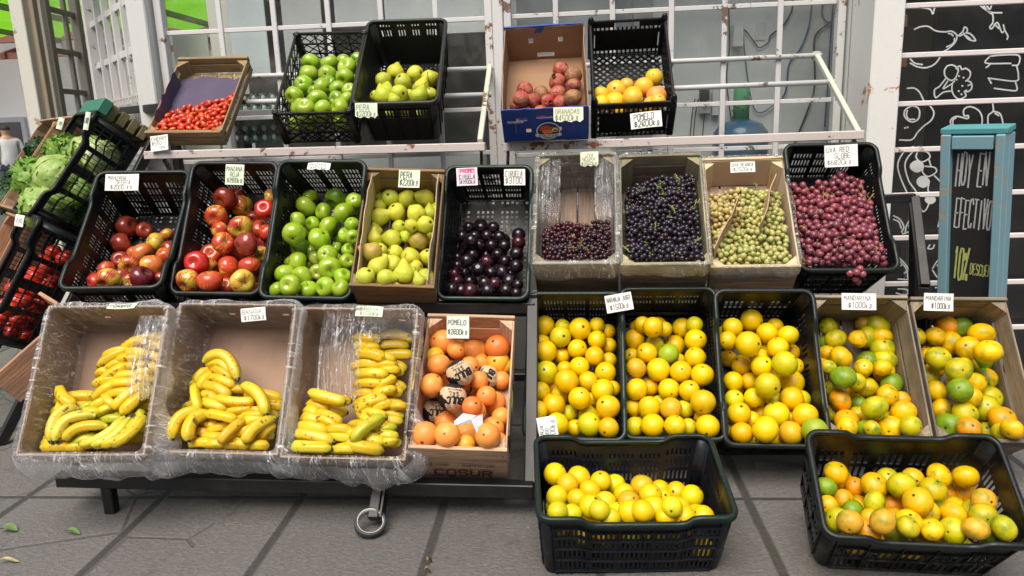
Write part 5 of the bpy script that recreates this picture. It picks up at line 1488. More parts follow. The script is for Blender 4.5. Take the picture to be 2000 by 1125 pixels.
# tone codes -> colour (rgb + alpha used by the apples for how much red)
TONE = {
 'orange': {'y': (.87,.54,.004), 'g': (.68,.57,.008), 'o': (.88,.48,.005), 'b': (.72,.38,.012), 'G': (.30,.40,.02)},
 'mandarin': {'y': (.84,.48,.005), 'g': (.54,.46,.008), 'G': (.20,.30,.012), 'o': (.88,.35,.006), 'b': (.76,.42,.03)},
 'grapefruit': {'y': (.84,.44,.04), 'o': (.86,.30,.06), 'r': (.82,.20,.045), 'Y': (.78,.52,.02), 'W': (.8,.3,.05)},
 'apple': {'y': (.42,.05,.025, .28), 'r': (.50,.022,.015, .72), 'd': (.28,.035,.018, .72), 'D': (.11,.010,.015, 1.0), 'o': (.55,.13,.03, .45), 'n': (.52,.055,.022, .46)},
 'green_apple': {'y': (.24,.40,.012), 'G': (.10,.27,.006), 'p': (.35,.46,.05)},
 'pear': {'y': (.60,.58,.05), 'g': (.46,.52,.04), 'r': (.40,.26,.06)},
 'plum': {'y': (.008,.004,.006), 'r': (.040,.004,.008)},
 'pomegranate': {'y': (.42,.05,.05), 'r': (.42,.015,.035), 'b': (.26,.11,.05), 'R': (.20,.012,.022)},
 'cherry_tomato': {'y': (.62,.035,.006), 'o': (.62,.09,.006)},
 'tomato': {'y': (.55,.025,.012)},
}
WORD = {
 'orange': ('orange', {'y': 'yellow', 'g': 'greenish yellow', 'o': 'deep', 'b': 'scarred brownish', 'G': 'half green'}),
 'mandarin': ('mandarin', {'y': 'yellow', 'g': 'yellow green', 'G': 'dark green', 'o': 'bright orange', 'b': 'brown scarred'}),
 'grapefruit': ('grapefruit', {'y': 'yellow orange', 'o': 'pinkish orange', 'r': 'reddish', 'Y': 'yellow', 'W': 'orange'}),
 'apple': ('apple', {'y': 'yellow and red', 'r': 'bright red', 'd': 'dark red', 'D': 'deep purple red', 'o': 'orange red', 'n': 'red striped'}),
 'green_apple': ('green apple', {'y': 'bright', 'G': 'dark', 'p': 'pale'}),
 'pear': ('pear', {'y': 'yellow', 'g': 'green', 'r': 'reddish brown'}),
 'plum': ('plum', {'y': 'black', 'r': 'reddish'}),
 'pomegranate': ('pomegranate', {'y': 'pink', 'r': 'red', 'b': 'brown', 'R': 'dark crimson'}),
 'tomato': ('tomato', {'y': 'red'}),
}
PLACE = {'O1': 'crate beside the grapefruit box', 'O2': 'middle orange crate', 'O3': 'crate beside the mandarins', 'N1': 'box next to the oranges', 'N2': 'rightmost wooden box',
 'F1': 'wide crate on the floor', 'F2': 'crate on the floor', 'M1': 'offer crate', 'M2': 'MANZANA ROJA crate', 'M3': 'middle row crate', 'M4': 'wooden box', 'M5': 'plum crate', 'B4': 'wooden box',
 'T2': 'upper lattice crate', 'T3': 'grey crate', 'T5': 'knobbed crate', 'T4': 'blue box'}
ORD = ['', 'first', 'second', 'third', 'fourth', 'fifth', 'sixth', 'seventh', 'eighth', 'ninth', 'tenth', 'eleventh', 'twelfth']
# key: kind, real radius, depth of the heap below the rim at front and back, zoom origin + scale, fruit "x y r tone"; '-' = lies lower
HEAP = {
'O1': ('orange', .034, .020, .085, 1000, 540, 2.961, '''185 285 60 y;293 290 42 -g;393 303 65 y;492 283 47 y;555 320 35 -y;280 349 60 g;492 367 53 y;170 385 50 -y;195 433 63 y;378 419 57 y;288 458 52 -y;478 461 57 o;560 400 38 -y;560 485 35 -y;197 554 68 g;305 535 46 -y;390 523 57 y;541 554 59 y;150 530 32 -y;315 606 67 y;440 605 55 y;161 666 57 y;525 658 65 y;235 635 38 -o;275 690 52 -y;390 704 62 y;240 741 70 o;460 710 40 -y;590 650 30 -y;555 754 66 o;145 775 55 y;330 790 48 -g;440 800 55 -g;450 856 71 g;262 856 66 y;363 876 45 -y;558 880 58 o;140 872 47 g'''),
'O2': ('orange', .034, .020, .085, 1000, 540, 2.961, '''733 300 55 -o;815 293 57 o;880 305 46 -y;984 297 58 y;707 365 60 y;825 395 55 -g;1062 368 62 y;940 400 62 y;780 442 60 o;904 449 62 G;1060 468 59 y;692 460 45 -y;716 530 58 b;846 540 67 y;977 551 62 y;1101 569 63 y;720 652 64 y;793 640 55 -o;907 652 61 y;1026 660 58 y;1105 726 70 y;795 757 65 y;695 760 50 -y;919 763 61 b;995 768 52 -g;850 735 40 -g;712 867 55 -g;814 862 66 y;944 867 60 y;1020 870 48 -g;1105 820 52 -o;1132 874 66 y;960 490 40 -y'''),
'O3': ('orange', .036, .020, .075, 1000, 540, 2.961, '''1385 255 65 y;1275 297 57 y;1477 328 62 y;1598 341 57 y;1245 370 52 y;1520 290 45 -y;1366 391 72 y;1250 475 50 y;1538 411 60 y;1440 470 52 -y;1470 410 40 -y;1615 440 40 -o;1325 513 60 y;1446 518 61 y;1578 505 70 g;1640 520 38 -y;1280 607 57 y;1478 630 70 g;1372 607 52 -o;1620 612 70 y;1520 570 40 -y;1285 710 56 g;1405 730 65 y;1619 705 68 o;1700 710 42 -g;1520 715 45 -g;1313 792 66 y;1529 796 73 g;1385 830 45 -y;1440 800 40 -y;1696 804 69 o;1610 820 42 -y;1330 908 63 o;1466 895 73 y;1614 908 68 b;1753 897 70 G;1530 950 46 -y'''),
'N1': ('mandarin', .034, .015, .080, 1400, 540, 2.96, '''637 300 52 g;728 300 46 -b;815 292 62 g;913 242 60 y;915 340 65 g;1007 300 60 o;686 365 62 g;803 408 62 g;1013 395 66 y;610 400 30 -G;918 450 68 g;717 467 62 y;645 525 45 g;837 521 61 G;1047 496 67 g;730 583 70 G;955 565 62 y;660 645 45 -g;1058 628 70 G;859 637 70 y;987 690 62 y;712 717 64 o;780 697 52 -y;912 758 70 g;1078 715 42 -o;812 795 48 -g;1078 788 72 y;820 740 35 -G;752 833 66 o;868 882 58 G;998 840 62 -g;1008 888 76 y;1125 892 60 g;757 907 58 y;902 918 45 g;890 835 35 -o;1050 570 35 -G;640 440 30 -y;680 790 35 -g'''),
'N2': ('mandarin', .036, .015, .085, 1400, 540, 2.96, '''1235 316 64 o;1390 311 68 G;1530 334 68 y;1218 420 50 -y;1285 390 45 -g;1350 386 68 y;1450 412 64 y;1571 434 68 y;1281 473 66 g;1480 530 58 -y;1396 543 67 g;1576 521 64 G;1190 470 36 -y;1240 550 48 -y;1310 555 40 -y;1643 590 58 y;1533 628 68 G;1407 655 63 G;1230 575 36 -g;1270 663 60 y;1310 640 48 -g;1656 706 70 g;1410 735 56 -G;1302 768 60 y;1340 720 42 -y;1435 795 70 g;1552 759 76 g;1470 710 46 -o;1340 868 72 G;1463 897 62 o;1520 845 50 -g;1651 826 75 o;1565 895 50 -g;1650 915 58 g;1720 930 58 y;1340 600 38 -y;1490 470 38 -o'''),
'F1': ('orange', .036, .015, .050, 1000, 800, 3.461, '''290 436 76 y;452 455 78 y;600 485 73 y;698 505 70 -g;375 505 48 -o;305 590 76 g;442 602 68 y;525 545 50 -o;630 628 76 -g;537 655 82 g;755 570 55 -y;790 620 76 -b;880 520 80 b;868 500 70 -b;1000 545 45 -y;1010 600 62 -y;797 695 80 y;958 670 84 y;1110 557 56 -o;1215 587 80 y;1130 670 82 g;1165 725 75 y;1245 715 50 -g;310 715 62 g;405 705 52 g;600 745 50 g;665 735 55 g;710 700 45 -g;895 745 40 -y;1045 755 55 y;1110 765 55 g;1290 725 30 -y'''),
'F2': ('mandarin', .036, .012, .060, 1450, 800, 3.462, '''565 525 68 G;650 492 58 -y;757 520 62 o;893 508 86 y;980 470 38 -g;1075 513 86 g;1150 475 60 -y;1195 440 52 -G;1315 455 68 g;1550 485 84 b;1435 478 52 -g;1290 540 84 g;575 650 55 y;683 607 66 o;1185 622 92 y;895 628 76 g;1020 658 68 -o;790 655 68 -y;1478 603 84 o;1390 560 58 -y;670 690 52 -o;1657 615 80 b;1405 692 90 y;1320 655 52 -o;640 745 80 g;1122 760 82 y;870 740 65 y;1270 760 72 -G;1630 725 90 g;735 810 80 b;770 755 45 -y;960 805 84 b;850 820 45 -o;1140 870 68 g;1035 840 50 -g;1290 845 72 y;1420 820 86 g;1590 845 80 b;1775 825 82 g;1500 760 50 -g;1560 690 50 -g;1690 840 40 -G;745 690 30 -G;1020 745 45 -o'''),
'M1': ('apple', .036, .05, .19, 100, 280, 3.226, '''495 555 67 d;455 655 75 d;655 633 64 y;745 605 45 o;580 695 68 o;520 695 40 -o;495 770 65 y;632 775 74 o;715 705 50 -n;283 865 55 -d;358 860 74 y;445 840 52 -d;575 845 80 D;495 885 58 -y;275 875 45 -r'''),
'M2': ('apple', .037, .02, .14, 100, 280, 3.226, '''1092 350 70 d;1215 355 62 -d;1038 460 68 n;1225 420 68 n;1345 415 60 r;1110 520 50 -d;1195 528 70 y;1130 440 45 -d;1325 545 65 n;1060 545 40 -n;1290 490 50 -d;1087 628 66 n;1233 635 76 d;1000 700 70 n;1155 705 70 -d;900 755 75 r;1255 780 68 n;1115 785 78 n;1005 785 45 -y;862 868 72 y;998 878 74 n;1205 885 76 y;1100 900 50 -n;1380 340 30 -y;1330 640 48 -r;1320 700 40 -y;1300 700 40 -d'''),
'M3': ('green_apple', .035, .02, .10, 100, 280, 3.226, '''1610 395 68 y;1640 360 58 -y;1795 350 68 G;1910 365 52 y;1713 430 56 y;1845 438 64 y;1550 485 52 y;1645 512 50 y;1753 525 66 y;1895 510 45 y;1530 568 70 y;1590 595 48 -G;1690 603 76 y;1823 600 48 G;1900 590 45 y;1497 662 70 G;1590 670 45 -G;1795 665 45 y;1875 672 42 y;1630 690 45 -y;1680 720 55 p;1740 705 62 y;1556 750 68 y;1865 745 50 y;1475 750 40 -y;1650 785 45 -p;1758 790 72 y;1680 815 56 -p;1450 825 64 y;1580 842 68 y;1840 840 55 y;1500 915 65 y;1620 920 62 y;1728 907 64 y;1820 925 55 y;1425 920 40 -y;1800 740 38 -y;1830 380 38 -y'''),
'M4': ('pear', .030, .015, .08, 500, 280, 3.226, '''845 345 55 g;957 350 58 y;1072 357 58 y;885 435 64 y;1012 445 57 y;795 420 38 -g;1125 430 42 -y;1095 445 38 -g;790 525 65 y;800 470 45 -y;905 530 45 -g;980 520 38 -y;1070 510 52 y;862 605 62 y;955 610 38 -g;1025 615 60 r;1110 605 45 -y;765 590 38 -y;735 685 60 r;790 650 38 -g;875 690 52 y;975 720 62 y;1085 722 55 y;765 785 58 y;865 765 60 y;930 830 64 y;690 840 60 g;815 860 55 g;980 825 45 -g;1070 850 60 g;1025 890 38 g;1010 780 35 -y'''),
'M5': ('plum', .0265, .04, .17, 500, 280, 3.226, '''1432 575 47 y;1355 615 42 y;1440 650 45 -y;1560 625 46 y;1655 575 42 y;1655 625 42 r;1310 685 45 y;1380 700 42 r;1455 705 42 y;1535 690 48 r;1640 695 42 y;1245 775 48 y;1330 740 42 y;1455 748 46 r;1400 795 45 y;1480 820 45 y;1550 815 48 y;1640 775 42 y;1235 825 40 r;1265 870 42 r;1320 820 42 y;1350 875 48 y;1440 880 42 y;1505 885 42 r;1595 870 48 y;1650 890 35 y;1220 920 46 y;1295 930 44 y;1350 935 48 r;1460 930 46 y;1575 930 46 y;1640 945 35 y;1390 940 35 -y;1570 745 40 y;1490 640 35 -y;1310 620 30 -y;1610 745 35 -y;1230 720 30 -y'''),
'B4': ('grapefruit', .036, .010, .045, 780, 590, 3.125, '''232 243 76 o;382 215 72 o;500 235 62 -o;603 220 76 r;612 285 58 -o;345 290 52 -o;458 320 74 o;603 362 72 y;240 383 70 o;195 507 70 o;500 385 42 -o;185 330 30 -Y;640 460 38 -Y;370 435 80 W;533 485 78 W;325 585 84 W;175 660 78 W;580 617 75 o;445 640 62 r;625 535 38 -o;485 590 42 -r;285 735 72 o;413 810 80 o;572 768 70 o;157 812 80 o;285 875 76 o;535 885 76 o;640 700 38 -o;615 855 42 -o;300 815 38 -o;400 890 42 -y;620 880 28 -o'''),
'T2': ('green_apple', .034, .01, .075, 250, 0, 2.667, '''950 330 48 y;1048 325 45 y;1125 320 38 -y;1140 348 48 y;1195 310 36 G;942 385 48 y;1040 388 46 y;1130 405 46 y;915 443 50 y;1013 455 45 y;1093 465 42 y;1157 468 36 y;865 500 46 y;990 520 49 y;1085 515 40 G;1145 515 34 y;893 560 46 y;918 585 48 y;1005 605 44 y;1100 570 48 y;970 480 34 -G;1050 430 34 -G;1200 365 28 -G;1190 420 28 -G'''),
'T3': ('pear', .030, .05, .17, 250, 0, 2.667, '''1330 420 46 g;1393 378 46 y;1498 385 42 y;1432 425 46 g;1570 410 45 y;1345 480 42 g;1330 505 46 g;1415 485 42 g;1460 500 36 -g;1530 455 40 y;1515 505 45 g;1575 490 34 g;1390 525 30 -g;1290 500 28 -g'''),
'T5': ('grapefruit', .037, .03, .13, 950, 0, 2.667, '''592 495 42 Y;675 470 50 y;762 502 50 Y;667 535 54 Y;820 455 50 y;873 405 45 Y;885 503 52 o;600 560 42 Y;765 570 52 y;862 558 48 y;700 605 38 -Y;900 590 32 -y'''),
'T4': ('pomegranate', .034, .05, .12, 950, 0, 2.667, '''388 365 42 r;453 393 44 b;370 430 45 y;452 450 43 R;200 470 42 r;285 490 42 b;372 488 44 y;180 515 42 y;450 510 46 b;240 525 30 -y;385 535 38 -r;320 530 30 -r'''),
}
NECK = {(0,'M4'): 0}
allfruit = 0
def heap_solve(key):
    kind, r0, d0, d1, ox, oy, s, txt = HEAP[key]
    M, w, l, h = frame(key); Mi = M.inverted()
    it = []
    for q in txt.replace('\n', '').split(';'):
        x, y, r_, t = q.split(); low = t[0] == '-'
        it.append((ox+float(x)/s, oy+float(y)/s, float(r_)/s, t[-1], low))
    n = len(it)
    p0 = M@Vector((0, 0, h-d0)); p1 = M@Vector((0, l, h-d1)); a = M.to_3x3()@Vector((1,0,0))
    nn = a.cross(p1-p0).normalized(); nn = np.array(nn); p0 = np.array(p0)
    D = np.array([ray(q[0], q[1]) for q in it]); t = np.zeros(n); rad = np.zeros(n)
    for i, q in enumerate(it):
        t[i] = ((p0-CAM)@nn)/(D[i]@nn)
        rad[i] = min(max(q[2]*1.05/FPX*t[i], r0*.78), r0*1.25)
        if q[4]: t[i] += rad[i]*.9; rad[i] = max(rad[i], r0*.88)
    sq = 1.0 if kind != 'pear' else 1.0
    for _ in range(120):
        P = CAM+D*t[:, None]
        for i in range(n):
            for j in range(i+1, n):
                d = P[i]-P[j]; L = math.sqrt(d@d); g = (rad[i]+rad[j])*.985-L
                if g > 0:
                    e = min(g*.5, .004)
                    if t[i] > t[j]: t[i] += e; t[j] -= e*.35
                    else: t[j] += e; t[i] -= e*.35
    P = CAM+D*t[:, None]
    loc = np.array([Mi@Vector(p) for p in P])
    m = .004
    loc[:, 0] = np.clip(loc[:, 0], -w/2+m+rad*.97, w/2-m-rad*.97)
    loc[:, 1] = np.clip(loc[:, 1], m+rad*.97, l-m-rad)
    loc[:, 2] = np.maximum(loc[:, 2], rad+.006)
    # hidden lower layer: only where it can show between the top ones
    fill = []
    rr = r0*.93; st = 2*rr
    rnd = random.Random(len(key)+ord(key[1]))
    wi = w/2-.020-rr; li = l
    zt = lambda y: h-(d0+(d1-d0)*y/l)
    full = kind in ('orange', 'mandarin', 'green_apple', 'grapefruit', 'pear', 'plum')
    layers = 3 if key in ('F2', 'F1', 'O3', 'T2') else 2
    if key in ('M1', 'T4'): layers = 1
    for k in range(layers):
        y = .022+rr+(k % 2)*rr*.5; row = 0
        while y < li-rr-.02:
            x = -wi+(row % 2)*rr*.9
            while x <= wi+1e-6:
                z = zt(y)-rr*1.75-k*rr*1.55+rnd.uniform(-.004,.004)
                c = np.array([x, y, z])
                if z > rr+.006 and (abs(x)+rr < w/2-.014):
                    dd = np.linalg.norm(loc-c, axis=1)-(rad+rr)*.94
                    ok = dd.min() > -0.002
                    near = (np.linalg.norm(loc[:, :2]-c[:2], axis=1) < r0*2.6).sum()
                    if ok and near >= 2 and all(np.linalg.norm(f-c) > 2*rr*.93 for f in fill): fill.append(c)
                x += st*1.0
            y += st*.88; row += 1
    return it, loc, rad, fill, rr
def rot_pole(d, spin):
    """rotation that turns the +z pole to direction d (crate space)"""
    q = Vector((0,0,1)).rotation_difference(Vector(d).normalized())
    return q.to_matrix().to_4x4() @ Matrix.Rotation(spin, 4, 'Z')
def occluded(Pw, r_, W, Rw, frac=.93):
    """share of the fruit's outline facing the camera that other fruit hide, from three standpoints"""
    for off in (0.0, -.35, .35):
        cam_ = CAM+np.array([off, 0, 0])
        base = Pw-cam_; dist = np.linalg.norm(base); bd = base/dist
        u = np.cross(bd, [0,0,1]); u /= np.linalg.norm(u); v = np.cross(bd, u); hid = 0; tot = 0
        for rr_ in (.0, .55, .92):
            for k in range(1 if rr_ == 0 else 8):
                tg = Pw+(u*math.cos(k*PI/4)+v*math.sin(k*PI/4))*r_*rr_
                d = tg-cam_; L = np.linalg.norm(d); d /= L
                oc = W-cam_; tc = oc@d; perp = np.linalg.norm(oc-np.outer(tc, d), axis=1)
                tot += 1
                if ((perp < Rw*.98) & (tc < L-r_*.4)).any(): hid += 1
        if hid/tot < frac: return False
    return True
WRAPS = []
for key in HEAP:
    kind = HEAP[key][0]
    it, loc, rad, fill, rr = heap_solve(key)
    M, w, l, h = frame(key); M3 = M.to_3x3()
    rnd = random.Random(ord(key[0])*13+ord(key[1]))
    base = 'green_apple' if kind == 'green_apple' else kind
    noun, words = WORD[kind]
    group = {'O': 'oranges in the bottom row crates', 'N': 'mandarins in the grey wooden boxes'}.get(key[0], '%ss in the %s' % (noun, PLACE[key]))
    # rows for the labels
    idx = sorted(range(len(it)), key=lambda i: -it[i][1])
    rowh = np.mean([q[2] for q in it])*1.55; rows = []
    for i in idx:
        if rows and abs(rows[-1][0]-it[i][1]) < rowh: rows[-1][1].append(i)
        else: rows.append([it[i][1], [i]])
    lab = {}
    for rn, (_, mem) in enumerate(rows):
        mem.sort(key=lambda i: it[i][0])
        for cn, i in enumerate(mem):
            lab[i] = '%s %s in the %s, %s row up, %s from left' % (words.get(it[i][3], ''), noun, PLACE[key], ORD[rn+1] if rn+1 < 13 else 'last', ORD[min(cn+1, 12)])
    Wc = np.array([M@Vector(p) for p in loc])
    for i in range(len(it)+len(fill)):
        hidden = i >= len(it)
        if hidden:
            p = fill[i-len(it)]; r_ = rr; tone = rnd.choice('yyyg' if kind in ('orange','mandarin') else ('nd' if kind == 'apple' else 'y'))
            if tone not in TONE[kind]: tone = 'y'
            if key == 'B4': tone = 'o'
            if occluded(np.array(M@Vector(p)), r_, Wc, rad): continue
        else: p = loc[i]; r_ = rad[i]; tone = it[i][3]
        if tone == 'W':
            WRAPS.append((key, p, r_)); continue
        # pole direction: often towards the viewer
        u = rnd.random()
        ang = rnd.uniform(0, 2*PI)
        tilt = rnd.uniform(.25, 1.35) if u < (.62 if kind in ('apple','green_apple') else .45) else rnd.uniform(1.4, 2.9)
        view = M3.inverted()@Vector(CAM-np.array(M@Vector(p))).normalized()
        ref = Vector((0,1,0)); e1 = view.cross(ref).normalized(); e2 = view.cross(e1)
        d = view*math.cos(tilt)+(e1*math.cos(ang)+e2*math.sin(ang))*math.sin(tilt)
        if kind == 'pear':
            # neck lies away or to the side, inside the heap
            tilt = rnd.uniform(1.9, 2.8) if (rnd.random() < .66 or key == 'T3') else rnd.uniform(1.3, 1.7)
            d = view*math.cos(tilt)+(e1*math.cos(ang)+e2*math.sin(ang))*math.sin(tilt)
            if not hidden and key == 'M4':
                sp = {2: (-1,0), 8: (1,.2), 18: (-1,.15), 15: (.1,1), 23: (.6,.8), 25: (0,1)}.get(i)
                if sp: d = Vector((sp[0], sp[1], .25))
            if not hidden and key == 'T3' and i == 5: d = Vector((0,1,.2))
        Ml = Matrix.Translation(Vector(p)) @ rot_pole(d, rnd.uniform(0, 6)) @ Matrix.Diagonal((r_, r_, r_*(rnd.uniform(.95,1.03) if kind != 'pear' else .98), 1))
        o = inst(base, FM[kind][rnd.randrange(3)], None, M@Ml)
        c = list(TONE[kind][tone]); 
        if len(c) == 3: c.append(1.0)
        j = rnd.uniform(.88, 1.12)
        o.color = (min(1, c[0]*j), min(1, c[1]*j*rnd.uniform(.93,1.07)), c[2]*j, c[3]+(rnd.uniform(-.12,.12) if kind == 'apple' else 0))
        if hidden: lb = '%s half hidden below the others in the %s' % (noun, PLACE[key])
        else: lb = lab[i]
        tag(o, lb, noun, group)
        allfruit += 1
        if kind in STEM and not hidden and (u < .62 or kind == 'pear') and rnd.random() < .8:
            inst('stem', STEM[kind], o)
print('fruit', allfruit)

# wrapped grapefruit
KRAFT = m_plain((.60,.43,.27), .75, .3, .15, 8.0); BLK = m_plain((.012,.012,.013), .5, .4, .0); PINK = m_plain((.75,.62,.64), .6)
for k, (key, p, r_) in enumerate(WRAPS):
    M, w, l, h = frame(key); pw = M@Vector(p)
    view = (Vector(CAM)-pw).normalized(); right = Vector((0,0,1)).cross(view).normalized(); up = view.cross(right)
    Mo = Matrix((right, up, view)).transposed().to_4x4(); Mo.translation = pw
    Mo = Mo @ Matrix.Rotation([R(205), R(60+180), R(170), R(172)][k], 4, 'Z')
    b = MB(); V = []; nu, nv = 40, 28
    for j in range(nv+1):
        ph = .02+(PI-.04)*j/nv
        for i in range(nu):
            a = 2*PI*i/nu
            q = Vector((math.sin(ph)*math.cos(a), math.sin(ph)*math.sin(a), math.cos(ph)))
            kk = r_*(1.0+.05*abs(noise.noise(q*3.2+Vector((k*5,0,0))))+.025*noise.noise(q*9)+(.16*max(0, -q.z-.2)*(1+noise.noise(q*6))))
            V.append(q*kk)
    F = [(j*nu+i, (j+1)*nu+i, (j+1)*nu+(i+1) % nu, j*nu+(i+1) % nu) for j in range(nv) for i in range(nu)]
    b.add(V, F, 0, True)
    for fi, f in enumerate(b.f):
        c = sum((Vector(b.v[q]) for q in f), Vector())/4/r_
        e = c.y*.5+c.x*.9+.12*math.sin(c.y*7)
        if e > .60 or c.y < -.72: b.mi[fi] = 1
    o = b.build('wrapped_grapefruit', [KRAFT, BLK], None, Mo, label=['wrapped grapefruit in printed brown paper, top left of the four wrapped ones', 'wrapped grapefruit in printed brown paper, the one furthest right', 'wrapped grapefruit in printed brown paper, in the middle above the bare fruit', 'wrapped grapefruit in printed brown paper against the left side of the box'][k], cat='wrapped fruit', group='paper wrapped grapefruit in the wooden box')
    b = MB(); I = Matrix.Identity(4)
    writing(b, 'BULC', -.72, -.05, .42, 1.15, I, .27, .06, k, 0, 0.0, 5); writing(b, 'S.R.L.', -.36, -.40, .24, .75, I, .20, .06, k+1, 0, 0.0, 4)
    writing(b, 'Produccion'.upper(), -.55, -.62, .10, .95, I, .16, .1, k+2, 0)
    for cx, cy in ((-.30,.58), (.16,.60)):
        for q in range(9):
            a = q*.7; rr_ = .04+.012*q
            ribbon(b, [(cx+rr_*math.cos(a+z_), cy+rr_*math.sin(a+z_)*.8) for z_ in (0,.4,.8)], .02, I)
    # subdivide long strokes by projecting every vertex on the ball
    out = []
    for x, y, z in b.v:
        rr_ = min(.97, math.hypot(x, y)); q = Vector((x, y, math.sqrt(max(.02, 1-rr_*rr_)))).normalized()
        kk = r_*(1.015+z+.05*abs(noise.noise(q*3.2+Vector((k*5,0,0))))+.025*noise.noise(q*9)+.016)
        out.append(tuple(q*kk))
    b.v = out; b.build('paper_print', BLK, o)
M, w, l, h = frame('B4')
for (u, v, su, sv, lab_) in ((.030,.185,.085,.05,'white tissue paper scrap lying on the grapefruit'), ):
    b = MB(); V = []
    pc = Vector(onY(930, 815, 2.11)); view = (Vector(CAM)-pc).normalized(); right = Vector((0,0,1)).cross(view).normalized(); up = view.cross(right)
    out = [(-48,-6),(-28,10),(0,4),(14,6),(14,-10),(6,-46),(0,-38),(2,-16),(-10,-12),(-46,-14)]
    n = 10
    cen = [(-12,-3)]
    P_ = [pc+right*(x/FPX*2.05)+up*(y/FPX*2.05)+view*(.012*math.sin(x*.3)+.006*math.cos(y*.4)+.014) for x, y in out+cen]
    b.add(P_, [(10, i, (i+1) % n) for i in range(n)]); b.add([q-view*.001 for q in P_], [(10, (i+1) % n, i) for i in range(n)])
    b.build('tissue_paper', m_plain((.68,.68,.76), .7, .3, .08, 30.0), label=lab_, cat='paper')

# ---------------------------------------------------------------- tomatoes
M, w, l, h = frame('T1'); rnd = random.Random(5); pts = []
tries = 0
while len(pts) < 150 and tries < 60000:
    tries += 1
    x = rnd.uniform(-w/2+.028, w/2-.034); y = rnd.uniform(.026, .30)
    top = .175+.10*(x/w+.5)*1.3
    if y > top+.01*math.sin(x*60): continue
    z = .018+max(0, (.062*(1-y/ (top+.05))))*rnd.random()**.5
    c = np.array([x, y, z])
    if all(np.linalg.norm((c-q)*np.array([1,1,1.15])) > .0235 for q in pts): pts.append(c)
for k, c in enumerate(pts):
    r_ = rnd.uniform(.0125, .0155)
    d = Vector((rnd.gauss(0,1), rnd.gauss(0,.8), rnd.gauss(0,.35)))
    o = inst('cherry_tomato', FM['cherry_tomato'][k % 3], None, M@Matrix.Translation(Vector(c))@rot_pole(d, 0)@Matrix.Scale(r_, 4))
    q = rnd.random(); cc = TONE['cherry_tomato']['o' if q < .3 else 'y']; j = rnd.uniform(.75, 1.15); o.color = (cc[0]*j, cc[1]*j, cc[2], 1)
    tag(o, 'small oval red cherry tomato at the %s %s of the shallow wooden box' % (('front','middle','back')[min(2, int(c[1]/.10))], ('left','centre','right')[min(2, int((c[0]/w+.5)*3))]), 'tomato', 'cherry tomatoes in the shallow wooden box')
M, w, l, h = frame('L2'); pts = []; rnd = random.Random(9); tries = 0
while len(pts) < 62 and tries < 40000:
    tries += 1
    x = w/2-.050-abs(rnd.gauss(0,.06)); y = rnd.uniform(.05, .43); zt = .06+.13*(1-y/.50)
    if x < -w/2+.05: continue
    z = rnd.uniform(.038, max(.05, zt)); c = np.array([x, y, z])
    if all(np.linalg.norm(c-q) > .058 for q in pts): pts.append(c)
for k, c in enumerate(pts):
    r_ = rnd.uniform(.030, .034)
    o = inst('tomato', FM['tomato'][k % 3], None, M@Matrix.Translation(Vector(c))@rot_pole((rnd.gauss(0,1), rnd.gauss(0,1), rnd.gauss(0,1)), 0)@Matrix.Scale(r_, 4))
    j = rnd.uniform(.7, 1.1); o.color = (.40*j, .018*j, .012, 1)
    tag(o, 'shiny red tomato behind the bars, %s part of the side rack crate' % ('lowest','lower middle','upper middle','upper')[min(3, int(c[1]/.11))], 'tomato', 'red tomatoes in the side rack crate')

# ---------------------------------------------------------------- bananas
@mat('crown')
def _cr(t): return t.done(t.bsdf((.06,.045,.02), .8))
BM = m_banana()
def banana_mesh(P, r_, seed):
    """curved five-sided tapered banana through the points P (stem first)"""
    n = 22; pts = []
    a, c, e = [Vector(p) for p in P]
    for i in range(n+1):
        q = i/n; pts.append(a*(1-q)**2+c*2*q*(1-q)+e*q*q)
    L = sum((pts[i+1]-pts[i]).length for i in range(n))
    b = MB(); seg = 15; V = []; al = []; ref = None
    nv = (a-c).cross(e-c)
    if nv.length < 1e-7: nv = (e-a).cross(Vector((0,0,1)))
    nv.normalize()
    for i, p in enumerate(pts):
        q = i/n; t = (pts[min(i+1, n)]-pts[max(i-1, 0)]).normalized(); x = nv; y = t.cross(x).normalized()
        s_ = q*L
        rr_ = r_
        if q < .20: rr_ = r_*(.30+.70*(1-(1-q/.20)**2)) if L > r_*6 else r_*(.45+.55*(q/.20)**.6)
        if q > .80: rr_ = r_*max(.20, 1-((q-.80)/.20)**2.4*.80)
        if q > .965: rr_ = r_*.20
        for k in range(seg):
            an = 2*PI*k/seg+seed
            f = 1+.085*math.cos(5*(an-seed))+.02*math.cos(10*(an-seed))
            V.append(p+(x*math.cos(an)+y*math.sin(an))*rr_*f); al.append(q)
    F = [(i*seg+k, (i+1)*seg+k, (i+1)*seg+(k+1) % seg, i*seg+(k+1) % seg) for i in range(n) for k in range(seg)]
    F = [f[::-1] for f in F]
    F += [tuple(range(seg)), tuple(n*seg+k for k in range(seg))[::-1]]
    b.add(V, F, 0, True)
    me = b.mesh('banana', BM)
    at = me.attributes.new('along', 'FLOAT', 'POINT'); at.data.foreach_set('value', al)
    return me
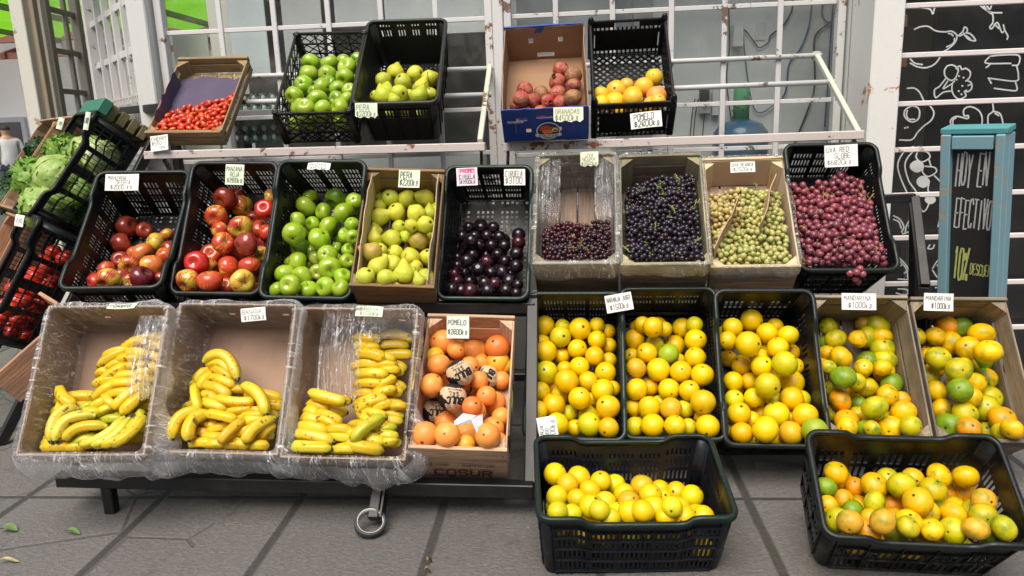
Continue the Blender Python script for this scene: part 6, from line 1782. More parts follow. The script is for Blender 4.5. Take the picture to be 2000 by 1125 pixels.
# hand letter | x y of stem, control, tip | radius | tone
BAN = {
'B1': (30, 580, 3.04, .0, .10, '''F 495 390 560 330 650 320 26 y;F 535 330 580 300 650 310 24 y;F 640 290 690 240 740 250 28 y;F 655 320 700 300 745 325 26 y;F 600 365 660 340 725 360 24 y;
G 485 430 500 410 530 430 24 y;G 530 420 570 370 640 375 26 y;G 615 415 680 390 745 400 28 y;G 520 480 590 440 640 410 30 y;G 700 450 730 430 760 440 24 y;G 585 470 650 440 710 460 26 y;
H 475 500 530 480 590 480 26 y;H 675 490 720 470 765 480 26 y;H 550 515 620 500 700 505 28 y;H 485 565 520 530 560 520 28 y;H 540 575 600 550 660 560 24 y;
I 440 650 480 620 520 610 26 g;I 470 690 510 650 550 650 24 g;I 515 580 540 620 570 640 26 y;I 500 730 560 700 610 720 26 G;
D 770 480 720 470 680 490 26 y;D 770 520 640 570 580 665 32 y;D 775 560 690 610 630 690 32 y;
B 245 640 235 670 250 700 26 g;B 240 540 260 600 340 640 30 y;B 380 660 410 620 430 630 26 G;B 370 680 420 660 470 680 22 g;
E 160 840 180 860 200 870 24 y;E 155 890 220 940 300 895 28 y;E 265 950 310 930 360 940 20 y;E 300 910 380 840 450 830 28 G;
A 550 770 340 740 290 860 28 y;A 485 705 250 680 240 870 30 p;A 355 660 215 640 205 870 32 p;
C 730 685 800 700 790 770 26 G;C 650 710 540 860 365 935 30 g;C 680 715 590 870 430 945 28 g;C 700 710 660 880 475 945 28 y;C 725 705 720 850 540 980 30 g;C 745 720 760 830 560 990 26 y'''),
'B2': (280, 580, 2.96, .0, .10, '''F 400 400 450 410 500 470 28 o;F 360 385 470 340 500 440 28 y;F 345 380 490 250 548 490 34 y;
G 370 405 320 400 305 470 26 y;G 375 440 340 450 320 510 26 y;G 390 460 450 460 515 510 26 y;G 355 510 430 500 490 570 30 y;
H 490 530 530 520 570 530 22 o;H 600 560 640 570 660 600 24 y;H 415 580 530 620 650 600 28 y;H 325 560 360 530 405 580 26 y;
I 315 610 380 600 470 650 30 y;I 480 660 540 660 620 635 26 y;I 600 655 650 640 680 650 24 o;I 570 680 620 690 680 680 18 y;
J 540 690 580 700 610 690 20 y;J 540 740 600 700 680 700 28 y;J 510 800 570 780 640 750 26 y;J 500 825 520 870 570 900 28 y;J 670 800 690 760 720 750 24 y;J 620 880 650 890 680 870 20 y;
K 330 720 370 720 410 745 26 y;K 370 770 430 740 470 745 22 y;K 290 770 320 770 350 780 26 o;K 280 840 330 830 390 850 26 y;K 340 800 400 820 430 810 20 y;K 460 900 500 870 520 900 22 o;K 350 890 380 880 420 900 20 y;
L 350 670 440 680 535 710 26 y;L 545 720 480 780 430 905 28 o;
M 565 515 690 520 710 690 32 y;M 720 705 600 750 580 880 34 y;
A 280 520 290 580 310 640 24 g;A 335 660 170 640 160 830 34 y;A 350 670 235 690 245 885 36 y'''),
'B3': (530, 580, 2.96, .0, .10, '''F 500 230 550 240 600 240 28 y;F 500 275 560 300 600 290 26 y;F 600 330 640 320 690 350 22 y;F 500 320 570 310 650 350 34 y;
G 490 385 530 360 610 390 30 y;G 585 390 640 370 700 385 26 y;G 625 420 660 410 710 415 24 y;G 490 440 570 430 670 445 34 y;
H 495 495 560 480 640 500 26 y;H 600 520 640 480 690 470 26 y;H 500 545 530 530 570 555 24 o;H 590 560 630 530 690 530 26 y;
I 510 600 550 580 590 560 24 y;I 505 640 560 580 650 590 32 y;I 590 640 620 610 660 610 28 y;I 700 620 730 610 750 620 22 o;
J 470 730 520 720 560 740 22 o;J 505 670 530 710 600 740 24 y;J 530 660 590 650 640 680 24 y;J 560 750 620 740 650 740 20 y;
D 360 880 400 880 440 865 28 g;D 330 800 390 800 445 815 26 g;D 320 760 370 740 440 765 26 y;D 260 690 310 680 360 735 26 y;D 265 665 340 670 385 715 24 y;D 360 910 400 900 450 905 18 g;
C 195 610 250 600 305 640 26 y;C 140 640 200 620 255 670 28 y;C 110 685 180 670 260 710 32 y;C 115 740 200 730 320 775 32 y;C 100 795 200 780 370 840 34 y;C 95 860 180 860 350 885 30 g;C 110 910 220 910 350 915 20 g;
A 215 550 320 580 435 610 32 y;
E 590 770 650 750 690 750 26 G;E 600 790 660 790 700 800 28 g;E 630 830 680 840 700 830 24 g;E 520 830 570 800 620 830 28 g;E 590 810 480 770 450 780 30 y;E 615 880 530 930 430 850 32 y;
L 640 690 520 740 465 835 36 G'''),
}
BT = {'y': (.74,.46,.018), 'p': (.72,.56,.07), 'g': (.62,.50,.025), 'G': (.38,.42,.02), 'o': (.62,.36,.02)}
BW = {'y': 'ripe yellow', 'p': 'pale yellow', 'g': 'green tipped', 'G': 'greenish', 'o': 'dull yellow'}
WHICH = {'B1': 'leftmost banana box', 'B2': 'middle banana box', 'B3': 'banana box beside the grapefruit'}
for key, (ox, oy, s, d0, d1, txt) in BAN.items():
    M, w, l, h = frame(key); Mi = M.inverted(); rnd = random.Random(ord(key[1])*3)
    hands = {}; order = []
    for q in txt.replace('\n', '').split(';'):
        f = q.split(); hands.setdefault(f[0], []).append(([float(x) for x in f[1:8]], f[8]))
        if f[0] not in order: order.append(f[0])
    top = {'A': .030, 'C': .024, 'L': .040, 'M': .030, 'D': .012, 'F': .010}
    p0 = M@Vector((0,0,h-.012)); p1 = M@Vector((0,l,h-.115)); a_ = M.to_3x3()@Vector((1,0,0)); nn = np.array(a_.cross(p1-p0).normalized()); p0 = np.array(p0)
    rowc = 0
    for hi, hd in enumerate(order):
        mem = hands[hd]; base = None; kids = []
        for bi, (g, tone) in enumerate(mem):
            lift = top.get(hd, 0.0) + .0035*bi
            if key == 'B3' and hd == 'C': lift = .004*bi
            P = []
            for k in range(3):
                x, y = ox+g[2*k]/s, oy+g[2*k+1]/s
                d = ray(x, y); t = ((p0-CAM)@nn)/(d@nn)
                p = CAM+d*t; r_ = max(.0145, min(.0190, g[6]/s/FPX*t*1.08))
                lf = lift+(.020 if k == 1 else (-.006 if k == 0 else 0.0))
                p = CAM+d*(t-lf*.92)
                lp = Mi@Vector(p); lp.z = max(lp.z, r_+.01)
                m_ = r_+.014
                lp.x = min(max(lp.x, -w/2+m_), w/2-m_); lp.y = min(max(lp.y, m_), l-m_)
                P.append(M@lp)
            Lc = (P[2]-P[0]).length
            if Lc < .125:
                ez = M.to_3x3()@Vector((0,0,1)); k_ = (.125-Lc)*.55
                d0_ = (P[0]-P[1]).normalized(); d2_ = (P[2]-P[1]).normalized()
                P = [P[0]+d0_*k_-ez*(.016+k_*.35), P[1]+ez*.004, P[2]+d2_*k_*.45-ez*(.006+k_*.3)]
                Q = [Mi@p for p in P]
                for q in Q: q.x = min(max(q.x, -w/2+.03), w/2-.03); q.y = min(max(q.y, .03), l-.03); q.z = max(q.z, r_+.008)
                P = [M@q for q in Q]
            kids.append((P, r_, tone))
        c = sum((k_[0][0] for k_ in kids), Vector())/len(kids)
        rt = None
        tone0 = kids[len(kids)//2][2]
        cx_, cy_ = np.mean([g[2] for g, _ in mem])/s/(310)*1.0, np.mean([g[3] for g, _ in mem])/s/(370)
        order_y = sorted(order, key=lambda q_: np.mean([g_[3] for g_, _ in hands[q_]])); rk = ORD[order_y.index(hd)+1]
        pos = ('upper ' if cy_ < .42 else ('middle ' if cy_ < .62 else 'lower ')) + ('left' if cx_ < .40 else ('centre' if cx_ < .58 else 'right'))
        rt = empty('banana_hand' if len(kids) > 1 else 'banana', Matrix.Translation(c), '%s %s, %s from top in the %s' % (BW[tone0], ('hand of %s bananas' % ['', 'one', 'two', 'three', 'four', 'five', 'six', 'seven', 'eight'][len(kids)]) if len(kids) > 1 else 'single banana', rk, WHICH[key]), 'bananas', 'bananas in the cardboard boxes')
        for P, r_, tone in kids:
            me = banana_mesh([p-c for p in P], r_, rnd.uniform(0, 6))
            o = inst('banana_finger', me, rt); cc = BT[tone]; j = rnd.uniform(.9, 1.08); o.color = (cc[0]*j, cc[1]*j, cc[2], 1)
        st = [k_[0][0] for k_ in kids]
        if hd in 'ACEF' and max((q-c).length for q in st) < .06 and len(st) > 1:
            b = MB(); b.tube([st[0]-c]+[q-c for q in sorted(st, key=lambda v: v.x)]+[st[-1]-c], .009, 7); b.build('crown', _cr(), rt)
    # filler layer, only what shows between the top hands
    b_i = 0
    yb = .05
    while yb < l-.05:
        for xb in (-w*.25, w*.22):
            if key in ('B1', 'B3') and xb < 0 and yb > l*.42: continue
            if key == 'B2' and yb > l*(.60 if xb < 0 else .42): continue
            if key == 'B1' and yb > l*.85: continue
            ry = rnd.uniform(-.016,.016)
            zz = h-.012-.10*yb/l-.048
            xb2 = xb+rnd.uniform(-.012,.012); a = Vector((xb2-.070, yb+ry, zz)); e = Vector((xb2+.070, yb-ry, zz+rnd.uniform(-.012,.006))); c_ = (a+e)/2+Vector((0,rnd.uniform(.01,.03),.018))
            P = [M@q for q in (a, c_, e)]; c = P[0]
            rt = empty('banana', Matrix.Translation(c), 'half hidden banana low in the %s' % WHICH[key], 'bananas', 'half hidden bananas in the %s' % WHICH[key])
            o = inst('banana_finger', banana_mesh([p-c for p in P], .0175, rnd.uniform(0,6)), rt); o.color = (.62, .40, .02, 1)
        yb += .034

# ---------------------------------------------------------------- grapes
def ico(sub=2):
    t = (1+5**.5)/2
    V = [Vector(p).normalized() for p in ((-1,t,0),(1,t,0),(-1,-t,0),(1,-t,0),(0,-1,t),(0,1,t),(0,-1,-t),(0,1,-t),(t,0,-1),(t,0,1),(-t,0,-1),(-t,0,1))]
    F = [(0,11,5),(0,5,1),(0,1,7),(0,7,10),(0,10,11),(1,5,9),(5,11,4),(11,10,2),(10,7,6),(7,1,8),(3,9,4),(3,4,2),(3,2,6),(3,6,8),(3,8,9),(4,9,5),(2,4,11),(6,2,10),(8,6,7),(9,8,1)]
    for _ in range(sub):
        c = {}; F2 = []
        def mid(a, b_):
            k = (min(a, b_), max(a, b_))
            if k not in c: c[k] = len(V); V.append(((V[a]+V[b_])/2).normalized())
            return c[k]
        for a, b_, d in F:
            x, y, z = mid(a, b_), mid(b_, d), mid(d, a); F2 += [(a,x,z), (b_,y,x), (d,z,y), (x,y,z)]
        F = F2
    return np.array(V), F
IV, IF = ico(2)
def grapes(key, r0, zone, dfun, n_target, centres, m, lab, group, stemc=(.30,.30,.10), seed=0, toner=None, stems=3, elong=1.12, amp=.5):
    """zone(u,v)->bool inside the heap, dfun(x,y)-> heap top (local z)"""
    M, w, l, h = frame(key); rnd = random.Random(seed); pts = []; tries = 0
    centres = [(q[0]+rnd.uniform(-.018,.018), q[1]+rnd.uniform(-.018,.018)) for q in centres]
    cell = {}
    def key3(c): return tuple(int(math.floor(q/(2*r0))) for q in c)
    while len(pts) < n_target and tries < n_target*160:
        tries += 1
        x = rnd.uniform(-w/2+.016+r0, w/2-.016-r0); y = rnd.uniform(.016+r0, l-.02-r0)
        if not zone(x, y): continue
        dn_ = min(math.hypot(x-q[0], y-q[1]) for q in centres); top = dfun(x, y)+.008*noise.noise(Vector((x*30+seed, y*30, 0)))+.026*(1-min(1.3, dn_/.052)**2)
        c = (x, y, top-rnd.random()**1.3*r0*3.6)
        if c[2] < r0+.006: continue
        k = key3(c); ok = True
        for i in (-1,0,1):
            for j in (-1,0,1):
                for q in (-1,0,1):
                    for p in cell.get((k[0]+i, k[1]+j, k[2]+q), ()):
                        if (p[0]-c[0])**2+(p[1]-c[1])**2+(p[2]-c[2])**2 < (r0*1.72)**2: ok = False; break
                    if not ok: break
                if not ok: break
            if not ok: break
        if ok: cell.setdefault(k, []).append(c); pts.append(c)
    groups = [[] for _ in centres]
    for c in pts:
        d = [(c[0]-q[0])**2+(c[1]-q[1])**2+.00025*noise.noise(Vector((c[0]*50, c[1]*50, i))) for i, q in enumerate(centres)]
        groups[d.index(min(d))].append(c)
    M3 = M
    for gi, g in enumerate(groups):
        if len(g) < 4: continue
        cc = Vector(centres[gi]+(dfun(*centres[gi])-.03,)); Mg = M@Matrix.Translation(cc)
        rt = empty('grape_bunch', Mg, lab[gi] if gi < len(lab) else lab[-1], 'grapes', group)
        b = MB(); tone = []; V = []; F = []
        gt = rnd.random()
        for c in g:
            rr_ = r0*rnd.uniform(.74, 1.12); ax = Matrix.Rotation(rnd.uniform(0,6), 3, Vector((rnd.gauss(0,1), rnd.gauss(0,1), rnd.gauss(0,1))).normalized())
            A = np.array(ax); q = IV*np.array([1,1,elong]); q = (q@A.T)*rr_+np.array(c)-np.array(cc)
            o_ = len(V); V += [tuple(x) for x in q]; F += [(a+o_, b_+o_, d+o_) for a, b_, d in IF]
            tv = toner(c, rnd) if toner else min(1, max(0, .5*gt+rnd.random()*.7-.1)); tone += [tv]*len(IV)
        b.add(V, F, 0, True); me = b.mesh('berries', m)
        at = me.attributes.new('tone', 'FLOAT', 'POINT'); at.data.foreach_set('value', tone)
        inst('berries', me, rt)
        b = MB()
        for k in range(stems):
            p = Vector(rnd.choice(g)); p.z = max(p.z, dfun(p.x, p.y)-.004); p = p-cc; a = rnd.uniform(0, 6)
            P_ = [p+Vector((0,0,-r0*1.5))]
            d = Vector((math.cos(a), math.sin(a), .35))
            for q in range(4):
                P_.append(P_[-1]+d*rnd.uniform(.008,.014)+Vector((0,0,.004 if q < 2 else -.003))); d = (Matrix.Rotation(rnd.uniform(-.7,.7), 3, 'Z')@d); d.z = rnd.uniform(-.1,.45)
            b.tube(P_, [.0015,.0018,.0016,.0015,.002], 5)
            for q in (2, 3):
                for _ in range(2):
                    e = P_[q]; a2 = rnd.uniform(0, 6); b.tube([e, e+Vector((math.cos(a2),math.sin(a2),.5))*.006, e+Vector((math.cos(a2),math.sin(a2),.3))*.012], [.0009,.0008,.0011], 4)
        b.build('stem', m_plain(stemc, .6, .3, .25, 30.0), rt)
BUN = lambda w_, rows: [(x*w_, y) for y, xs in rows for x in xs]
def blabs(txt, cs):
    ys = sorted(set(c[1] for c in cs)); out = []
    for x, y in cs:
        row = [c[0] for c in cs if c[1] == y]; row.sort(); i = row.index(x)
        rw_ = ['front', 'second', 'third', 'fourth', 'back'][min(4, ys.index(y))] if y != ys[-1] else 'back'
        out.append(txt % (('left', 'right') if len(row) == 2 else ('left', 'middle', 'right'))[i] if len(row) > 1 else txt % 'only'); out[-1] += ', %s row' % rw_
    return out
M, w, l, h = frame('M7')
c7 = BUN(w, [(.06,(-.28,.02,.3)), (.16,(-.2,.15)), (.25,(-.3,.0,.3)), (.34,(-.18,.18)), (.41,(.0,.3))])
grapes('M7', .0100, lambda x, y: y < .435-.05*max(0, -x/.15), lambda x, y: h-.012-.055*y/l, 1150, c7, m_grape((.005,.005,.009), (.022,.006,.014), (.085,.095,.13), .34), blabs('%s bunch of dark blue grapes in the full box', c7), 'dark grape bunches in the full box', (.26,.32,.08), 7, stems=3)
M, w, l, h = frame('M6')
c6 = BUN(w, [(.07,(-.25,.25)), (.15,(-.25,.25)), (.22,(-.1,.3))])
grapes('M6', .0088, lambda x, y: y < .235 and abs(x) < w/2-.03, lambda x, y: h-.05-.10*y/l, 620, c6, m_grape((.010,.005,.008), (.085,.008,.016), (.12,.08,.10), .30, 0.0, .2), blabs('%s bunch of small black grapes in the plastic lined box', c6), 'black grape bunches in the plastic lined box', (.22,.17,.06), 6,
       toner=lambda c, rnd: min(1, max(0, (.35 if c[1] > .17 and c[0] < .04 else -.05)+rnd.random()*.55)), stems=2)
M, w, l, h = frame('M8')
c8 = BUN(w, [(.06,(-.28,.0,.28)), (.16,(-.3,.02,.3)), (.26,(-.3,.05,.33)), (.35,(-.02,.25))])
grapes('M8', .0105, lambda x, y: y < .40 and not (abs((x+w/2)*.92-(y-.04)*.40) < .007 and y < .26), lambda x, y: h-.015-.06*y/l, 780, c8, m_grape((.36,.38,.10), (.46,.34,.12), (.50,.50,.34), .35, .35, .24), blabs('%s bunch of pale green grapes in the pale wooden box', c8), 'white grape bunches in the pale box', (.26,.30,.08), 8, toner=lambda c, rnd: min(1, max(0, (.55 if c[1] > .2 and c[0] < -.02 else .0)+rnd.random()*.5)), stems=3)
M, w, l, h = frame('M9')
c9 = BUN(w, [(.06,(-.26,.02,.3)), (.17,(-.3,.0,.28)), (.28,(-.27,.03,.3)), (.38,(-.25,.12))])
grapes('M9', .0128, lambda x, y: y < .41+.03*math.sin(x*20), lambda x, y: h-.005-.10*y/l+.018*math.cos(x*9), 520, c9, m_grape((.29,.042,.058), (.12,.016,.032), (.38,.26,.30), .40, .15, .22), blabs('%s bunch of large red grapes in the black crate', c9), 'red globe grape bunches', (.36,.24,.09), 9, stems=3)
# little bunch hanging over the front rim
rnd = random.Random(4); Mg = M@Matrix.Translation((.02,-.015,h-.01)); b = MB(); V = []; F = []; tone = []
for q in ((0,0,.012),(.022,-.004,.006),(.004,-.012,-.018),(-.02,.0,.004),(.018,-.014,-.036),(.012,.012,.016)):
    o_ = len(V); V += [tuple(x) for x in IV*.0128+np.array(q)]; F += [(a+o_, b_+o_, d+o_) for a, b_, d in IF]; tone += [rnd.random()]*len(IV)
b.add(V, F, 0, True); me = b.mesh('grape_bunch', m_grape((.29,.042,.058), (.12,.016,.032), (.38,.26,.30), .40, .15, .22)); at = me.attributes.new('tone', 'FLOAT', 'POINT'); at.data.foreach_set('value', tone)
inst('grape_bunch', me, None, Mg, label='few red globe grapes hanging over the front rim of their crate', cat='grapes')

# ---------------------------------------------------------------- lettuce and greens
def lettuce(c, r_, seed, label, ruff=.5, mats=None):
    rnd = random.Random(seed); b = MB()
    for k in range(26):
        a = rnd.uniform(0, 2*PI); el = rnd.uniform(-.5, 1.4) if k else 1.5
        d = Vector((math.cos(a)*math.cos(el), math.sin(a)*math.cos(el), math.sin(el)))
        u = d.orthogonal().normalized(); u = Matrix.Rotation(rnd.uniform(0,6), 3, d)@u; v = d.cross(u)
        n = 12; V = []; sp = rnd.uniform(.7, 1.15); rad_ = r_*rnd.uniform(.72, 1.0)
        for j in range(n+1):
            for i in range(n+1):
                x, y = (i/n-.5)*2, (j/n-.5)*2
                e = math.hypot(x, y); e = min(e, 1.2)
                an = sp*1.0; q = (d*math.cos(e*an)+(u*x+v*y)*(math.sin(e*an)/max(e, 1e-3)))
                rf = rad_*(1+.10*noise.noise(q*3+Vector((k,seed,0)))+ruff*.28*e**3*noise.noise(Vector((x*5+k, y*5, seed)))+.12*ruff*e**2+.02*noise.noise(q*14))
                V.append(q*rf)
        F = [(j*(n+1)+i, j*(n+1)+i+1, (j+1)*(n+1)+i+1, (j+1)*(n+1)+i) for j in range(n) for i in range(n) if math.hypot((i+.5)/n-.5, (j+.5)/n-.5) < .56]
        b.add(V, F, 0, True)
    return b.build('lettuce', mats, None, Matrix.Translation(Vector(c)), label=label, cat='lettuce')
LT = m_leaf((.22,.40,.05), (.52,.62,.24), 22.0); LD = m_leaf((.10,.26,.02), (.30,.46,.08), 24.0)
M, w, l, h = frame('L1')
lettuce(M@Vector((.015,.205,h*.80)), .105, 1, 'round pale green iceberg lettuce, upper one at the crate edge', .25, LT)
lettuce(M@Vector((.045,.055,h*.72)), .10, 2, 'pale lettuce head with a white stalk, lowest in the tilted crate', .6, LT)
lettuce(M@Vector((-.07,.16,h*.95)), .095, 3, 'frilly green lettuce hanging over the crate edge', 1.2, LD)
lettuce(M@Vector((-.02,.37,h*.55)), .09, 4, 'whitish lettuce high in the crate behind the bars', .3, LT)
lettuce(M@Vector((.07,.37,h*.40)), .085, 5, 'pale lettuce seen through the upper grid of the crate wall', .3, m_leaf((.36,.50,.16), (.66,.72,.42), 22.0))
lettuce(M@Vector((.06,.19,h*.30)), .085, 6, 'green lettuce seen through the lower grid of the crate wall', .6, LD)
lettuce(M@Vector((-.03,.07,h*.35)), .08, 8, 'dark green lettuce at the bottom of the crate', .9, LD)
lettuce(M@Vector((-.09,.33,h*.85)), .075, 7, 'frilly green lettuce beside the wooden board', 1.2, LD)
# wooden boxes with dark greens further along the side rack
def side_box(dx, dz, key, label, cols, seed):
    X, Y, Z, w_, l_, h_, t_, y_, ro = POSE['L1']
    a = Vector((math.cos(y_), math.sin(y_), 0))
    POSE[key] = [X-a.x*dx, Y-a.y*dx, Z+dz, .33, .52, .16, t_, y_, 0]
    return wood_box(key, label, 'wooden boxes on the side rack', cols, .3, front=2, seed=seed, toph=.06)
BR = ((.40,.25,.14),(.25,.15,.08))
side_box(.36, .0, 'S1', 'brown wooden box right behind the lettuce crate', BR, 21)
side_box(.72, .0, 'S2', 'brown wooden box of dark greens at the far end of the side rack', BR, 22)
for k, q in enumerate(((.0,.10),(.05,.26),(-.06,.18),(-.02,.38),(.08,.06))):
    M, w, l, h = frame('S2'); lettuce(M@Vector((q[0], q[1]-.02, h*.62)), .066, 30+k, 'dark leafy chard bunch at the far left, %s one' % ['nearest', 'upper', 'middle', 'topmost', 'lowest'][k], 1.1, m_leaf((.012,.045,.012), (.04,.10,.025), 18.0))
for k, q in enumerate(((.0,.12),(.03,.30),)):
    M, w, l, h = frame('S1'); lettuce(M@Vector((q[0], q[1], h*.42)), .062, 40+k, ['dark green leaves in the wooden box, lower bunch', 'dark green leaves in the wooden box, upper bunch'][k], 1.0, m_leaf((.03,.10,.015), (.10,.22,.04), 18.0))
X, Y, Z, w_, l_, h_, t_, y_, ro = POSE['L2']; a = Vector((math.cos(y_), math.sin(y_), 0))
POSE['S3'] = [X-a.x*.36, Y-a.y*.36, Z, .33, .52, .16, t_, y_, 0]; wood_box('S3', 'reddish wooden box left of the tomato crate', 'wooden boxes on the side rack', ((.50,.27,.16),(.34,.17,.09)), .15, front=2, seed=23, toph=.05)
# green cap box behind the lettuce crate's high end and the lower wooden crate
p = Vector(onY(205, 222, 3.42)); q = Vector(onY(272, 268, 3.50))
b = MB(); M, w, l, h = frame('L1')
Mb = M@Matrix.Translation((.0, l+.05, h-.125))
rt = empty('green_box', Mb, 'green and olive slatted box standing behind the lettuce crate', 'box')
b.box((0,.0,.10), (.30,.07,.045), bev=.003); b.build('lid', m_plain((.03,.16,.10), .6, .4, .2), rt)
for k in range(5):
    b = MB(); b.box((-.02,.0,.055-k*.05), (.28,.072-.004*(k % 2),.036), bev=.003); b.build('slat', m_wood(0, (.20,.18,.09), (.12,.11,.05), .2), rt)
c = Vector(onY(18, 715, 2.42))
Mw = Matrix.Translation(c)@Matrix.Rotation(-.75, 4, 'Z')@Matrix.Rotation(.62, 4, 'X')
rt = empty('wooden_box', Mw, 'reddish wooden box at the left edge under the tomato crate', 'box')
for k in range(2):
    b = MB(); b.box((.02,.10,-.05+k*.0), (.02,.34,.13), bev=.002) if k else b.box((-.12,.26,.0), (.28,.014,.13), bev=.002)
    b.build('side_plank', m_wood(1 if k else 0, (.50,.27,.17), (.33,.17,.09), .2), rt)
b = MB(); b.box((-.12,.10,-.11), (.28,.33,.008)); b.build('base_slat', m_wood(1, (.50,.27,.17), (.33,.17,.09), .2), rt)

# ---------------------------------------------------------------- blackboard
pL, pR = onY(1842, 300, 3.06), onY(1962, 300, 2.92)
top = onY(1842, 262, 3.06)[2]
bw = .215; yaw = -.80
tp_ = onY(1842, 262, 3.0); th_ = .16; sn = math.sin(th_)*top
Mb = Matrix.Translation((tp_[0]+.717*sn, 3.0+.697*sn, 0.0))@Matrix.Rotation(yaw, 4, 'Z')@Matrix.Rotation(th_, 4, 'X')
top = tp_[2]/math.cos(th_)
sg = empty('blackboard_sign', Mb, 'narrow blackboard in a light blue wooden frame with chalk writing HOY EN EFECTIVO', 'sign')
CY = m_paint((.20,.36,.42), (.34,.30,.22), .25, .8, .55); Hh = top
def bb(name, c, d, m, bev=.003):
    b = MB(); b.box(c, d, bev=bev); return b.build(name, m, sg)
bb('frame', (.017,0,Hh/2), (.034,.045,Hh), CY); bb('frame', (bw-.015,0,Hh/2), (.030,.05,Hh), CY)
bb('frame', (bw/2,.001,Hh-.03), (bw-.076,.043,.05), CY); bb('frame', (bw/2,.0,.14), (bw-.076,.043,.05), CY)
bb('frame', (bw/2,.03,Hh+.012), (bw+.01,.085,.022), m_paint((.08,.30,.32), (.2,.2,.16), .2, .8, .55))
bb('back_frame', (bw-.018,.060,Hh/2-.005), (.036,.055,Hh-.01), CY); bb('back_frame', (.02,.060,Hh/2-.005), (.036,.055,Hh-.01), CY)
bb('board', (bw/2,.012,Hh/2+.05), (bw-.07,.01,Hh-.15), m_plain((.018,.018,.018), .6, .4, .5, 6.0), 0)
Mt = Matrix(((1,0,0,0),(0,0,-1,.0065),(0,1,0,0),(0,0,0,1)))
def chalk(lines, col, nm):
    b = MB()
    for t, x, z, hh, ww, fr in lines: writing(b, t, x, z, hh, ww, Mt, fr, .25, len(t))
    b.build(nm, m_plain(col, .9, .1, .3, 60.0), sg)
k0 = Hh
chalk([('HOY EN', .047, k0-.20, .125, .112, .045), ('EFECTIVO', .047, k0-.365, .115, .128, .045)], (.45,.45,.44), 'chalk_writing')
chalk([('10%', .047, k0-.575, .13, .055, .05), ('DESCUENTO', .108, k0-.555, .045, .095, .07)], (.42,.46,.14), 'chalk_writing')
chalk([('SUPERANDO', .047, k0-.725, .06, .125, .075), ('LOS $7000', .047, k0-.845, .08, .135, .06)], (.08,.38,.26), 'chalk_writing')

# ---------------------------------------------------------------- things behind the glass, on the floor
def cable(name, pts, Y, r_, col, label):
    b = MB(); P_ = smooth_pts([tuple(onY(x, y, Y)) for x, y in pts], 6); b.tube(P_, r_, 6)
    b.build(name, m_plain(col, .5, .4, .05), label=label, cat='cable')
K = (.03,.03,.032); BLc = (.05,.10,.24); YC = 4.08
zz = lambda s_: [(1280+float(q.split(',')[0])/3.63, float(q.split(',')[1])/3.63) for q in s_.split()]
cable('cable', zz('975,0 965,80 905,180 820,250 800,300 740,338 710,310 650,230 600,190'), YC, .004, K, 'black cable sagging from the white box to the window top')
cable('cable', zz('1115,0 1085,200 1030,340 950,450 930,620 900,700'), YC, .004, BLc, 'blue cable running diagonally down the grey wall')
cable('cable', zz('1190,-10 1185,110 1220,160 1245,155 1150,230 1125,320 1130,600 1080,780 1000,980 985,1030'), YC, .0045, K, 'thick black cable with a loop running down the grey wall')
cable('cable', zz('1262,30 1240,300 1225,560 1200,900'), YC, .004, BLc, 'blue cable beside the right window frame')
cable('cable', zz('520,60 525,330 505,560 540,870'), YC, .003, K, 'thin black cable left of the white box')
cable('cable', zz('620,220 650,520 690,740 745,800 840,745'), YC, .003, BLc, 'thin blue cable hanging in a loop behind the grid')
for k, (x, w_) in enumerate(((262, 0), (285, 0), (350, 0))): cable('cable', [(1280+(x+20)/3.63, 700/3.63), (1280+x/3.63, 800/3.63), (1280+(x-20+w_)/3.63, 1010/3.63)], YC-.02, .003, K, ['leftmost','middle','rightmost'][k]+' of three black cables hanging from the wall sockets')
def flat(name, x0, y0, x1, y1, Y, d, m, label, cat):
    p, q = onY(x0, y0, Y), onY(x1, y1, Y); b = MB(); b.box(((p[0]+q[0])/2, Y, (p[2]+q[2])/2), (abs(q[0]-p[0]), d, abs(p[2]-q[2])), bev=min(.004, d*.3)); return b.build(name, m, label=label, cat=cat)
WP = m_plain((.62,.62,.62), .5, .4, .05)
flat('junction_box', 1431, 50, 1450, 92, 4.06, .05, WP, 'white junction box on the grey wall behind the window', 'box')
flat('socket', 1367, 172, 1386, 222, 4.07, .03, WP, 'white wall socket with a black adapter, left one', 'socket')
flat('adapter', 1367, 174, 1384, 196, 4.03, .05, m_plain(K, .5), 'black power adapter plugged in the left socket', 'adapter')
flat('socket', 1391, 170, 1404, 226, 4.07, .03, WP, 'white wall socket beside the grid bar, right one', 'socket')
flat('note', 1476, 44, 1494, 78, 4.09, .002, m_plain((.60,.60,.60), .7), 'small paper note taped on the grey wall', 'paper')
def jug():
    p = onY(1447, 238, 3.95); q = onY(1447, 300, 3.95); e = onY(1500, 270, 3.95); r_ = e[0]-p[0]
    o = empty('water_bottle', Matrix.Translation((p[0], 3.95, q[2]-.25)), 'big blue water bottle with a green dispenser sleeve behind the window', 'bottle')
    z = p[2]-q[2]+.25
    b = MB(); b.lathe([(r_*.9,0),(r_,.02),(r_,z-.10),(r_*.97,z-.05),(r_*.75,z-.01),(r_*.3,z+.012)], 28)
    t = NT('blue_plastic'); mm = t.done(t.bsdf((.03,.16,.30), .15, None, .5, Transmission_Weight=.3)); b.build('body', mm, o)
    b = MB(); rg = r_*.29; zt = onY(1447, 166, 3.95)[2]-q[2]+.25; b.lathe([(rg,z),(rg,zt-.01),(rg*.85,zt)], 20)
    for k in range(40): 
        a = k*2.4; zk = z+.01+(zt-z-.03)*((k*.37) % 1)
        b.box((rg*math.cos(a)*1.002, rg*math.sin(a)*1.002, zk), (.007,.007,.009), Matrix.Rotation(a, 3, 'Z'), mi=1)
    b.build('sleeve', [m_plain((.02,.36,.12), .4), m_plain((.01,.08,.03), .5)], o)
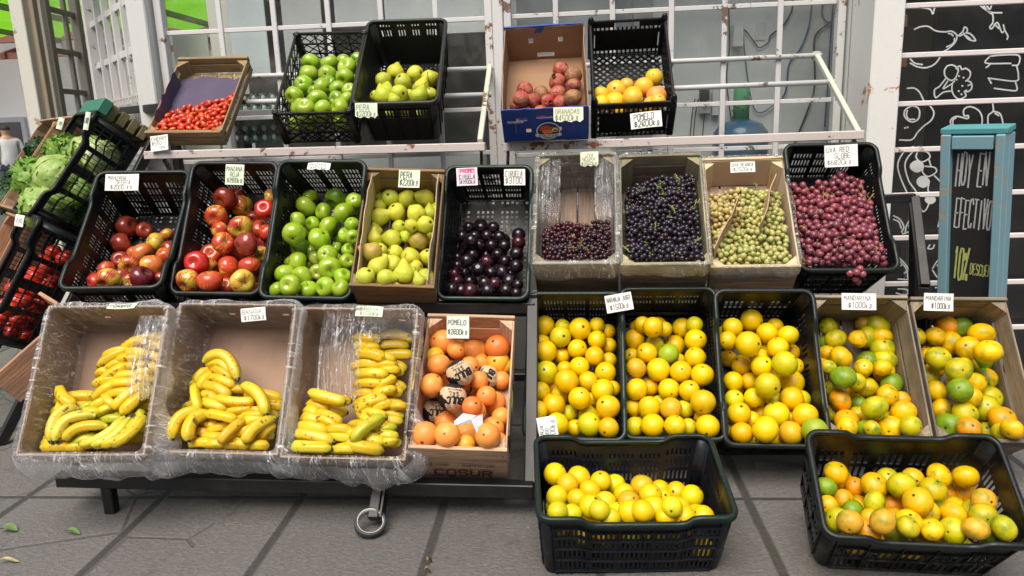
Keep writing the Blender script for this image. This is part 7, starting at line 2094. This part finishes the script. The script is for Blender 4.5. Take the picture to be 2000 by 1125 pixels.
jug()
@mat('egg_tray')
def m_egg(t): return t.done(t.bsdf((.10,.20,.17), .8))
for k, (y, n) in enumerate(((198, 1), (240, 2))):
    c = onY(512, y+12, 3.86); rt = empty('egg_tray', Matrix.Translation(c), ['upper green cardboard egg tray with white eggs behind the window', 'lower green cardboard egg trays on the shelf behind the window'][k], 'egg tray')
    b = MB(); V = []; nx, ny = 36, 18
    for j in range(ny+1):
        for i in range(nx+1):
            V.append(((i/nx-.5)*.30, -.02+.018*math.sin(i*PI/3)*math.sin(j*PI/3), (j/ny-.5)*.14))
    b.add(V, [(j*(nx+1)+i, j*(nx+1)+i+1, (j+1)*(nx+1)+i+1, (j+1)*(nx+1)+i) for j in range(ny) for i in range(nx)], 0, True); b.box((0,.03,0), (.29,.04,.12)); b.build('tray', m_egg(), rt)
    b = MB()
    for i in range(6):
        for j in range(2): b.lathe([(.001,-.016),(.010,-.010),(.0125,0),(.009,.011),(.001,.016)], 10, Matrix.Translation((-.125+i*.05, -.035, -.045+j*.05+.04*(1-k))))
    b.build('eggs', m_plain((.62,.62,.58), .5), rt)
flat('inner_shelf', 455, 217, 640, 226, 3.86, .22, m_plain((.42,.42,.40), .5), 'thin grey shelf holding egg trays behind the window', 'shelf')
flat('bright_panel', 335, 300, 950, 372, 3.98, .2, m_plain((.80,.80,.80), .4, .4, .03), 'long low white panel added inside the shop to brighten the glass under the left shelf', 'cabinet')  # white panel added to stand in for bright reflections in the low panes
flat('dark_box', 462, 232, 486, 290, 3.88, .1, m_plain((.05,.045,.045), .7), 'dark box beside the egg trays behind the window', 'box')
# leaves and crumbs on the pavement
def ground_leaf(px, py, L, W, rot, col, label, curl=.3):
    p = onZ(px, py, .004); b = MB(); V = []; n = 10
    for i in range(n+1):
        t = i/n; ww = W*math.sin(PI*t)**.8*(.9+.1*math.cos(t*9))+.0005
        for s_ in (-1, 0, 1): V.append(((t-.5)*L, s_*ww/2, .006+abs(s_)*ww*curl+.006*math.sin(t*5)))
    b.add(V, [(i*3+k, i*3+k+1, i*3+k+4, i*3+k+3) for i in range(n) for k in range(2)], 0, True)
    b.add([(v[0], v[1], v[2]-.0008) for v in V], [(i*3+k, i*3+k+3, i*3+k+4, i*3+k+1) for i in range(n) for k in range(2)], 0, True)
    b.build('fallen_leaf', m_leaf(col, tuple(min(1, q*1.7) for q in col), 40.0), None, Matrix.Translation(p)@Matrix.Rotation(rot, 4, 'Z'), label=label, cat='leaf')
ground_leaf(18, 1037, .055, .036, .1, (.13,.22,.08), 'broad green leaf lying on the pavement at the far left')
ground_leaf(143, 1042, .052, .020, -.1, (.13,.22,.07), 'narrow green leaf on the cracked pavement near the rack leg')
ground_leaf(18, 1098, .065, .014, .1, (.40,.33,.16), 'dry yellowish leaf scrap at the lower left corner')
ground_leaf(839, 1098, .018, .014, .8, (.20,.13,.04), 'small brown leaf crumb in the paving joint', .6)
ground_leaf(836, 1118, .022, .014, .2, (.22,.14,.08), 'lower brown leaf crumb in the paving joint', .6)
ground_leaf(746, 1087, .008, .006, .2, (.15,.40,.12), 'tiny green scrap on the pavement slab')
# white paper tag under the tomato crate
